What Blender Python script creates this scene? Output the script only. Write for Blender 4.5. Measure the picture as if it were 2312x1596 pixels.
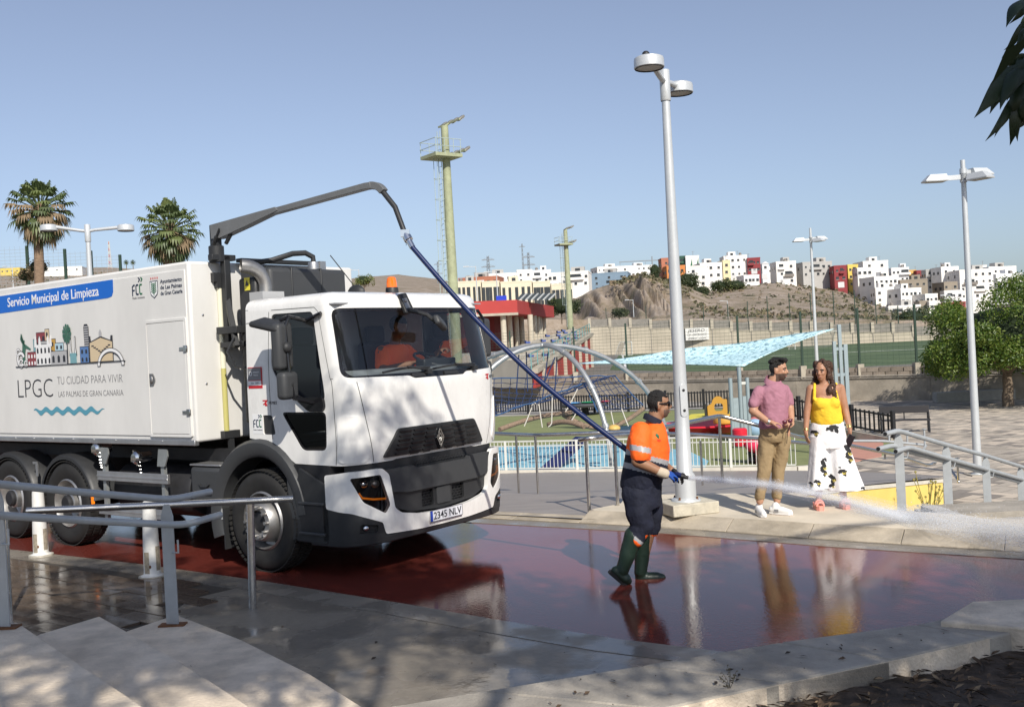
import bpy, bmesh, math, random
import numpy as np
from mathutils import Vector, Matrix, noise as mnoise
from mathutils.geometry import delaunay_2d_cdt
random.seed(7); np.random.seed(7)
for o in list(bpy.data.objects): bpy.data.objects.remove(o)
SC = bpy.context.scene
COL = SC.collection
R = math.radians
PI = math.pi
# ---------------------------------------------------------------- camera
FPX, PITCH, ROLL, CAMH = 2332.9, -0.0065, 0.0518, 2.194
DW, DH = 2312.0, 1596.0
_f = Vector((0, math.cos(PITCH), math.sin(PITCH))); _u = Vector((0, -math.sin(PITCH), math.cos(PITCH))); _r = Vector((1, 0, 0))
CR = math.cos(ROLL)*_r - math.sin(ROLL)*_u
CU = math.sin(ROLL)*_r + math.cos(ROLL)*_u
CF = _f
cd = bpy.data.cameras.new('camera'); cam = bpy.data.objects.new('camera', cd); COL.objects.link(cam)
cd.sensor_fit = 'HORIZONTAL'; cd.sensor_width = 36.0; cd.lens = 36.0*FPX/DW
cd.clip_start = 0.05; cd.clip_end = 20000
m = Matrix((CR, CU, -CF)).transposed().to_4x4(); m.translation = Vector((0, 0, CAMH)); cam.matrix_world = m
SC.camera = cam
# ---------------------------------------------------------------- sky, sun, exposure
SUN_EL = R(37); SUNH = Vector((0.33, -0.944, 0)).normalized()
SUNV = Vector((SUNH.x*math.cos(SUN_EL), SUNH.y*math.cos(SUN_EL), math.sin(SUN_EL)))
w = bpy.data.worlds.new('World'); SC.world = w; w.use_nodes = True
nt = w.node_tree; nt.nodes.clear()
sky = nt.nodes.new('ShaderNodeTexSky'); sky.sky_type = 'NISHITA'; sky.sun_disc = False
sky.sun_elevation = SUN_EL; sky.sun_rotation = math.atan2(SUNH.x, SUNH.y)
sky.altitude = 0; sky.air_density = 1.0; sky.dust_density = 1.15; sky.ozone_density = 7.0
bg = nt.nodes.new('ShaderNodeBackground'); bg.inputs['Strength'].default_value = 0.116
wo = nt.nodes.new('ShaderNodeOutputWorld')
hz = nt.nodes.new('ShaderNodeHueSaturation'); hz.inputs['Hue'].default_value = 0.503; hz.inputs['Saturation'].default_value = 0.68   # hazy summer air
nt.links.new(sky.outputs[0], hz.inputs['Color']); nt.links.new(hz.outputs[0], bg.inputs[0]); nt.links.new(bg.outputs[0], wo.inputs[0])
sl = bpy.data.lights.new('sun', 'SUN'); sl.energy = 4.7; sl.angle = R(0.53); sl.color = (1.0, 0.94, 0.84)
so = bpy.data.objects.new('sun', sl); COL.objects.link(so); so.location = SUNV*60
so.rotation_euler = SUNV.to_track_quat('Z', 'Y').to_euler()
SC.view_settings.view_transform = 'Standard'; SC.view_settings.look = 'None'
SC.view_settings.exposure = 0.1; SC.view_settings.gamma = 1.0
SC.render.engine = 'CYCLES'
try:
    SC.cycles.max_bounces = 8; SC.cycles.transparent_max_bounces = 24; SC.cycles.caustics_reflective = False; SC.cycles.caustics_refractive = False
except Exception: pass

# ---------------------------------------------------------------- pixel helpers (2312 x 1596 photo pixels)
def ray(px, py): return CF*FPX + CR*(px-DW/2) - CU*(py-DH/2)
CAMP = Vector((0, 0, CAMH))
def G(px, py, z=0.0):
    d = ray(px, py); return CAMP + d*((z-CAMH)/d.z)
def P(px, py, Y):
    d = ray(px, py); return CAMP + d*(Y/d.y)
def gpoly(pts, z=0.0): return [(lambda q: (q.x, q.y))(G(a, b, z)) for a, b in pts]

# ---------------------------------------------------------------- materials
MATS = {}
def mat(name, col, rough=0.5, metal=0.0, var=0.0, vscale=6.0, bump=0.0, bscale=40.0, coat=0.0, spec=0.5, emit=None, trans=0.0, objvar=0.0, coatr=0.03, sub=0.0, col2=None, vdet=6, rvar=0.0, stretch=None, bdist=0.02, ior=1.45):
    if name in MATS: return MATS[name]
    m = bpy.data.materials.new(name); m.use_nodes = True; n = m.node_tree.nodes; l = m.node_tree.links
    b = n['Principled BSDF']
    def S(k, v):
        if k in b.inputs: b.inputs[k].default_value = v
    S('Roughness', rough); S('Metallic', metal); S('Coat Weight', coat); S('Coat Roughness', coatr); S('Specular IOR Level', spec); S('Transmission Weight', trans); S('IOR', ior)
    S('Base Color', (*col, 1))
    if emit: S('Emission Color', (*emit[0], 1)); S('Emission Strength', emit[1])
    if sub: S('Subsurface Weight', sub); S('Subsurface Radius', (0.01, 0.004, 0.002))
    tc = None
    if var or bump or rvar:
        tc = n.new('ShaderNodeTexCoord'); src = tc.outputs['Object']
        if stretch:
            mp = n.new('ShaderNodeMapping'); mp.inputs['Scale'].default_value = stretch; l.new(src, mp.inputs[0]); src = mp.outputs[0]
    last = None
    if var or col2:
        t = n.new('ShaderNodeTexNoise'); t.inputs['Scale'].default_value = vscale; t.inputs['Detail'].default_value = vdet; t.inputs['Roughness'].default_value = 0.62
        l.new(src, t.inputs['Vector'])
        rp = n.new('ShaderNodeValToRGB'); e = rp.color_ramp.elements
        e[0].position = 0.32; e[1].position = 0.68
        if col2: e[0].color = (*col, 1); e[1].color = (*col2, 1)
        else:
            e[0].color = (*[c*(1-var) for c in col], 1); e[1].color = (*[min(1, c*(1+var)) for c in col], 1)
        l.new(t.outputs['Fac'], rp.inputs[0]); last = rp.outputs[0]
    if objvar:
        oi = n.new('ShaderNodeObjectInfo'); hs = n.new('ShaderNodeHueSaturation')
        mr = n.new('ShaderNodeMapRange'); mr.inputs[3].default_value = 1-objvar; mr.inputs[4].default_value = 1+objvar
        l.new(oi.outputs['Random'], mr.inputs[0]); l.new(mr.outputs[0], hs.inputs['Value'])
        if last: l.new(last, hs.inputs['Color'])
        else: hs.inputs['Color'].default_value = (*col, 1)
        last = hs.outputs[0]
    if last: l.new(last, b.inputs['Base Color'])
    if rvar:
        t3 = n.new('ShaderNodeTexNoise'); t3.inputs['Scale'].default_value = vscale*1.7; t3.inputs['Detail'].default_value = 5; l.new(src, t3.inputs['Vector'])
        m3 = n.new('ShaderNodeMapRange'); m3.inputs[1].default_value = .3; m3.inputs[2].default_value = .7; m3.inputs[3].default_value = max(0, rough-rvar); m3.inputs[4].default_value = min(1, rough+rvar)
        l.new(t3.outputs['Fac'], m3.inputs[0]); l.new(m3.outputs[0], b.inputs['Roughness'])
    if bump:
        t2 = n.new('ShaderNodeTexNoise'); t2.inputs['Scale'].default_value = bscale; t2.inputs['Detail'].default_value = 5
        l.new(src, t2.inputs['Vector'])
        bp = n.new('ShaderNodeBump'); bp.inputs['Strength'].default_value = bump; bp.inputs['Distance'].default_value = bdist
        l.new(t2.outputs['Fac'], bp.inputs['Height']); l.new(bp.outputs[0], b.inputs['Normal'])
    MATS[name] = m; return m

def glass_mat(name, tint, refl=1.0, rough=0.01, ior=1.5):
    if name in MATS: return MATS[name]
    m = bpy.data.materials.new(name); m.use_nodes = True; n = m.node_tree.nodes; l = m.node_tree.links; n.clear()
    o = n.new('ShaderNodeOutputMaterial'); tr = n.new('ShaderNodeBsdfTransparent'); tr.inputs[0].default_value = (*tint, 1)
    gl = n.new('ShaderNodeBsdfGlossy'); gl.inputs['Roughness'].default_value = rough; gl.inputs[0].default_value = (refl, refl, refl, 1)
    fr = n.new('ShaderNodeFresnel'); fr.inputs[0].default_value = ior; mx = n.new('ShaderNodeMixShader')
    l.new(fr.outputs[0], mx.inputs[0]); l.new(tr.outputs[0], mx.inputs[1]); l.new(gl.outputs[0], mx.inputs[2]); l.new(mx.outputs[0], o.inputs[0])
    MATS[name] = m; return m

# ---------------------------------------------------------------- mesh builder
class MB:
    def __init__(s): s.v = []; s.f = []; s.mi = []; s.cur = 0
    def add(s, vs, fs):
        k = len(s.v); s.v += [tuple(q) for q in vs]; s.f += [tuple(i+k for i in f) for f in fs]; s.mi += [s.cur]*len(fs); return s
    def box(s, c, d, rz=0, M=None):
        x, y, z = d[0]/2, d[1]/2, d[2]/2
        vs = [Vector((a*x, b*y, e*z)) for a in (-1, 1) for b in (-1, 1) for e in (-1, 1)]
        if rz: Q = Matrix.Rotation(rz, 3, 'Z'); vs = [Q @ q for q in vs]
        if M is not None: vs = [M @ q for q in vs]
        vs = [q+Vector(c) for q in vs]
        return s.add(vs, [(0, 1, 3, 2), (4, 6, 7, 5), (0, 4, 5, 1), (2, 3, 7, 6), (0, 2, 6, 4), (1, 5, 7, 3)])
    def bx(s, x0, x1, y0, y1, z0, z1): return s.box(((x0+x1)/2, (y0+y1)/2, (z0+z1)/2), (abs(x1-x0), abs(y1-y0), abs(z1-z0)))
    def bar(s, a, b, w, h=None, up=(0, 0, 1)):
        a = Vector(a); b = Vector(b); d = (b-a); L = d.length
        if L < 1e-6: return s
        d.normalize(); h = h or w; u = Vector(up)
        if abs(d.dot(u)) > .98: u = Vector((1, 0, 0))
        r = d.cross(u).normalized(); u = r.cross(d).normalized()
        vs = []
        for q in (a, b):
            for i, j in ((-1, -1), (1, -1), (1, 1), (-1, 1)): vs.append(q + r*i*w/2 + u*j*h/2)
        return s.add(vs, [(0, 3, 2, 1), (4, 5, 6, 7), (0, 1, 5, 4), (1, 2, 6, 5), (2, 3, 7, 6), (3, 0, 4, 7)])
    def tube(s, pts, r, n=8, cap=True):
        pts = [Vector(p) for p in pts]; N = len(pts)
        rr = r if isinstance(r, (list, tuple)) else [r]*N
        prev = None; rings = []
        for i, p in enumerate(pts):
            t = (pts[min(i+1, N-1)]-pts[max(i-1, 0)])
            if t.length < 1e-9: t = Vector((0, 0, 1))
            t.normalize()
            if prev is None:
                u = Vector((0, 0, 1)) if abs(t.z) < .9 else Vector((1, 0, 0))
                x = t.cross(u).normalized()
            else:
                x = prev - t*prev.dot(t)
                x = x.normalized() if x.length > 1e-6 else t.orthogonal().normalized()
            y = t.cross(x); prev = x
            rings.append([p + (x*math.cos(2*PI*k/n) + y*math.sin(2*PI*k/n))*rr[i] for k in range(n)])
        vs = [q for rg in rings for q in rg]; fs = []
        for i in range(N-1):
            for k in range(n): fs.append((i*n+k, i*n+(k+1) % n, (i+1)*n+(k+1) % n, (i+1)*n+k))
        if cap: fs += [tuple(range(n))[::-1], tuple((N-1)*n+k for k in range(n))]
        return s.add(vs, fs)
    def lathe(s, prof, n=24, c=(0, 0, 0), axis='Z', a0=0, a1=2*PI):
        full = abs(a1-a0-2*PI) < 1e-6; m = n if full else n+1; vs = []; fs = []
        for r, h in prof:
            for k in range(m):
                a = a0+(a1-a0)*k/n; x, y = r*math.cos(a), r*math.sin(a)
                q = {'Z': (x, y, h), 'Y': (x, h, y), 'X': (h, x, y)}[axis]
                vs.append((q[0]+c[0], q[1]+c[1], q[2]+c[2]))
        for i in range(len(prof)-1):
            for k in range(n if full else n): fs.append((i*m+k, i*m+(k+1) % m if full else i*m+k+1, (i+1)*m+((k+1) % m if full else k+1), (i+1)*m+k))
        return s.add(vs, fs)
    def prism(s, poly, z0, z1, f=None):
        n = len(poly); f = f or (lambda x, y, z: (x, y, z))
        vs = [f(x, y, z0) for x, y in poly] + [f(x, y, z1) for x, y in poly]
        fs = [tuple(range(n))[::-1], tuple(range(n, 2*n))] + [(k, (k+1) % n, n+(k+1) % n, n+k) for k in range(n)]
        return s.add(vs, fs)
    def loft(s, rings, cap=True, closed=True):
        n = len(rings[0]); vs = [q for rg in rings for q in rg]; fs = []
        for i in range(len(rings)-1):
            for k in range(n if closed else n-1): fs.append((i*n+k, i*n+(k+1) % n, (i+1)*n+(k+1) % n, (i+1)*n+k))
        if cap: fs += [tuple(range(n))[::-1], tuple((len(rings)-1)*n+k for k in range(n))]
        return s.add(vs, fs)
    def ball(s, c, r, seg=16, rng=10, M=None):
        rx, ry, rz = r if isinstance(r, (tuple, list)) else (r, r, r)
        vs = []; fs = []
        for i in range(rng+1):
            t = PI*i/rng
            for k in range(seg):
                a = 2*PI*k/seg; q = Vector((rx*math.sin(t)*math.cos(a), ry*math.sin(t)*math.sin(a), rz*math.cos(t)))
                if M is not None: q = M @ q
                vs.append(q+Vector(c))
        for i in range(rng):
            for k in range(seg): fs.append((i*seg+k, (i+1)*seg+k, (i+1)*seg+(k+1) % seg, i*seg+(k+1) % seg))
        return s.add(vs, fs)
    def mesh(s, name, mats, smooth=35, fixn=True):
        me = bpy.data.meshes.new(name); me.from_pydata(s.v, [], s.f); 
        for q in (mats if isinstance(mats, (list, tuple)) else [mats]): me.materials.append(q)
        if any(s.mi): me.polygons.foreach_set('material_index', s.mi)
        if fixn:
            bm = bmesh.new(); bm.from_mesh(me); bmesh.ops.remove_doubles(bm, verts=bm.verts, dist=1e-5); bmesh.ops.recalc_face_normals(bm, faces=bm.faces); bm.to_mesh(me); bm.free()
        if smooth:
            me.polygons.foreach_set('use_smooth', [True]*len(me.polygons)); me.set_sharp_from_angle(angle=R(smooth))
        me.update(); return me

def obj(name, mb, mats=None, parent=None, smooth=35, bevel=0.0, label=None, bseg=2, fixn=True):
    me = mb.mesh(name, mats, smooth, fixn) if isinstance(mb, MB) else mb
    o = bpy.data.objects.new(name, me); COL.objects.link(o)
    if parent: o.parent = parent
    if label: o['label'] = label
    if bevel:
        md = o.modifiers.new('bevel', 'BEVEL'); md.width = bevel; md.segments = bseg; md.limit_method = 'ANGLE'; md.angle_limit = R(40)
        md.harden_normals = False
    return o
def tag(o, label=None, cat=None, group=None, kind=None):
    if label: o['label'] = label
    if cat: o['category'] = cat
    if group: o['group'] = group
    if kind: o['kind'] = kind
    return o
def thing(name, label, cat, loc=(0, 0, 0), rz=0, group=None):
    o = bpy.data.objects.new(name, None); COL.objects.link(o); o.location = loc; o.rotation_euler = (0, 0, rz); o.empty_display_size = .1
    return tag(o, label, cat, group)
def copy_tree(o, parent=None):
    c = o.copy(); COL.objects.link(c); c.parent = parent
    for ch in list(o.children): copy_tree(ch, c)
    return c
def copies(me_obj, placements, parent):
    for M in placements:
        c = me_obj.copy(); COL.objects.link(c); c.parent = parent; c.matrix_local = M

def inside(p, poly):
    x, y = p; c = False; n = len(poly); j = n-1
    for i in range(n):
        xi, yi = poly[i]; xj, yj = poly[j]
        if (yi > y) != (yj > y) and x < (xj-xi)*(y-yi)/(yj-yi+1e-15)+xi: c = not c
        j = i
    return c
def resample(poly, step):
    out = []
    for i in range(len(poly)):
        a = Vector(poly[i]); b = Vector(poly[(i+1) % len(poly)]); k = max(1, int((b-a).length/step))
        for t in range(k): out.append(tuple(a+(b-a)*t/k))
    return out
def rrect(x0, x1, y0, y1, r, n=5):
    out = []
    for cx, cy, a in ((x1-r, y1-r, 0), (x0+r, y1-r, PI/2), (x0+r, y0+r, PI), (x1-r, y0+r, 1.5*PI)):
        for k in range(n+1): t = a+PI/2*k/n; out.append((cx+r*math.cos(t), cy+r*math.sin(t)))
    return out
def rpoly(poly, r, n=4):
    out = []; N = len(poly)
    for i in range(N):
        p0 = Vector(poly[i-1]); p1 = Vector(poly[i]); p2 = Vector(poly[(i+1) % N])
        a = (p0-p1); b = (p2-p1); k = min(r, a.length*.45, b.length*.45); a = p1+a.normalized()*k; b = p1+b.normalized()*k
        for t in range(n+1):
            u = t/n; out.append(tuple(a*(1-u)**2+p1*2*u*(1-u)+b*u*u))
    return out
def wrap(mb, poly, M, t=0.01, holes=(), step=0.06, base=0.0):
    """triangulated panel with holes in (s,z), mapped by M(s,z,offset) into 3-D with thickness t"""
    pts = []; edges = []
    for loop in [poly]+list(holes):
        lp = resample(loop, step); k = len(pts); pts += lp
        edges += [(k+i, k+(i+1) % len(lp)) for i in range(len(lp))]
    xs = [p[0] for p in poly]; ys = [p[1] for p in poly]
    x = min(xs)+step/2
    while x < max(xs):
        y = min(ys)+step/2
        while y < max(ys):
            if inside((x, y), poly) and not any(inside((x, y), h) for h in holes): pts.append((x, y))
            y += step
        x += step
    V, E, F, *_ = delaunay_2d_cdt([Vector(p) for p in pts], edges, [], 0, 1e-6)
    F = [f for f in F if (lambda c: inside(c, poly) and not any(inside(c, h) for h in holes))((sum(V[i][0] for i in f)/len(f), sum(V[i][1] for i in f)/len(f)))]
    n = len(V); vs = [M(p[0], p[1], base+t) for p in V]; fs = [tuple(f) for f in F]
    if t > 0:
        vs += [M(p[0], p[1], base) for p in V]; fs += [tuple(i+n for i in f[::-1]) for f in F]
        cnt = {}
        for f in F:
            for i in range(len(f)):
                a, b = f[i], f[(i+1) % len(f)]; cnt.setdefault((min(a, b), max(a, b)), []).append((a, b))
        for k, q in cnt.items():
            if len(q) == 1: a, b = q[0]; fs.append((b, a, a+n, b+n))
    return mb.add(vs, fs)
def text_mesh(body, size, mats, extrude=0.001, align='LEFT', xs=1.0, shear=0.0, spacing=1.0, bold=0.0):
    cu = bpy.data.curves.new('text', 'FONT'); cu.body = body; cu.size = size; cu.extrude = extrude; cu.align_x = align; cu.shear = shear; cu.space_character = spacing; cu.offset = bold; cu.resolution_u = 3
    o = bpy.data.objects.new('text', cu); COL.objects.link(o); bpy.context.view_layer.update()
    me = bpy.data.meshes.new_from_object(o.evaluated_get(bpy.context.evaluated_depsgraph_get())); bpy.data.objects.remove(o)
    if xs != 1.0:
        for v in me.vertices: v.co.x *= xs
    me.materials.clear(); me.materials.append(mats); return me
def lettering(body, size, M, mats, parent, name='lettering', width=None, **k):
    me = text_mesh(body, size, mats, **k)
    if width:
        xs = [v.co.x for v in me.vertices]; f = width/(max(xs)-min(xs)); x0 = min(xs)
        for v in me.vertices: v.co.x = (v.co.x-x0)*f
    o = bpy.data.objects.new(name, me); COL.objects.link(o); o.parent = parent; o.matrix_local = M; return o
def frame(o, x, y):
    x = Vector(x).normalized(); y = Vector(y); z = x.cross(y).normalized(); y = z.cross(x)
    M = Matrix((x, y, z)).transposed().to_4x4(); M.translation = Vector(o); return M
def struct(name, mb, mats, parent=None, smooth=30, **k):
    o = obj(name, mb, mats, parent, smooth, **k)
    if not parent: o['kind'] = 'structure'
    return o
# ---------------------------------------------------------------- ground materials
def wet(name, col, col2, r0, r1, vs=1.2, bump=.12, bs=30, puddle=(.42, .62), dark=1.0, stretch=(1, 1, 1), flat=.15, ior=1.36):
    m = bpy.data.materials.new(name); m.use_nodes = True; n = m.node_tree.nodes; l = m.node_tree.links; b = n['Principled BSDF']
    tc = n.new('ShaderNodeTexCoord'); mp = n.new('ShaderNodeMapping'); mp.inputs['Scale'].default_value = stretch; l.new(tc.outputs['Object'], mp.inputs[0])
    a = n.new('ShaderNodeTexNoise'); a.inputs['Scale'].default_value = vs; a.inputs['Detail'].default_value = 4; l.new(mp.outputs[0], a.inputs['Vector'])
    mr = n.new('ShaderNodeMapRange'); mr.inputs[1].default_value = puddle[0]; mr.inputs[2].default_value = puddle[1]; l.new(a.outputs['Fac'], mr.inputs[0])   # 0 = puddle, 1 = damp
    c = n.new('ShaderNodeTexNoise'); c.inputs['Scale'].default_value = 14; c.inputs['Detail'].default_value = 8; c.inputs['Roughness'].default_value = .7; l.new(tc.outputs['Object'], c.inputs['Vector'])
    rp = n.new('ShaderNodeMix'); rp.data_type = 'RGBA'; rp.inputs[6].default_value = (*col, 1); rp.inputs[7].default_value = (*col2, 1); l.new(c.outputs['Fac'], rp.inputs[0])
    l.new(rp.outputs[2], b.inputs['Base Color'])
    rr = n.new('ShaderNodeMapRange'); rr.inputs[3].default_value = r0; rr.inputs[4].default_value = r1; l.new(mr.outputs[0], rr.inputs[0]); l.new(rr.outputs[0], b.inputs['Roughness'])
    d = n.new('ShaderNodeTexNoise'); d.inputs['Scale'].default_value = bs; d.inputs['Detail'].default_value = 3; l.new(tc.outputs['Object'], d.inputs['Vector'])
    st = n.new('ShaderNodeMapRange'); st.inputs[3].default_value = flat*bump; st.inputs[4].default_value = bump; l.new(mr.outputs[0], st.inputs[0])
    bp = n.new('ShaderNodeBump'); bp.inputs['Distance'].default_value = .01; l.new(st.outputs[0], bp.inputs['Strength']); l.new(d.outputs['Fac'], bp.inputs['Height']); l.new(bp.outputs[0], b.inputs['Normal'])
    b.inputs['IOR'].default_value = ior
    return m
M_red = wet('wet red asphalt', (.115, .024, .018), (.18, .040, .030), .04, .16, vs=.55, bump=.17, bs=32, puddle=(.40, .68), flat=.38, ior=1.31)
M_wetc = wet('wet concrete', (.15, .132, .108), (.28, .245, .20), .06, .5, vs=1.3, bump=.4, bs=22, puddle=(.42, .58), flat=.22)
M_kerbwet = wet('damp kerb concrete', (.17, .15, .125), (.27, .24, .2), .12, .5, vs=2.2, bump=.2, bs=30, puddle=(.4, .6))
M_kerbdry = mat('damp sandy kerb', (.40, .345, .265), .6, var=.3, vscale=2.5, bump=.3, bscale=40, rvar=.25)
M_conc = mat('pale concrete', (.36, .325, .275), .85, var=.26, vscale=2.6, bump=.4, bscale=60, vdet=10)
M_concs = mat('grey step concrete', (.70, .59, .46), .85, var=.25, vscale=3.2, bump=.5, bscale=50, vdet=10)
M_sand = mat('sandy concrete', (.60, .53, .42), .9, var=.18, vscale=1.4, bump=.25, bscale=50)
M_white_kerb = mat('white kerb', (.62, .58, .50), .8, var=.1, vscale=3)
M_paver = wet('wet brown paver', (.10, .075, .055), (.16, .12, .09), .07, .3, vs=1.6, bump=.22, bs=24, puddle=(.42, .62))
M_rampf = mat('brown ramp floor', (.27, .235, .205), .45, var=.14, vscale=1.2, bump=.06, bscale=30, stretch=(1, 6, 1))
M_soil = mat('dry soil', (.075, .055, .04), .95, var=.4, vscale=9, bump=.6, bscale=30)

# ---------------------------------------------------------------- terrain sheet with hills
PX = [-2600, -800, 0, 250, 480, 760, 820, 900, 960, 1020, 1075, 1150, 1270, 1330, 1400, 1450, 1520, 1600, 1750, 1900, 2000, 2150, 2312, 3000, 4600]
def prof(**k): return np.interp(PX, [a for a, _ in k['p']], [b for _, b in k['p']])
HZ = [783-(a-1156)*.0518 for a in PX]
L190 = prof(p=[(-2600, 740), (0, 690), (480, 690), (1150, 718), (1270, 722), (1600, 722), (2312, 726), (4600, 640)])
L300 = prof(p=[(-2600, 760), (0, 672), (480, 676), (1150, 712), (1270, 702), (1330, 662), (1400, 633), (1450, 618), (1500, 636), (1600, 690), (1750, 690), (1900, 700), (2000, 712), (2150, 724), (2312, 722), (4600, 620)])
L400 = prof(p=[(-2600, 760), (0, 655), (480, 662), (1000, 672), (1150, 704), (1270, 690), (1400, 645), (1450, 628), (1520, 634), (1600, 656), (1750, 640), (1830, 640), (1900, 655), (2000, 688), (2150, 716), (2312, 714), (4600, 600)])
L800 = prof(p=[(-2600, 720), (0, 613), (250, 613), (480, 622), (800, 642), (1000, 648), (1150, 667), (1270, 652), (1400, 640), (1600, 634), (1750, 630), (1900, 632), (2000, 642), (2150, 644), (2312, 636), (4600, 590)])
L1800 = prof(p=[(-2600, 690), (-300, 600), (0, 606), (120, 606), (260, 604), (300, 612), (480, 617), (740, 640), (820, 625), (870, 619), (930, 621), (975, 630), (1010, 638), (1035, 632), (1080, 637), (1150, 664), (1300, 664), (1750, 646), (2312, 650), (4600, 600)])
rows = []; flatz = -2.1
def trow(Y, pys):
    out = []
    for a, q in zip(PX, pys): out.append(P(a, q, Y))
    return out
def flat_row(Y, z): return [Vector((P(a, 700, Y).x, Y, z)) for a in PX]
keys = [(-60, None), (-30, None), (0, None), (20, None), (60, None), (185, None), (190, L190), (300, L300), (400, L400), (800, L800), (1800, L1800), (2600, [h-2 for h in HZ]), (12000, [h+4 for h in HZ])]
def refine():
    cols = np.unique(np.concatenate([np.array(PX), np.linspace(-200, 2500, 150), np.linspace(1225, 1585, 170)]))
    Ys = [-80, -40, 1, 30, 60, 120, 180, 234] + list(np.linspace(238, 300, 16)) + list(np.linspace(306, 400, 16)) + list(np.linspace(420, 800, 14)) + list(np.linspace(880, 1800, 10)) + [2600, 5000, 12000]
    lay = [(238, L190), (300, L300), (400, L400), (800, L800), (1800, L1800), (2600, np.array(HZ)-2), (12000, np.array(HZ)+4)]
    ly = np.array([a for a, _ in lay], float); lp = np.array([np.interp(cols, PX, b) for _, b in lay])
    V = []
    for Y in Ys:
        for j, c in enumerate(cols):
            if Y < 236:
                k = max(Y, 25.0); p = P(c, 700, k); V.append(Vector((p.x if Y > 0 else p.x*1.0, Y, flatz))); continue
            py = np.interp(Y, ly, lp[:, j]); p = P(c, py, Y)
            if 239 < Y < 1900:
                s = min(1, (Y-236)/30)
                p.z += s*(1.6*mnoise.noise((p.x*.02, Y*.02, 3)) + .9*mnoise.noise((p.x*.07, Y*.05, 7)))
                if Y < 420:   # eroded gullies on the near bluff
                    bl = min(1, max(0, (c-1240)/60))*min(1, max(0, (1575-c)/60))*min(1, max(0, (330-Y)/25)); q_ = p.x+1.2*mnoise.noise((p.x*.15, Y*.06, 1))
                    p.z -= s*bl*(3.0*max(0, .30-abs(mnoise.noise((q_*.16, Y*.01, 11))))*4+1.1*max(0, .3-abs(mnoise.noise((q_*.42, Y*.015, 5))))*4)
            V.append(p)
    n = len(cols); F = [(i*n+j, i*n+j+1, (i+1)*n+j+1, (i+1)*n+j) for i in range(len(Ys)-1) for j in range(n-1)]
    return V, F
def hill_mat():
    m = bpy.data.materials.new('dry hillside'); m.use_nodes = True; n = m.node_tree.nodes; l = m.node_tree.links; b = n['Principled BSDF']; b.inputs['Roughness'].default_value = .95
    tc = n.new('ShaderNodeTexCoord')
    a = n.new('ShaderNodeTexNoise'); a.inputs['Scale'].default_value = .12; a.inputs['Detail'].default_value = 12; a.inputs['Roughness'].default_value = .72; l.new(tc.outputs['Object'], a.inputs['Vector'])
    r = n.new('ShaderNodeValToRGB'); e = r.color_ramp.elements; e[0].position = .36; e[0].color = (.12, .11, .065, 1); e[1].position = .52; e[1].color = (.28, .222, .17, 1)
    q = e.new(.64); q.color = (.34, .285, .235, 1); q = e.new(.44); q.color = (.22, .175, .12, 1); l.new(a.outputs['Fac'], r.inputs[0]); l.new(r.outputs[0], b.inputs['Base Color'])
    bp = n.new('ShaderNodeBump'); bp.inputs['Strength'].default_value = 1; bp.inputs['Distance'].default_value = .7; l.new(a.outputs['Fac'], bp.inputs['Height']); l.new(bp.outputs[0], b.inputs['Normal'])
    return m
mb = MB(); V, F = refine(); mb.add(V, F); struct('terrain', mb, hill_mat(), smooth=60)

# ---------------------------------------------------------------- road and near ground
SWZ = .115
FARK = [(-9.0, 18.6), (-3.6, 15.0), (-.65, 13.06), (.6, 12.3), (1.61, 11.66), (3.19, 10.42), (4.58, 9.5), (6.2, 8.55), (9.5, 6.9)]      # far kerb line
NEARK = [(-14, 17.6), (-9, 14.5), (-6.06, 12.64), (-4.2, 11.42), (-2.57, 10.22), (-1.11, 9.06), (-.24, 8.33), (.68, 7.6), (1.7, 6.95), (2.9, 6.3), (6, 4.8)]
def off(line, d):
    out = []
    for i, q in enumerate(line):
        a = Vector(line[max(0, i-1)]); b = Vector(line[min(len(line)-1, i+1)]); t = (b-a).normalized(); out.append((q[0]-t.y*d, q[1]+t.x*d))
    return out
def lerp_line(line, n):
    s = [0]
    for i in range(1, len(line)): s.append(s[-1]+(Vector(line[i])-Vector(line[i-1])).length)
    xs = [p[0] for p in line]; ys = [p[1] for p in line]
    return [(float(np.interp(t, s, xs)), float(np.interp(t, s, ys))) for t in np.linspace(0, s[-1], n)], s[-1]
mb = MB(); mb.prism(FARK[::-1]+NEARK, -.4, 0.0); struct('road', mb, M_red)
# flush concrete margin on the far side, then kerb stones
KB = off(FARK, .28)
mb = MB(); mb.prism(FARK+off(FARK, .275)[::-1], -.4, 0.006); struct('road_margin', mb, M_kerbwet)
far_kerb = None
mb = MB(); mb.prism(off(FARK, .29)+off(FARK, .62)[::-1], -.4, 0.01); far_kerb = struct('kerb', mb, M_kerbwet)
pts, L = lerp_line(off(FARK, .30), 24); pt2, _ = lerp_line(off(FARK, .60), 24)
for i in range(len(pts)-1):
    a = Vector(pts[i]); b = Vector(pts[i+1]); d = (b-a).normalized(); a += d*.003; b -= d*.003
    low = (a.x < .4)
    h = .055 if low else .13+random.uniform(-.004, .004)
    c = Vector(pt2[i])+d*.003; e = Vector(pt2[i+1])-d*.003; hb = .05 if low else SWZ+.003; hf = .02 if low else .022
    mb = MB(); mb.add([(a.x, a.y, -.1), (b.x, b.y, -.1), (e.x, e.y, -.1), (c.x, c.y, -.1), (a.x, a.y, hf), (b.x, b.y, hf), (e.x, e.y, hb), (c.x, c.y, hb)], [(0, 3, 2, 1), (4, 5, 6, 7), (0, 1, 5, 4), (1, 2, 6, 5), (2, 3, 7, 6), (3, 0, 4, 7)]); obj('kerb_stone', mb, M_kerbdry, far_kerb, bevel=.006)
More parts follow.
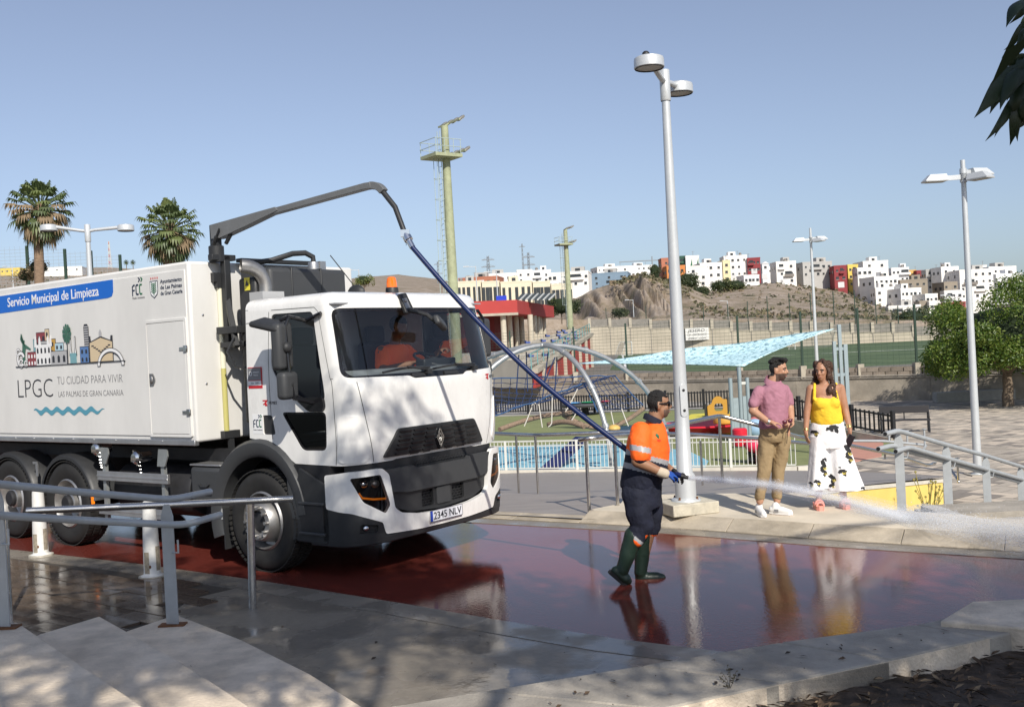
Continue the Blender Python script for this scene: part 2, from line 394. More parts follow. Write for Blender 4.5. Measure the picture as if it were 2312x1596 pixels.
# near flush margin beside the red road
mb = MB(); mb.prism(off(NEARK, -.02)+off(NEARK, -.34)[::-1], -.4, .012)
near_margin = struct('kerb_near', mb, M_kerbwet)
# wet concrete apron in front
mb = MB(); mb.prism(off(NEARK, -.345)[4:]+[(6, 3), (-1, 3.2), (-3.2, 6.4), (-3.1, 9.6)], -.4, .008); struct('apron', mb, M_wetc)
# brown paved walk on the left, plank pavers laid along the kerb
mb = MB(); mb.prism(off(NEARK, -.345)[:5]+[(-2.9, 9.2), (-3.3, 6.6), (-8, 7.4), (-14, 13)], -.4, .0); walk = struct('paved_walk', mb, mat('joint mortar', (.06, .05, .04), .8))
ax = Vector((.80, -.60)); ay = Vector((-.60, -.80)); o0 = Vector(off(NEARK, -.35)[4])
pm = MB(); pm.box((0, 0, 0), (.792, .192, .05)); pme = pm.mesh('paver', M_paver, 20)
cnt = 0
edge = off(NEARK, -.36)
for r_ in range(0, 15):
    for c_ in range(-10, 4):
        q = o0 + ay*(.12+.2*r_) + ax*((c_+.5*(r_ % 2))*.8-.1)
        # stay inside the walk
        poly = edge[:5]+[(-2.75, 9.05), (-3.1, 6.6), (-8, 7.4), (-14, 13)]
        if all(inside((q.x+ax.x*s*.38+ay.x*t*.09, q.y+ax.y*s*.38+ay.y*t*.09), poly) for s in (-1, 1) for t in (-1, 1)) and cnt < 260:
            o = bpy.data.objects.new('paver', pme); COL.objects.link(o); o.parent = walk
            o.location = (q.x, q.y, .0+random.uniform(-.003, .002)); o.rotation_euler = (random.uniform(-.004, .004), random.uniform(-.004, .004), math.atan2(ax.y, ax.x)); cnt += 1

# ---------------------------------------------------------------- broad concrete steps at lower left
def step(z, pts, name='step'):
    mb = MB(); mb.prism(gpoly(pts, z), -.3, z); return struct(name, mb, M_concs, bevel=.012)
step(.17, [(285, 1424), (398, 1386), (545, 1443), (700, 1520), (860, 1620), (400, 1900), (0, 1700), (170, 1470)])
step(.34, [(88, 1431), (225, 1390), (402, 1489), (560, 1590), (640, 1660), (300, 1900), (-400, 1800), (-300, 1500), (-20, 1480)])
step(.51, [(-420, 1440), (40, 1404), (294, 1573), (420, 1660), (100, 2100), (-900, 1900)])
# ---------------------------------------------------------------- wide kerb slab at right with soil bed
far = [(700, 1624), (859, 1594), (1226, 1537), (1437, 1502), (1626, 1475), (1744, 1450), (1947, 1425), (2122, 1401), (2194, 1372), (2330, 1352), (2800, 1290)]
near = [(1180, 1662), (1506, 1596), (1760, 1540), (2059, 1477), (2312, 1419), (2800, 1322)]
z = .2
fl = [Vector(q) for q in gpoly(far, z)]; nl = [Vector(q) for q in gpoly(near, z)]
plk = struct('planter_kerb', MB().prism([tuple(q) for q in fl]+[tuple(q) for q in nl[::-1]], -.3, z-.012), M_concs)
fa, _ = lerp_line([tuple(q) for q in fl], 8); na, _ = lerp_line([tuple(q) for q in nl], 8)
for i in range(7):
    A = Vector(fa[i]); B = Vector(fa[i+1]); C = Vector(na[i+1]); D_ = Vector(na[i]); t = (B-A).normalized()*.004; t2 = (C-D_).normalized()*.004
    mb = MB(); mb.prism([tuple(A+t), tuple(B-t), tuple(C-t2), tuple(D_+t2)], .02, z+random.uniform(-.002, .003)); obj('kerb_slab', mb, M_conc, plk, bevel=.015)
# raised corner slab at the far right
mb = MB(); mb.prism(gpoly([(2122, 1401), (2194, 1357), (2330, 1350), (2700, 1310), (2700, 1385), (2312, 1417)], .235), -.1, .235); struct('kerb_corner', mb, M_concs, bevel=.012)
mb = MB(); rs = []
bed = [tuple(q) for q in nl]+[(9, 6.5), (9, -3), (-3, -3), (-1.2, 3.6)]
mb.prism([(q[0], q[1]) for q in bed], -.3, .05); struct('planting_bed', mb, M_soil)
# soil surface with humps
mb = MB(); N = 70
for i in range(N+1):
    for j in range(N+1):
        x = -.6+8*i/N; y = 2.0+5.2*j/N; mb.v.append((x, y, .075+.03*mnoise.noise((x*1.3, y*1.3, 0))+.02*mnoise.noise((x*5, y*5, 4))))
for i in range(N):
    for j in range(N):
        k = i*(N+1)+j; c = (mb.v[k][0]+.06, mb.v[k][1]+.04)
        if inside(c, bed): mb.f.append((k, k+N+1, k+N+2, k+1)); mb.mi.append(0)
soil = obj('soil', mb, M_soil, smooth=60); soil['kind'] = 'structure'
# leaf litter (uncountable)
mb = MB(); rg = random.Random(3)
for i in range(5200):
    x = rg.uniform(.2, 6.5); y = rg.uniform(3.4, 7.0)
    if not inside((x, y), bed): continue
    z0 = .085+.03*mnoise.noise((x*1.3, y*1.3, 0)); L = rg.uniform(.03, .13); W_ = L*rg.uniform(.12, .35); a = rg.uniform(0, PI)
    d = Vector((math.cos(a), math.sin(a), rg.uniform(-.25, .35))); s = Vector((-d.y, d.x, rg.uniform(-.4, .4))).normalized(); c = Vector((x, y, z0+.012))
    mb.cur = rg.choice([0, 0, 0, 1, 2]); mb.add([c-d*L/2, c+s*W_/2+Vector((0, 0, .01)), c+d*L/2, c-s*W_/2], [(0, 1, 2, 3)])
for i in range(70):
    k_ = rg.random(); z0 = .205; q = None
    if k_ < .45: t = rg.random(); q = Vector(fl[1]).lerp(Vector(fl[6]), t).lerp(Vector(nl[0]).lerp(Vector(nl[4]), t), rg.random())
    elif k_ < .8: z0 = (.175, .345, .515)[i % 3]; q_ = G(rg.uniform(60, 520), rg.uniform(1480, 1590), z0); q = Vector((q_.x, q_.y))
    else: q_ = G(rg.uniform(600, 1300), rg.uniform(1400, 1500), .012); q = Vector((q_.x, q_.y)); z0 = .012
    if k_ > .45 and k_ < .8 and z0 > .2: continue
    L = rg.uniform(.012, .06); a = rg.uniform(0, PI); d = Vector((math.cos(a), math.sin(a), .05)); s = Vector((-d.y, d.x, .1)); c = Vector((q.x, q.y, z0+.004)); mb.cur = rg.choice([0, 1, 1]); mb.add([c-d*L/2, c+s*L*.2+Vector((0, 0, .006)), c+d*L/2, c-s*L*.2], [(0, 1, 2, 3)])
lit = obj('leaf_litter', mb, [mat('litter brown', (.10, .065, .04), .9, var=.3), mat('litter dark', (.035, .025, .018), .9), mat('litter pale', (.24, .17, .10), .9, var=.2)], smooth=0, fixn=False)
tag(lit, 'dry brown leaf litter and twigs covering the soil bed', 'leaf litter', kind='stuff')
# ---------------------------------------------------------------- far raised pavement (people stand here)
SW = off(FARK, .605)
back = [(1335, 1149), (1400, 1136), (1415, 1118), (1560, 1114), (1775, 1112), (1900, 1131), (1990, 1148), (2150, 1160), (2312, 1172), (2700, 1200)]
bk = gpoly(back, SWZ)
front_ = [q for q in lerp_line(SW, 60)[0] if q[0] > bk[0][0]+.02 and q[0] < 6.6]
mb = MB(); mb.prism(front_+bk[::-1], -2.2, SWZ); struct('pavement', mb, M_sand, bevel=.01)
# ---------------------------------------------------------------- ramp falling to the playground and the lower plaza
PZ = -1.6
rA = [Vector(q) for q in off(FARK, .43)]
mb = MB()
top = [(-14, 22.4, .04), (-9, 19.0, .04), (-3.4, 15.35, .04), (-.42, 13.42, .04), (.9, 12.55, .05), (1.3, 12.6, .04), (2.4, 13.9, .0), (3.4, 15.2, -.2), (4.5, 17, -.44)]
low = [(-30, 38, PZ+.01), (-20, 33.5, PZ+.01), (-9, 31.8, PZ+.01), (-.5, 31.2, PZ+.01), (1.0, 31.0, PZ+.01), (3, 30.2, PZ+.01), (5.5, 29.2, PZ+.01), (8.3, 27.2, -1.5), (9.3, 22.2, -1.07)]
n = 14; rg_ = []
for k in range(n+1):
    t = k/n; rg_.append([tuple(Vector(a).lerp(Vector(b), t)) for a, b in zip(top, low)])
mb.loft(rg_, cap=False, closed=False); struct('ramp', mb, M_rampf)
mb = MB(); lk = off(FARK, .5)[1:6]; lk2 = off(FARK, 2.2)[1:6]; mb.prism(lk+lk2[::-1], -1.9, .028); struct('landing', mb, M_rampf)
# lower ground
M_play = mat('playground green', (.20, .22, .09), .9, var=.14, vscale=1.5)
mb = MB(); mb.prism([(-60, 30), (60, 10), (60, 70), (-60, 70)], -2.0, PZ-.02); struct('lower_ground', mb, mat('grey concrete ground', (.33, .31, .28), .9, var=.12, vscale=.8))
# ================================================================ TRUCK
M_paint = mat('white truck paint', (.79, .78, .755), .3, coat=.5, coatr=.08, var=.075, vscale=4.5, rvar=.1, vdet=12, stretch=(1, 1, .45))
M_boxp = mat('white grp box', (.70, .69, .665), .45, var=.055, vscale=2.6, coat=.1, coatr=.25, rvar=.08, vdet=10, stretch=(1, 1, .35))
M_blackp = mat('black plastic', (.026, .027, .029), .48, bump=.08, bscale=300, bdist=.002, rvar=.1)
M_dgrey = mat('dark grey plastic', (.046, .048, .051), .5, bump=.08, bscale=260, bdist=.002, rvar=.08)
M_gloss = mat('gloss black', (.012, .012, .014), .08)
M_chass = mat('chassis black', (.018, .018, .02), .6, var=.3)
M_tyre = mat('tyre rubber', (.018, .0175, .017), .78, var=.2, vscale=9, bump=.1, bscale=120)
M_rim = mat('rim steel', (.42, .41, .40), .42, metal=.85, var=.2, vscale=9)
M_chrome = mat('chrome', (.75, .75, .75), .15, metal=1)
M_galv = mat('aluminium', (.55, .55, .55), .42, metal=.9, var=.1, vscale=5)
M_steelg = mat('stack steel', (.36, .35, .34), .45, metal=.9, var=.15, vscale=8)
M_blue = mat('banner blue', (.008, .13, .55), .4)
M_whitev = mat('white vinyl', (.82, .82, .82), .45)
M_ink = mat('dark ink', (.03, .032, .04), .5)
M_ink2 = mat('grey ink', (.22, .22, .23), .5)
M_navy = mat('navy ink', (.012, .025, .06), .5)
M_teal = mat('teal ink', (.09, .30, .40), .5)
M_grn = mat('green ink', (.02, .13, .06), .5)
M_redd = mat('red ink', (.55, .02, .03), .45)
M_amber = mat('amber lens', (.9, .22, .01), .15, emit=((1, .25, .01), .25))
M_yel = mat('yellow gauge', (.50, .46, .16), .25, coat=.4)
M_lensy = mat('clear gauge tube', (.72, .70, .55), .2, coat=.5)
M_plate = mat('plate white', (.72, .73, .78), .35)
M_glass = glass_mat('cab glass', (.88, .92, .93), ior=1.55)
M_tint = glass_mat('dark glass', (.16, .18, .17), ior=1.42)
M_lensc = glass_mat('lamp lens', (.55, .55, .57), ior=1.45)
TRK = thing('sweeper_truck', 'white three-axle municipal cleaning truck with blue banner box and folding hose boom', 'truck', (-1.936, 11.691, 0), -.6408)
SIDEM = lambda x, z, d=.0: frame((x, -1.25-d, z), (1, 0, 0), (0, 0, 1))

class Perim:
    def __init__(s, hw, xb, xc, xf, e1, e2):
        pts = [(xb, -hw), (xc-.02, -hw)]; a = []
        for k in range(81):
            th = PI/2*(1-k/80); a.append((xc+(xf-xc)*max(0, math.cos(th))**(2/e2), -hw*max(0, math.sin(th))**(2/e1)))
        # side start: th=pi/2 -> y=-hw ; centre th=0 -> x=xf
        pts += a; full = pts+[(x, -y) for x, y in pts[::-1][1:]]
        s.p = full; s.s = [0]
        for i in range(1, len(full)): s.s.append(s.s[-1]+math.hypot(full[i][0]-full[i-1][0], full[i][1]-full[i-1][1]))
        mid = s.s[-1]/2; s.s = [q-mid for q in s.s]; s.x = [q[0] for q in full]; s.y = [q[1] for q in full]; s.h = mid
        s.hw, s.xc, s.xb = hw, xc, xb
        s.i0 = [i for i in range(len(full)) if s.s[i] <= 1e-6]
    def at(s, t):
        x = float(np.interp(t, s.s, s.x)); y = float(np.interp(t, s.s, s.y)); e = .02
        dx = float(np.interp(t+e, s.s, s.x)-np.interp(t-e, s.s, s.x)); dy = float(np.interp(t+e, s.s, s.y)-np.interp(t-e, s.s, s.y)); L = math.hypot(dx, dy) or 1
        return x, y, dy/L, -dx/L
    def sx(s, x): return -(s.h-(x-s.xb))            # s of a point on the right side (y=-hw)
    def sy(s, y):                                   # s of a front point at lateral y
        sg = 1 if y > 0 else -1; y = -abs(y); ys = [s.y[i] for i in s.i0]; ss = [s.s[i] for i in s.i0]
        k = [i for i in range(len(ys)) if ss[i] > -s.h+(s.xc-s.xb)-.021]
        return -sg*float(np.interp(y, [ys[i] for i in k], [ss[i] for i in k]))
CABP = Perim(1.2, -.17, 1.1, 1.38, 5.0, 2.6)
BUMP = Perim(1.24, .2, 1.08, 1.45, 4.2, 2.4)
def CM(s, z, d=0.0):
    x, y, nx, ny = CABP.at(s); x += nx*d; y += ny*d
    zz = max(0, z-1.9); fw = min(1, max(0, (x-.75)/.5)); x -= (.20*zz+.03*zz*zz)*fw; y *= 1-.03*zz
    zl = max(0, 1.45-z); x -= .10*zl*fw*zl/.3
    return Vector((x, y, z))
def BM(s, z, d=0.0):
    x, y, nx, ny = BUMP.at(s); x += nx*d; y += ny*d
    x -= .10*max(0, .55-z)*min(1, max(0, (x-.7)/.5)); return Vector((x, y, z))
sx, sy = CABP.sx, CABP.sy
bs, by = BUMP.sx, BUMP.sy
# ---- cab shell (one sheet wrapped round both sides and front, with its openings)
winR = rpoly([(sx(.23), 2.655), (sx(.91), 2.645), (sx(1.0), 1.755), (sx(.66), 1.775), (sx(.34), 1.93), (sx(.215), 2.10)], .07)
winL = [(-a, b) for a, b in winR]
lowR = rpoly([(sx(.345), 1.65), (sx(1.0), 1.65), (sx(.985), 1.27), (sx(.64), 1.265)], .06)
vent = rpoly([(sx(.05), 1.62), (sx(.20), 1.62), (sx(.24), 1.42), (sx(.05), 1.42)], .03)
WS = rpoly([(sy(-1.165), 2.66), (sy(1.165), 2.66), (sy(1.175), 1.975), (sy(.55), 1.955), (sy(.50), 1.925), (sy(-.30), 1.925), (sy(-.37), 1.955), (sy(-1.175), 1.975)], .10, 6)
h = CABP.h
out = [(-h, 1.38), (sx(.0), 1.36), (sx(.12), 1.36), (sx(.52), 1.13), (sy(-1.19), 1.12), (sy(0), 1.12), (sy(1.19), 1.12), (-sx(.52), 1.13), (-sx(.12), 1.36), (-sx(0), 1.36), (h, 1.38), (h, 2.70), (-h, 2.70)]
mb = MB(); wrap(mb, out, CM, .035, [winR, winL, lowR, vent, WS], .055, -.035)
cab = obj('cab', mb, M_paint, TRK, smooth=40)
# roof cap
mb = MB(); rings = []
for o_, z in ((0, 2.698), (.004, 2.74), (.018, 2.775), (.05, 2.805), (.11, 2.825), (.22, 2.838), (.5, 2.848)):
    rg = []
    for k in range(72):
        t = -h+2*h*k/71; q = CM(t, 2.70, -o_); rg.append((q.x-(.35*o_ if q.x > .8 else 0), q.y, z))
    rings.append(rg)
for rg in rings: rg += [(rg[-1][0]+.0, rg[-1][1]*.5, rg[0][2]), (rg[0][0], rg[0][1]*.5, rg[0][2])]
mb.loft(rings, cap=True); obj('roof', mb, M_paint, cab, smooth=50)
# back wall, floor
mb = MB(); mb.bx(-.17, -.13, -1.17, 1.17, 1.36, 2.72); obj('back_wall', mb, mat('cab lining', (.30, .31, .33), .8), cab)
mb = MB(); mb.bx(-.14, 1.2, -1.15, 1.15, 1.2, 1.24); obj('cab_floor', mb, M_chass, cab); mb = MB(); mb.bx(-.12, 1.15, -1.14, 1.14, 2.70, 2.715); obj('headlining', mb, MATS['cab lining'], cab)
# windscreen: dark surround + glass
def inset(poly, l, r, t, b):
    xs = [p[0] for p in poly]; ys = [p[1] for p in poly]; x0, x1, y0, y1 = min(xs), max(xs), min(ys), max(ys)
    return rrect(x0+l, x1-r, y0+b, y1-t, .11, 6)
WSI = inset(WS, .035, .035, .025, .062)
mb = MB(); wrap(mb, [(a, b) for a, b in WS], CM, .004, [WSI], .06, -.012); ws = obj('windscreen_surround', mb, M_gloss, cab, smooth=40)
mb = MB(); wrap(mb, WS, CM, 0, [], .07, -.014); obj('windscreen', mb, M_glass, cab, smooth=60)
for a, b in ((-.75, -.05), (.0, .72)):
    mb = MB(); mb.tube([CM(sy(a+(b-a)*k/8), 2.005+.045*math.sin(PI*k/8)*.4+.02*(k/8), .012) for k in range(9)], .012, 6)
    mb.tube([CM(sy(b-.06), 1.99, .0), CM(sy(b-.02), 2.0, .03), CM(sy((a+b)/2), 2.045, .025)], .012, 6); mb.box(CM(sy(b-.04), 1.985, .02), (.05, .07, .05)); obj('wiper', mb, M_blackp, cab)
for a, b in ((-.33, -.12), (.18, .42)):
    mb = MB(); wrap(mb, [(sy(a), 1.94), (sy(b), 1.94), (sy(b-.03), 1.975), (sy(a), 1.975)], CM, .012, [], .05, -.005); obj('cowl_vent', mb, M_blackp, cab)
# side glass + rubber surround
for wp, nm in ((winR, 'side_window'), (winL, 'side_window')):
    cx = sum(p[0] for p in wp)/len(wp); cz = sum(p[1] for p in wp)/len(wp); inn = [(cx+(a-cx)*.955, cz+(b-cz)*.955) for a, b in wp]
    mb = MB(); wrap(mb, wp, CM, .012, [inn], .06, -.022); f_ = obj(nm, mb, M_blackp, cab)
    mb = MB(); wrap(mb, wp, CM, 0, [], .1, -.018); obj('pane', mb, M_glass, f_)
cx = sum(p[0] for p in lowR)/len(lowR); cz = sum(p[1] for p in lowR)/len(lowR)
mb = MB(); wrap(mb, lowR, CM, .012, [[(cx+(a-cx)*.93, cz+(b-cz)*.9) for a, b in lowR]], .06, -.014); f_ = obj('low_window', mb, M_gloss, cab)
mb = MB(); wrap(mb, lowR, CM, 0, [], .1, -.018); obj('pane', mb, M_tint, f_)
mb = MB(); wrap(mb, vent, CM, 0.01, [], .05, -.022); obj('air_vent', mb, M_blackp, cab)
# door frame moulding below the mirror
mb = MB(); wrap(mb, rpoly([(sx(.50), 1.90), (sx(.66), 1.795), (sx(.985), 1.80), (sx(1.0), 1.70), (sx(.97), 1.655), (sx(.78), 1.655), (sx(.52), 1.83)], .04), CM, .03, [], .05, 0.0); obj('mirror_base', mb, M_gloss, cab, smooth=30)
# shut lines
def groove(path, w_=.007, nm='door_seam', par=cab):
    mb = MB()
    for a, b in zip(path[:-1], path[1:]):
        n = max(2, int(math.hypot(b[0]-a[0], b[1]-a[1])/.06)); 
        for k in range(n):
            p = (a[0]+(b[0]-a[0])*k/n, a[1]+(b[1]-a[1])*k/n); q = (a[0]+(b[0]-a[0])*(k+1)/n, a[1]+(b[1]-a[1])*(k+1)/n)
            d = Vector((q[0]-p[0], q[1]-p[1])).normalized(); nn = (-d.y*w_/2, d.x*w_/2)
            mb.add([CM(p[0]+nn[0], p[1]+nn[1], .0012), CM(q[0]+nn[0], q[1]+nn[1], .0012), CM(q[0]-nn[0], q[1]-nn[1], .0012), CM(p[0]-nn[0], p[1]-nn[1], .0012)], [(0, 1, 2, 3)])
    return obj(nm, mb, mat('seam shadow', (.03, .03, .03), .8), par, smooth=0)
groove(rpoly([(sx(.17), 1.37), (sx(.17), 2.69), (sx(.6), 2.715)], .08)[3:] and [(sx(.19), 1.37), (sx(.175), 2.2), (sx(.20), 2.68)])
groove([(sx(.24), 2.695), (sx(.95), 2.685), (sx(1.02), 2.64), (sx(1.09), 1.98), (sx(1.105), 1.95)])
groove([(sx(1.09), 1.97), (sx(1.13), 1.97)], .005)
groove([(sx(1.105), 1.95), (sx(1.12), 1.5), (sx(1.13), 1.13)])
groove([(sy(-1.06), 1.93), (sy(-.98), 1.5), (sy(-.90), 1.13)]); groove([(sy(1.06), 1.93), (sy(.98), 1.5), (sy(.90), 1.13)])
groove([(-h+.005, 2.58), (sx(.19), 2.585)])
# raised corner deflector
mb = MB(); wrap(mb, rpoly([(sx(1.15), 1.60), (sy(-1.04), 1.60), (sy(-.95), 1.2), (sy(-1.0), 1.135), (sx(1.16), 1.15)], .06), CM, .016, [], .05, 0.0); obj('corner_deflector', mb, M_paint, cab, smooth=40)
mb = MB(); wrap(mb, rpoly([(-sx(1.12), 1.66), (sy(1.08), 1.64), (sy(1.0), 1.2), (sy(1.06), 1.14), (-sx(1.12), 1.15)], .05), CM, .014, [], .05, 0.0); obj('corner_deflector', mb, M_paint, cab, smooth=40)
mb = MB(); mb.tube([CM(-sx(1.12), 1.68, .0), CM(-sx(1.10), 1.66, .07), CM(-sx(1.10), 1.18, .07), CM(-sx(1.12), 1.14, .0)], .022, 8)
for z in (1.3, 1.5): mb.tube([CM(-sx(1.11), z, 0), CM(-sx(1.10), z, .07)], .016, 6)
obj('grab_frame', mb, M_paint, cab)
# ---- grille panel
gr = [(sy(-.80), 1.16), (sy(.78), 1.16), (sy(.60), 1.435), (sy(-.60), 1.435)]
mb = MB(); wrap(mb, rpoly(gr, .035), CM, .028, [], .06, 0.0); grille = obj('grille', mb, M_blackp, cab, smooth=25, bevel=.006)
for r_ in range(6):
    z = 1.405-.043*r_
    for c_, (a, b) in enumerate(((-.60, -.43), (-.40, -.22), (-.20, -.04), (.04, .20), (.22, .40), (.43, .60))):
        mb = MB(); sh = .012*(r_ if a > 0 else -r_)
        w0 = 1.0 if abs(a+b) < .7 else .8
        A = CM(sy(a+sh), z, .030); B = CM(sy(b+sh), z, .030); C = CM(sy(b-.03*(1 if a > 0 else 0)+sh), z-.022, .034); D_ = CM(sy(a+.03*(0 if a > 0 else 1)+sh), z-.022, .034)
        A2 = CM(sy(a+sh), z+.002, .046); B2 = CM(sy(b+sh), z+.002, .046)
        mb.add([A, B, C, D_, A2, B2], [(0, 1, 2, 3), (0, 4, 5, 1), (3, 2, 5, 4), (0, 3, 4), (1, 5, 2)])
        obj('slat', mb, M_dgrey if (r_+c_) % 2 else M_blackp, grille, smooth=0)
        if 0 < c_ < 5 :
            mb = MB(); mb.add([CM(sy(a+sh+.01), z-.023, .0292), CM(sy(b+sh-.01), z-.023, .0292), CM(sy(b+sh-.03), z-.038, .0292), CM(sy(a+sh+.03), z-.038, .0292)], [(0, 1, 2, 3)]); obj('slot', mb, M_chass, grille, smooth=0)
# diamond emblem
mb = MB()
for sc, wd in ((1.0, .011), (.55, .009)):
    q = [(0, .092*sc), (.05*sc, 0), (0, -.092*sc), (-.05*sc, 0)]
    for i in range(4):
        a = q[i]; b = q[(i+1) % 4]
        mb.bar(CM(0, 1.285, .052)+Vector((0, a[0], a[1])), CM(0, 1.285, .052)+Vector((0, b[0], b[1])), wd, .012)
obj('emblem', mb, M_chrome, grille)
mb = MB(); mb.add([CM(0, 1.285, .042)+Vector((0, a, b)) for a, b in ((0, .11), (.062, 0), (0, -.11), (-.062, 0))]+[CM(0, 1.285, .02)+Vector((0, a, b)) for a, b in ((0, .13), (.08, 0), (0, -.13), (-.08, 0))], [(0, 1, 2, 3), (0, 4, 5, 1), (1, 5, 6, 2), (2, 6, 7, 3), (3, 7, 4, 0)]); obj('emblem_boss', mb, M_gloss, grille, smooth=0)
# ---- bumper
bump = bpy.data.objects.new('bumper', None)
Uo = [(bs(.97), 1.03), (by(-1.20), 1.06), (by(-.88), 1.07), (by(-.80), 1.0), (by(-.745), .66), (by(-.66), .60), (by(-.40), .555), (by(0), .53), (by(.40), .555), (by(.66), .60), (by(.745), .66), (by(.80), 1.0), (by(.88), 1.07), (by(1.20), 1.06), (-bs(.97), 1.03),
      (-bs(.97), .70), (by(1.18), .66), (by(.90), .54), (by(.86), .42), (by(.4), .395), (by(0), .39), (by(-.4), .395), (by(-.86), .42), (by(-.90), .54), (by(-1.18), .66), (bs(.97), .70)]
hlR = rpoly([(by(-1.185), 1.0), (by(-.90), 1.01), (by(-.80), .70), (by(-.86), .62), (by(-1.09), .76)], .03)
hlL = [(-a, b) for a, b in hlR]
mb = MB(); wrap(mb, rpoly(Uo, .025, 2), BM, .05, [hlR, hlL], .05, -.05); bump = obj('bumper', mb, M_paint, TRK, smooth=40)
# dark core behind everything
mb = MB(); wrap(mb, [(by(-1.23), .40), (by(1.23), .40), (by(1.23), 1.13), (by(-1.23), 1.13)], BM, .02, [], .1, -.12); obj('bumper_core', mb, M_chass, bump)
# centre beam, lower intake
mb = MB(); wrap(mb, rpoly([(by(-.83), 1.045), (by(-.45), 1.05), (by(-.42), 1.02), (by(.42), 1.02), (by(.45), 1.05), (by(.83), 1.045), (by(.795), .99), (by(.765), .82), (by(.55), .79), (by(-.55), .79), (by(-.765), .82), (by(-.795), .99)], .02), BM, .055, [], .05, -.06); obj('bumper_beam', mb, M_dgrey, bump, smooth=30, bevel=.01)
mb = MB(); wrap(mb, rpoly([(by(-.775), .84), (by(-.35), .80), (by(.35), .80), (by(.775), .84), (by(.73), .66), (by(.5), .585), (by(0), .55), (by(-.5), .585), (by(-.73), .66)], .02), BM, .03, [rrect(by(-.32), by(-.14), .60, .77, .02), rrect(by(.16), by(.36), .60, .77, .02)], .05, -.075); obj('lower_intake', mb, M_blackp, bump, smooth=30)
for a, b, z0, z1, dd in ((-.33, -.13, .59, .78, -.07), (.15, .37, .59, .78, -.07), (-.40, .40, 1.02, 1.09, -.05)):
    mb = MB(); n = max(3, int((b-a)/.045))
    for r_ in range(int((z1-z0)/.028)+1):
        for c_ in range(n):
            y = a+(b-a)*(c_+.5*(r_ % 2))/n; z = z0+r_*.028
            mb.bar(BM(by(y), z, dd), BM(by(y+(b-a)/n*.5), z+.014, dd), .006); mb.bar(BM(by(y+(b-a)/n*.5), z+.014, dd), BM(by(y+(b-a)/n), z, dd), .006)
    obj('mesh_grille', mb, M_blackp, bump, smooth=0)
mb = MB(); wrap(mb, rrect(by(-.10), by(.12), .60, .775, .015), BM, .02, [], .05, -.05); obj('radar_cover', mb, M_dgrey, bump, bevel=.008)
# corner skirts, lip
for sg in (1, -1):
    q = [(sg*a, b) for a, b in [(bs(.90), .72), (bs(1.0), .705), (by(-1.16), .655), (by(-.885), .53), (by(-.845), .41), (by(-.9), .38), (bs(.92), .38)]]
    fogh = [(sg*a, b) for a, b in rpoly([(by(-1.12), .55), (by(-.94), .52), (by(-.96), .45), (by(-1.13), .46)], .02)]
    mb = MB(); wrap(mb, q, BM, .045, [fogh], .045, -.05); sk = obj('bumper_skirt', mb, M_blackp, bump, smooth=35)
    mb = MB(); wrap(mb, fogh, BM, .01, [], .05, -.045); obj('fog_recess', mb, M_chass, sk)
    c = BM(sg*by(-1.07), .505, -.02); mb = MB(); mb.ball(c, (.025, .035, .03)); obj('fog_lamp', mb, M_chrome, sk)
mb = MB(); wrap(mb, [(bs(.72), .405), (by(0), .405), (-bs(.72), .405), (-bs(.72), .325), (by(.9), .33), (by(0), .335), (by(-.9), .33), (bs(.72), .325)], BM, .06, [], .07, -.07); obj('front_lip', mb, M_blackp, bump, smooth=35, bevel=.012)
for hl in (hlR, hlL):
    mb = MB(); wrap(mb, hl, BM, .01, [], .05, -.07); L_ = obj('headlight', mb, M_gloss, bump)
    mb = MB(); wrap(mb, hl, BM, 0, [], .06, -.008); obj('lens', mb, M_lensc, L_, smooth=60)
    sg = 1 if hl is hlR else -1
    mb = MB(); mb.tube([BM(sg*by(-1.12), .85, -.03), BM(sg*by(-1.09), .80, -.025), BM(sg*by(-.98), .775, -.022), BM(sg*by(-.84), .765, -.022)], .011, 6); obj('indicator_strip', mb, M_amber, L_)
    for yy, zz in ((-1.06, .93), (-.94, .92)):
        mb = MB(); mb.ball(BM(sg*by(yy), zz, -.05), (.035, .05, .04)); obj('lamp_bowl', mb, M_chrome if yy < -1 else M_steelg, L_)
# number plate
pl = MB(); pm_ = frame((1.462, -.27, .438), (0, 1, 0), (0, 0, 1)); pl.box((1.458, -.01, .495), (.01, .52, .115)); plate = obj('number_plate', pl, M_plate, bump, bevel=.004)
mb = MB(); mb.box((1.464, -.248, .495), (.003, .035, .105)); obj('plate_band', mb, mat('plate blue', (.02, .06, .4), .4), plate)
mb = MB()
for (cy, cz, dy, dz) in ((-.01, .551, .52, .004), (-.01, .439, .52, .004), (.248, .495, .004, .115), (-.268, .495, .004, .115)): mb.box((1.4642, cy, cz), (.002, dy, dz))
obj('plate_rim', mb, M_ink, plate)
lettering('2345 NLV', .105, frame((1.4650, -.215, .459), (0, 1, 0), (0, 0, 1)), M_ink, plate, width=.445, bold=.001)
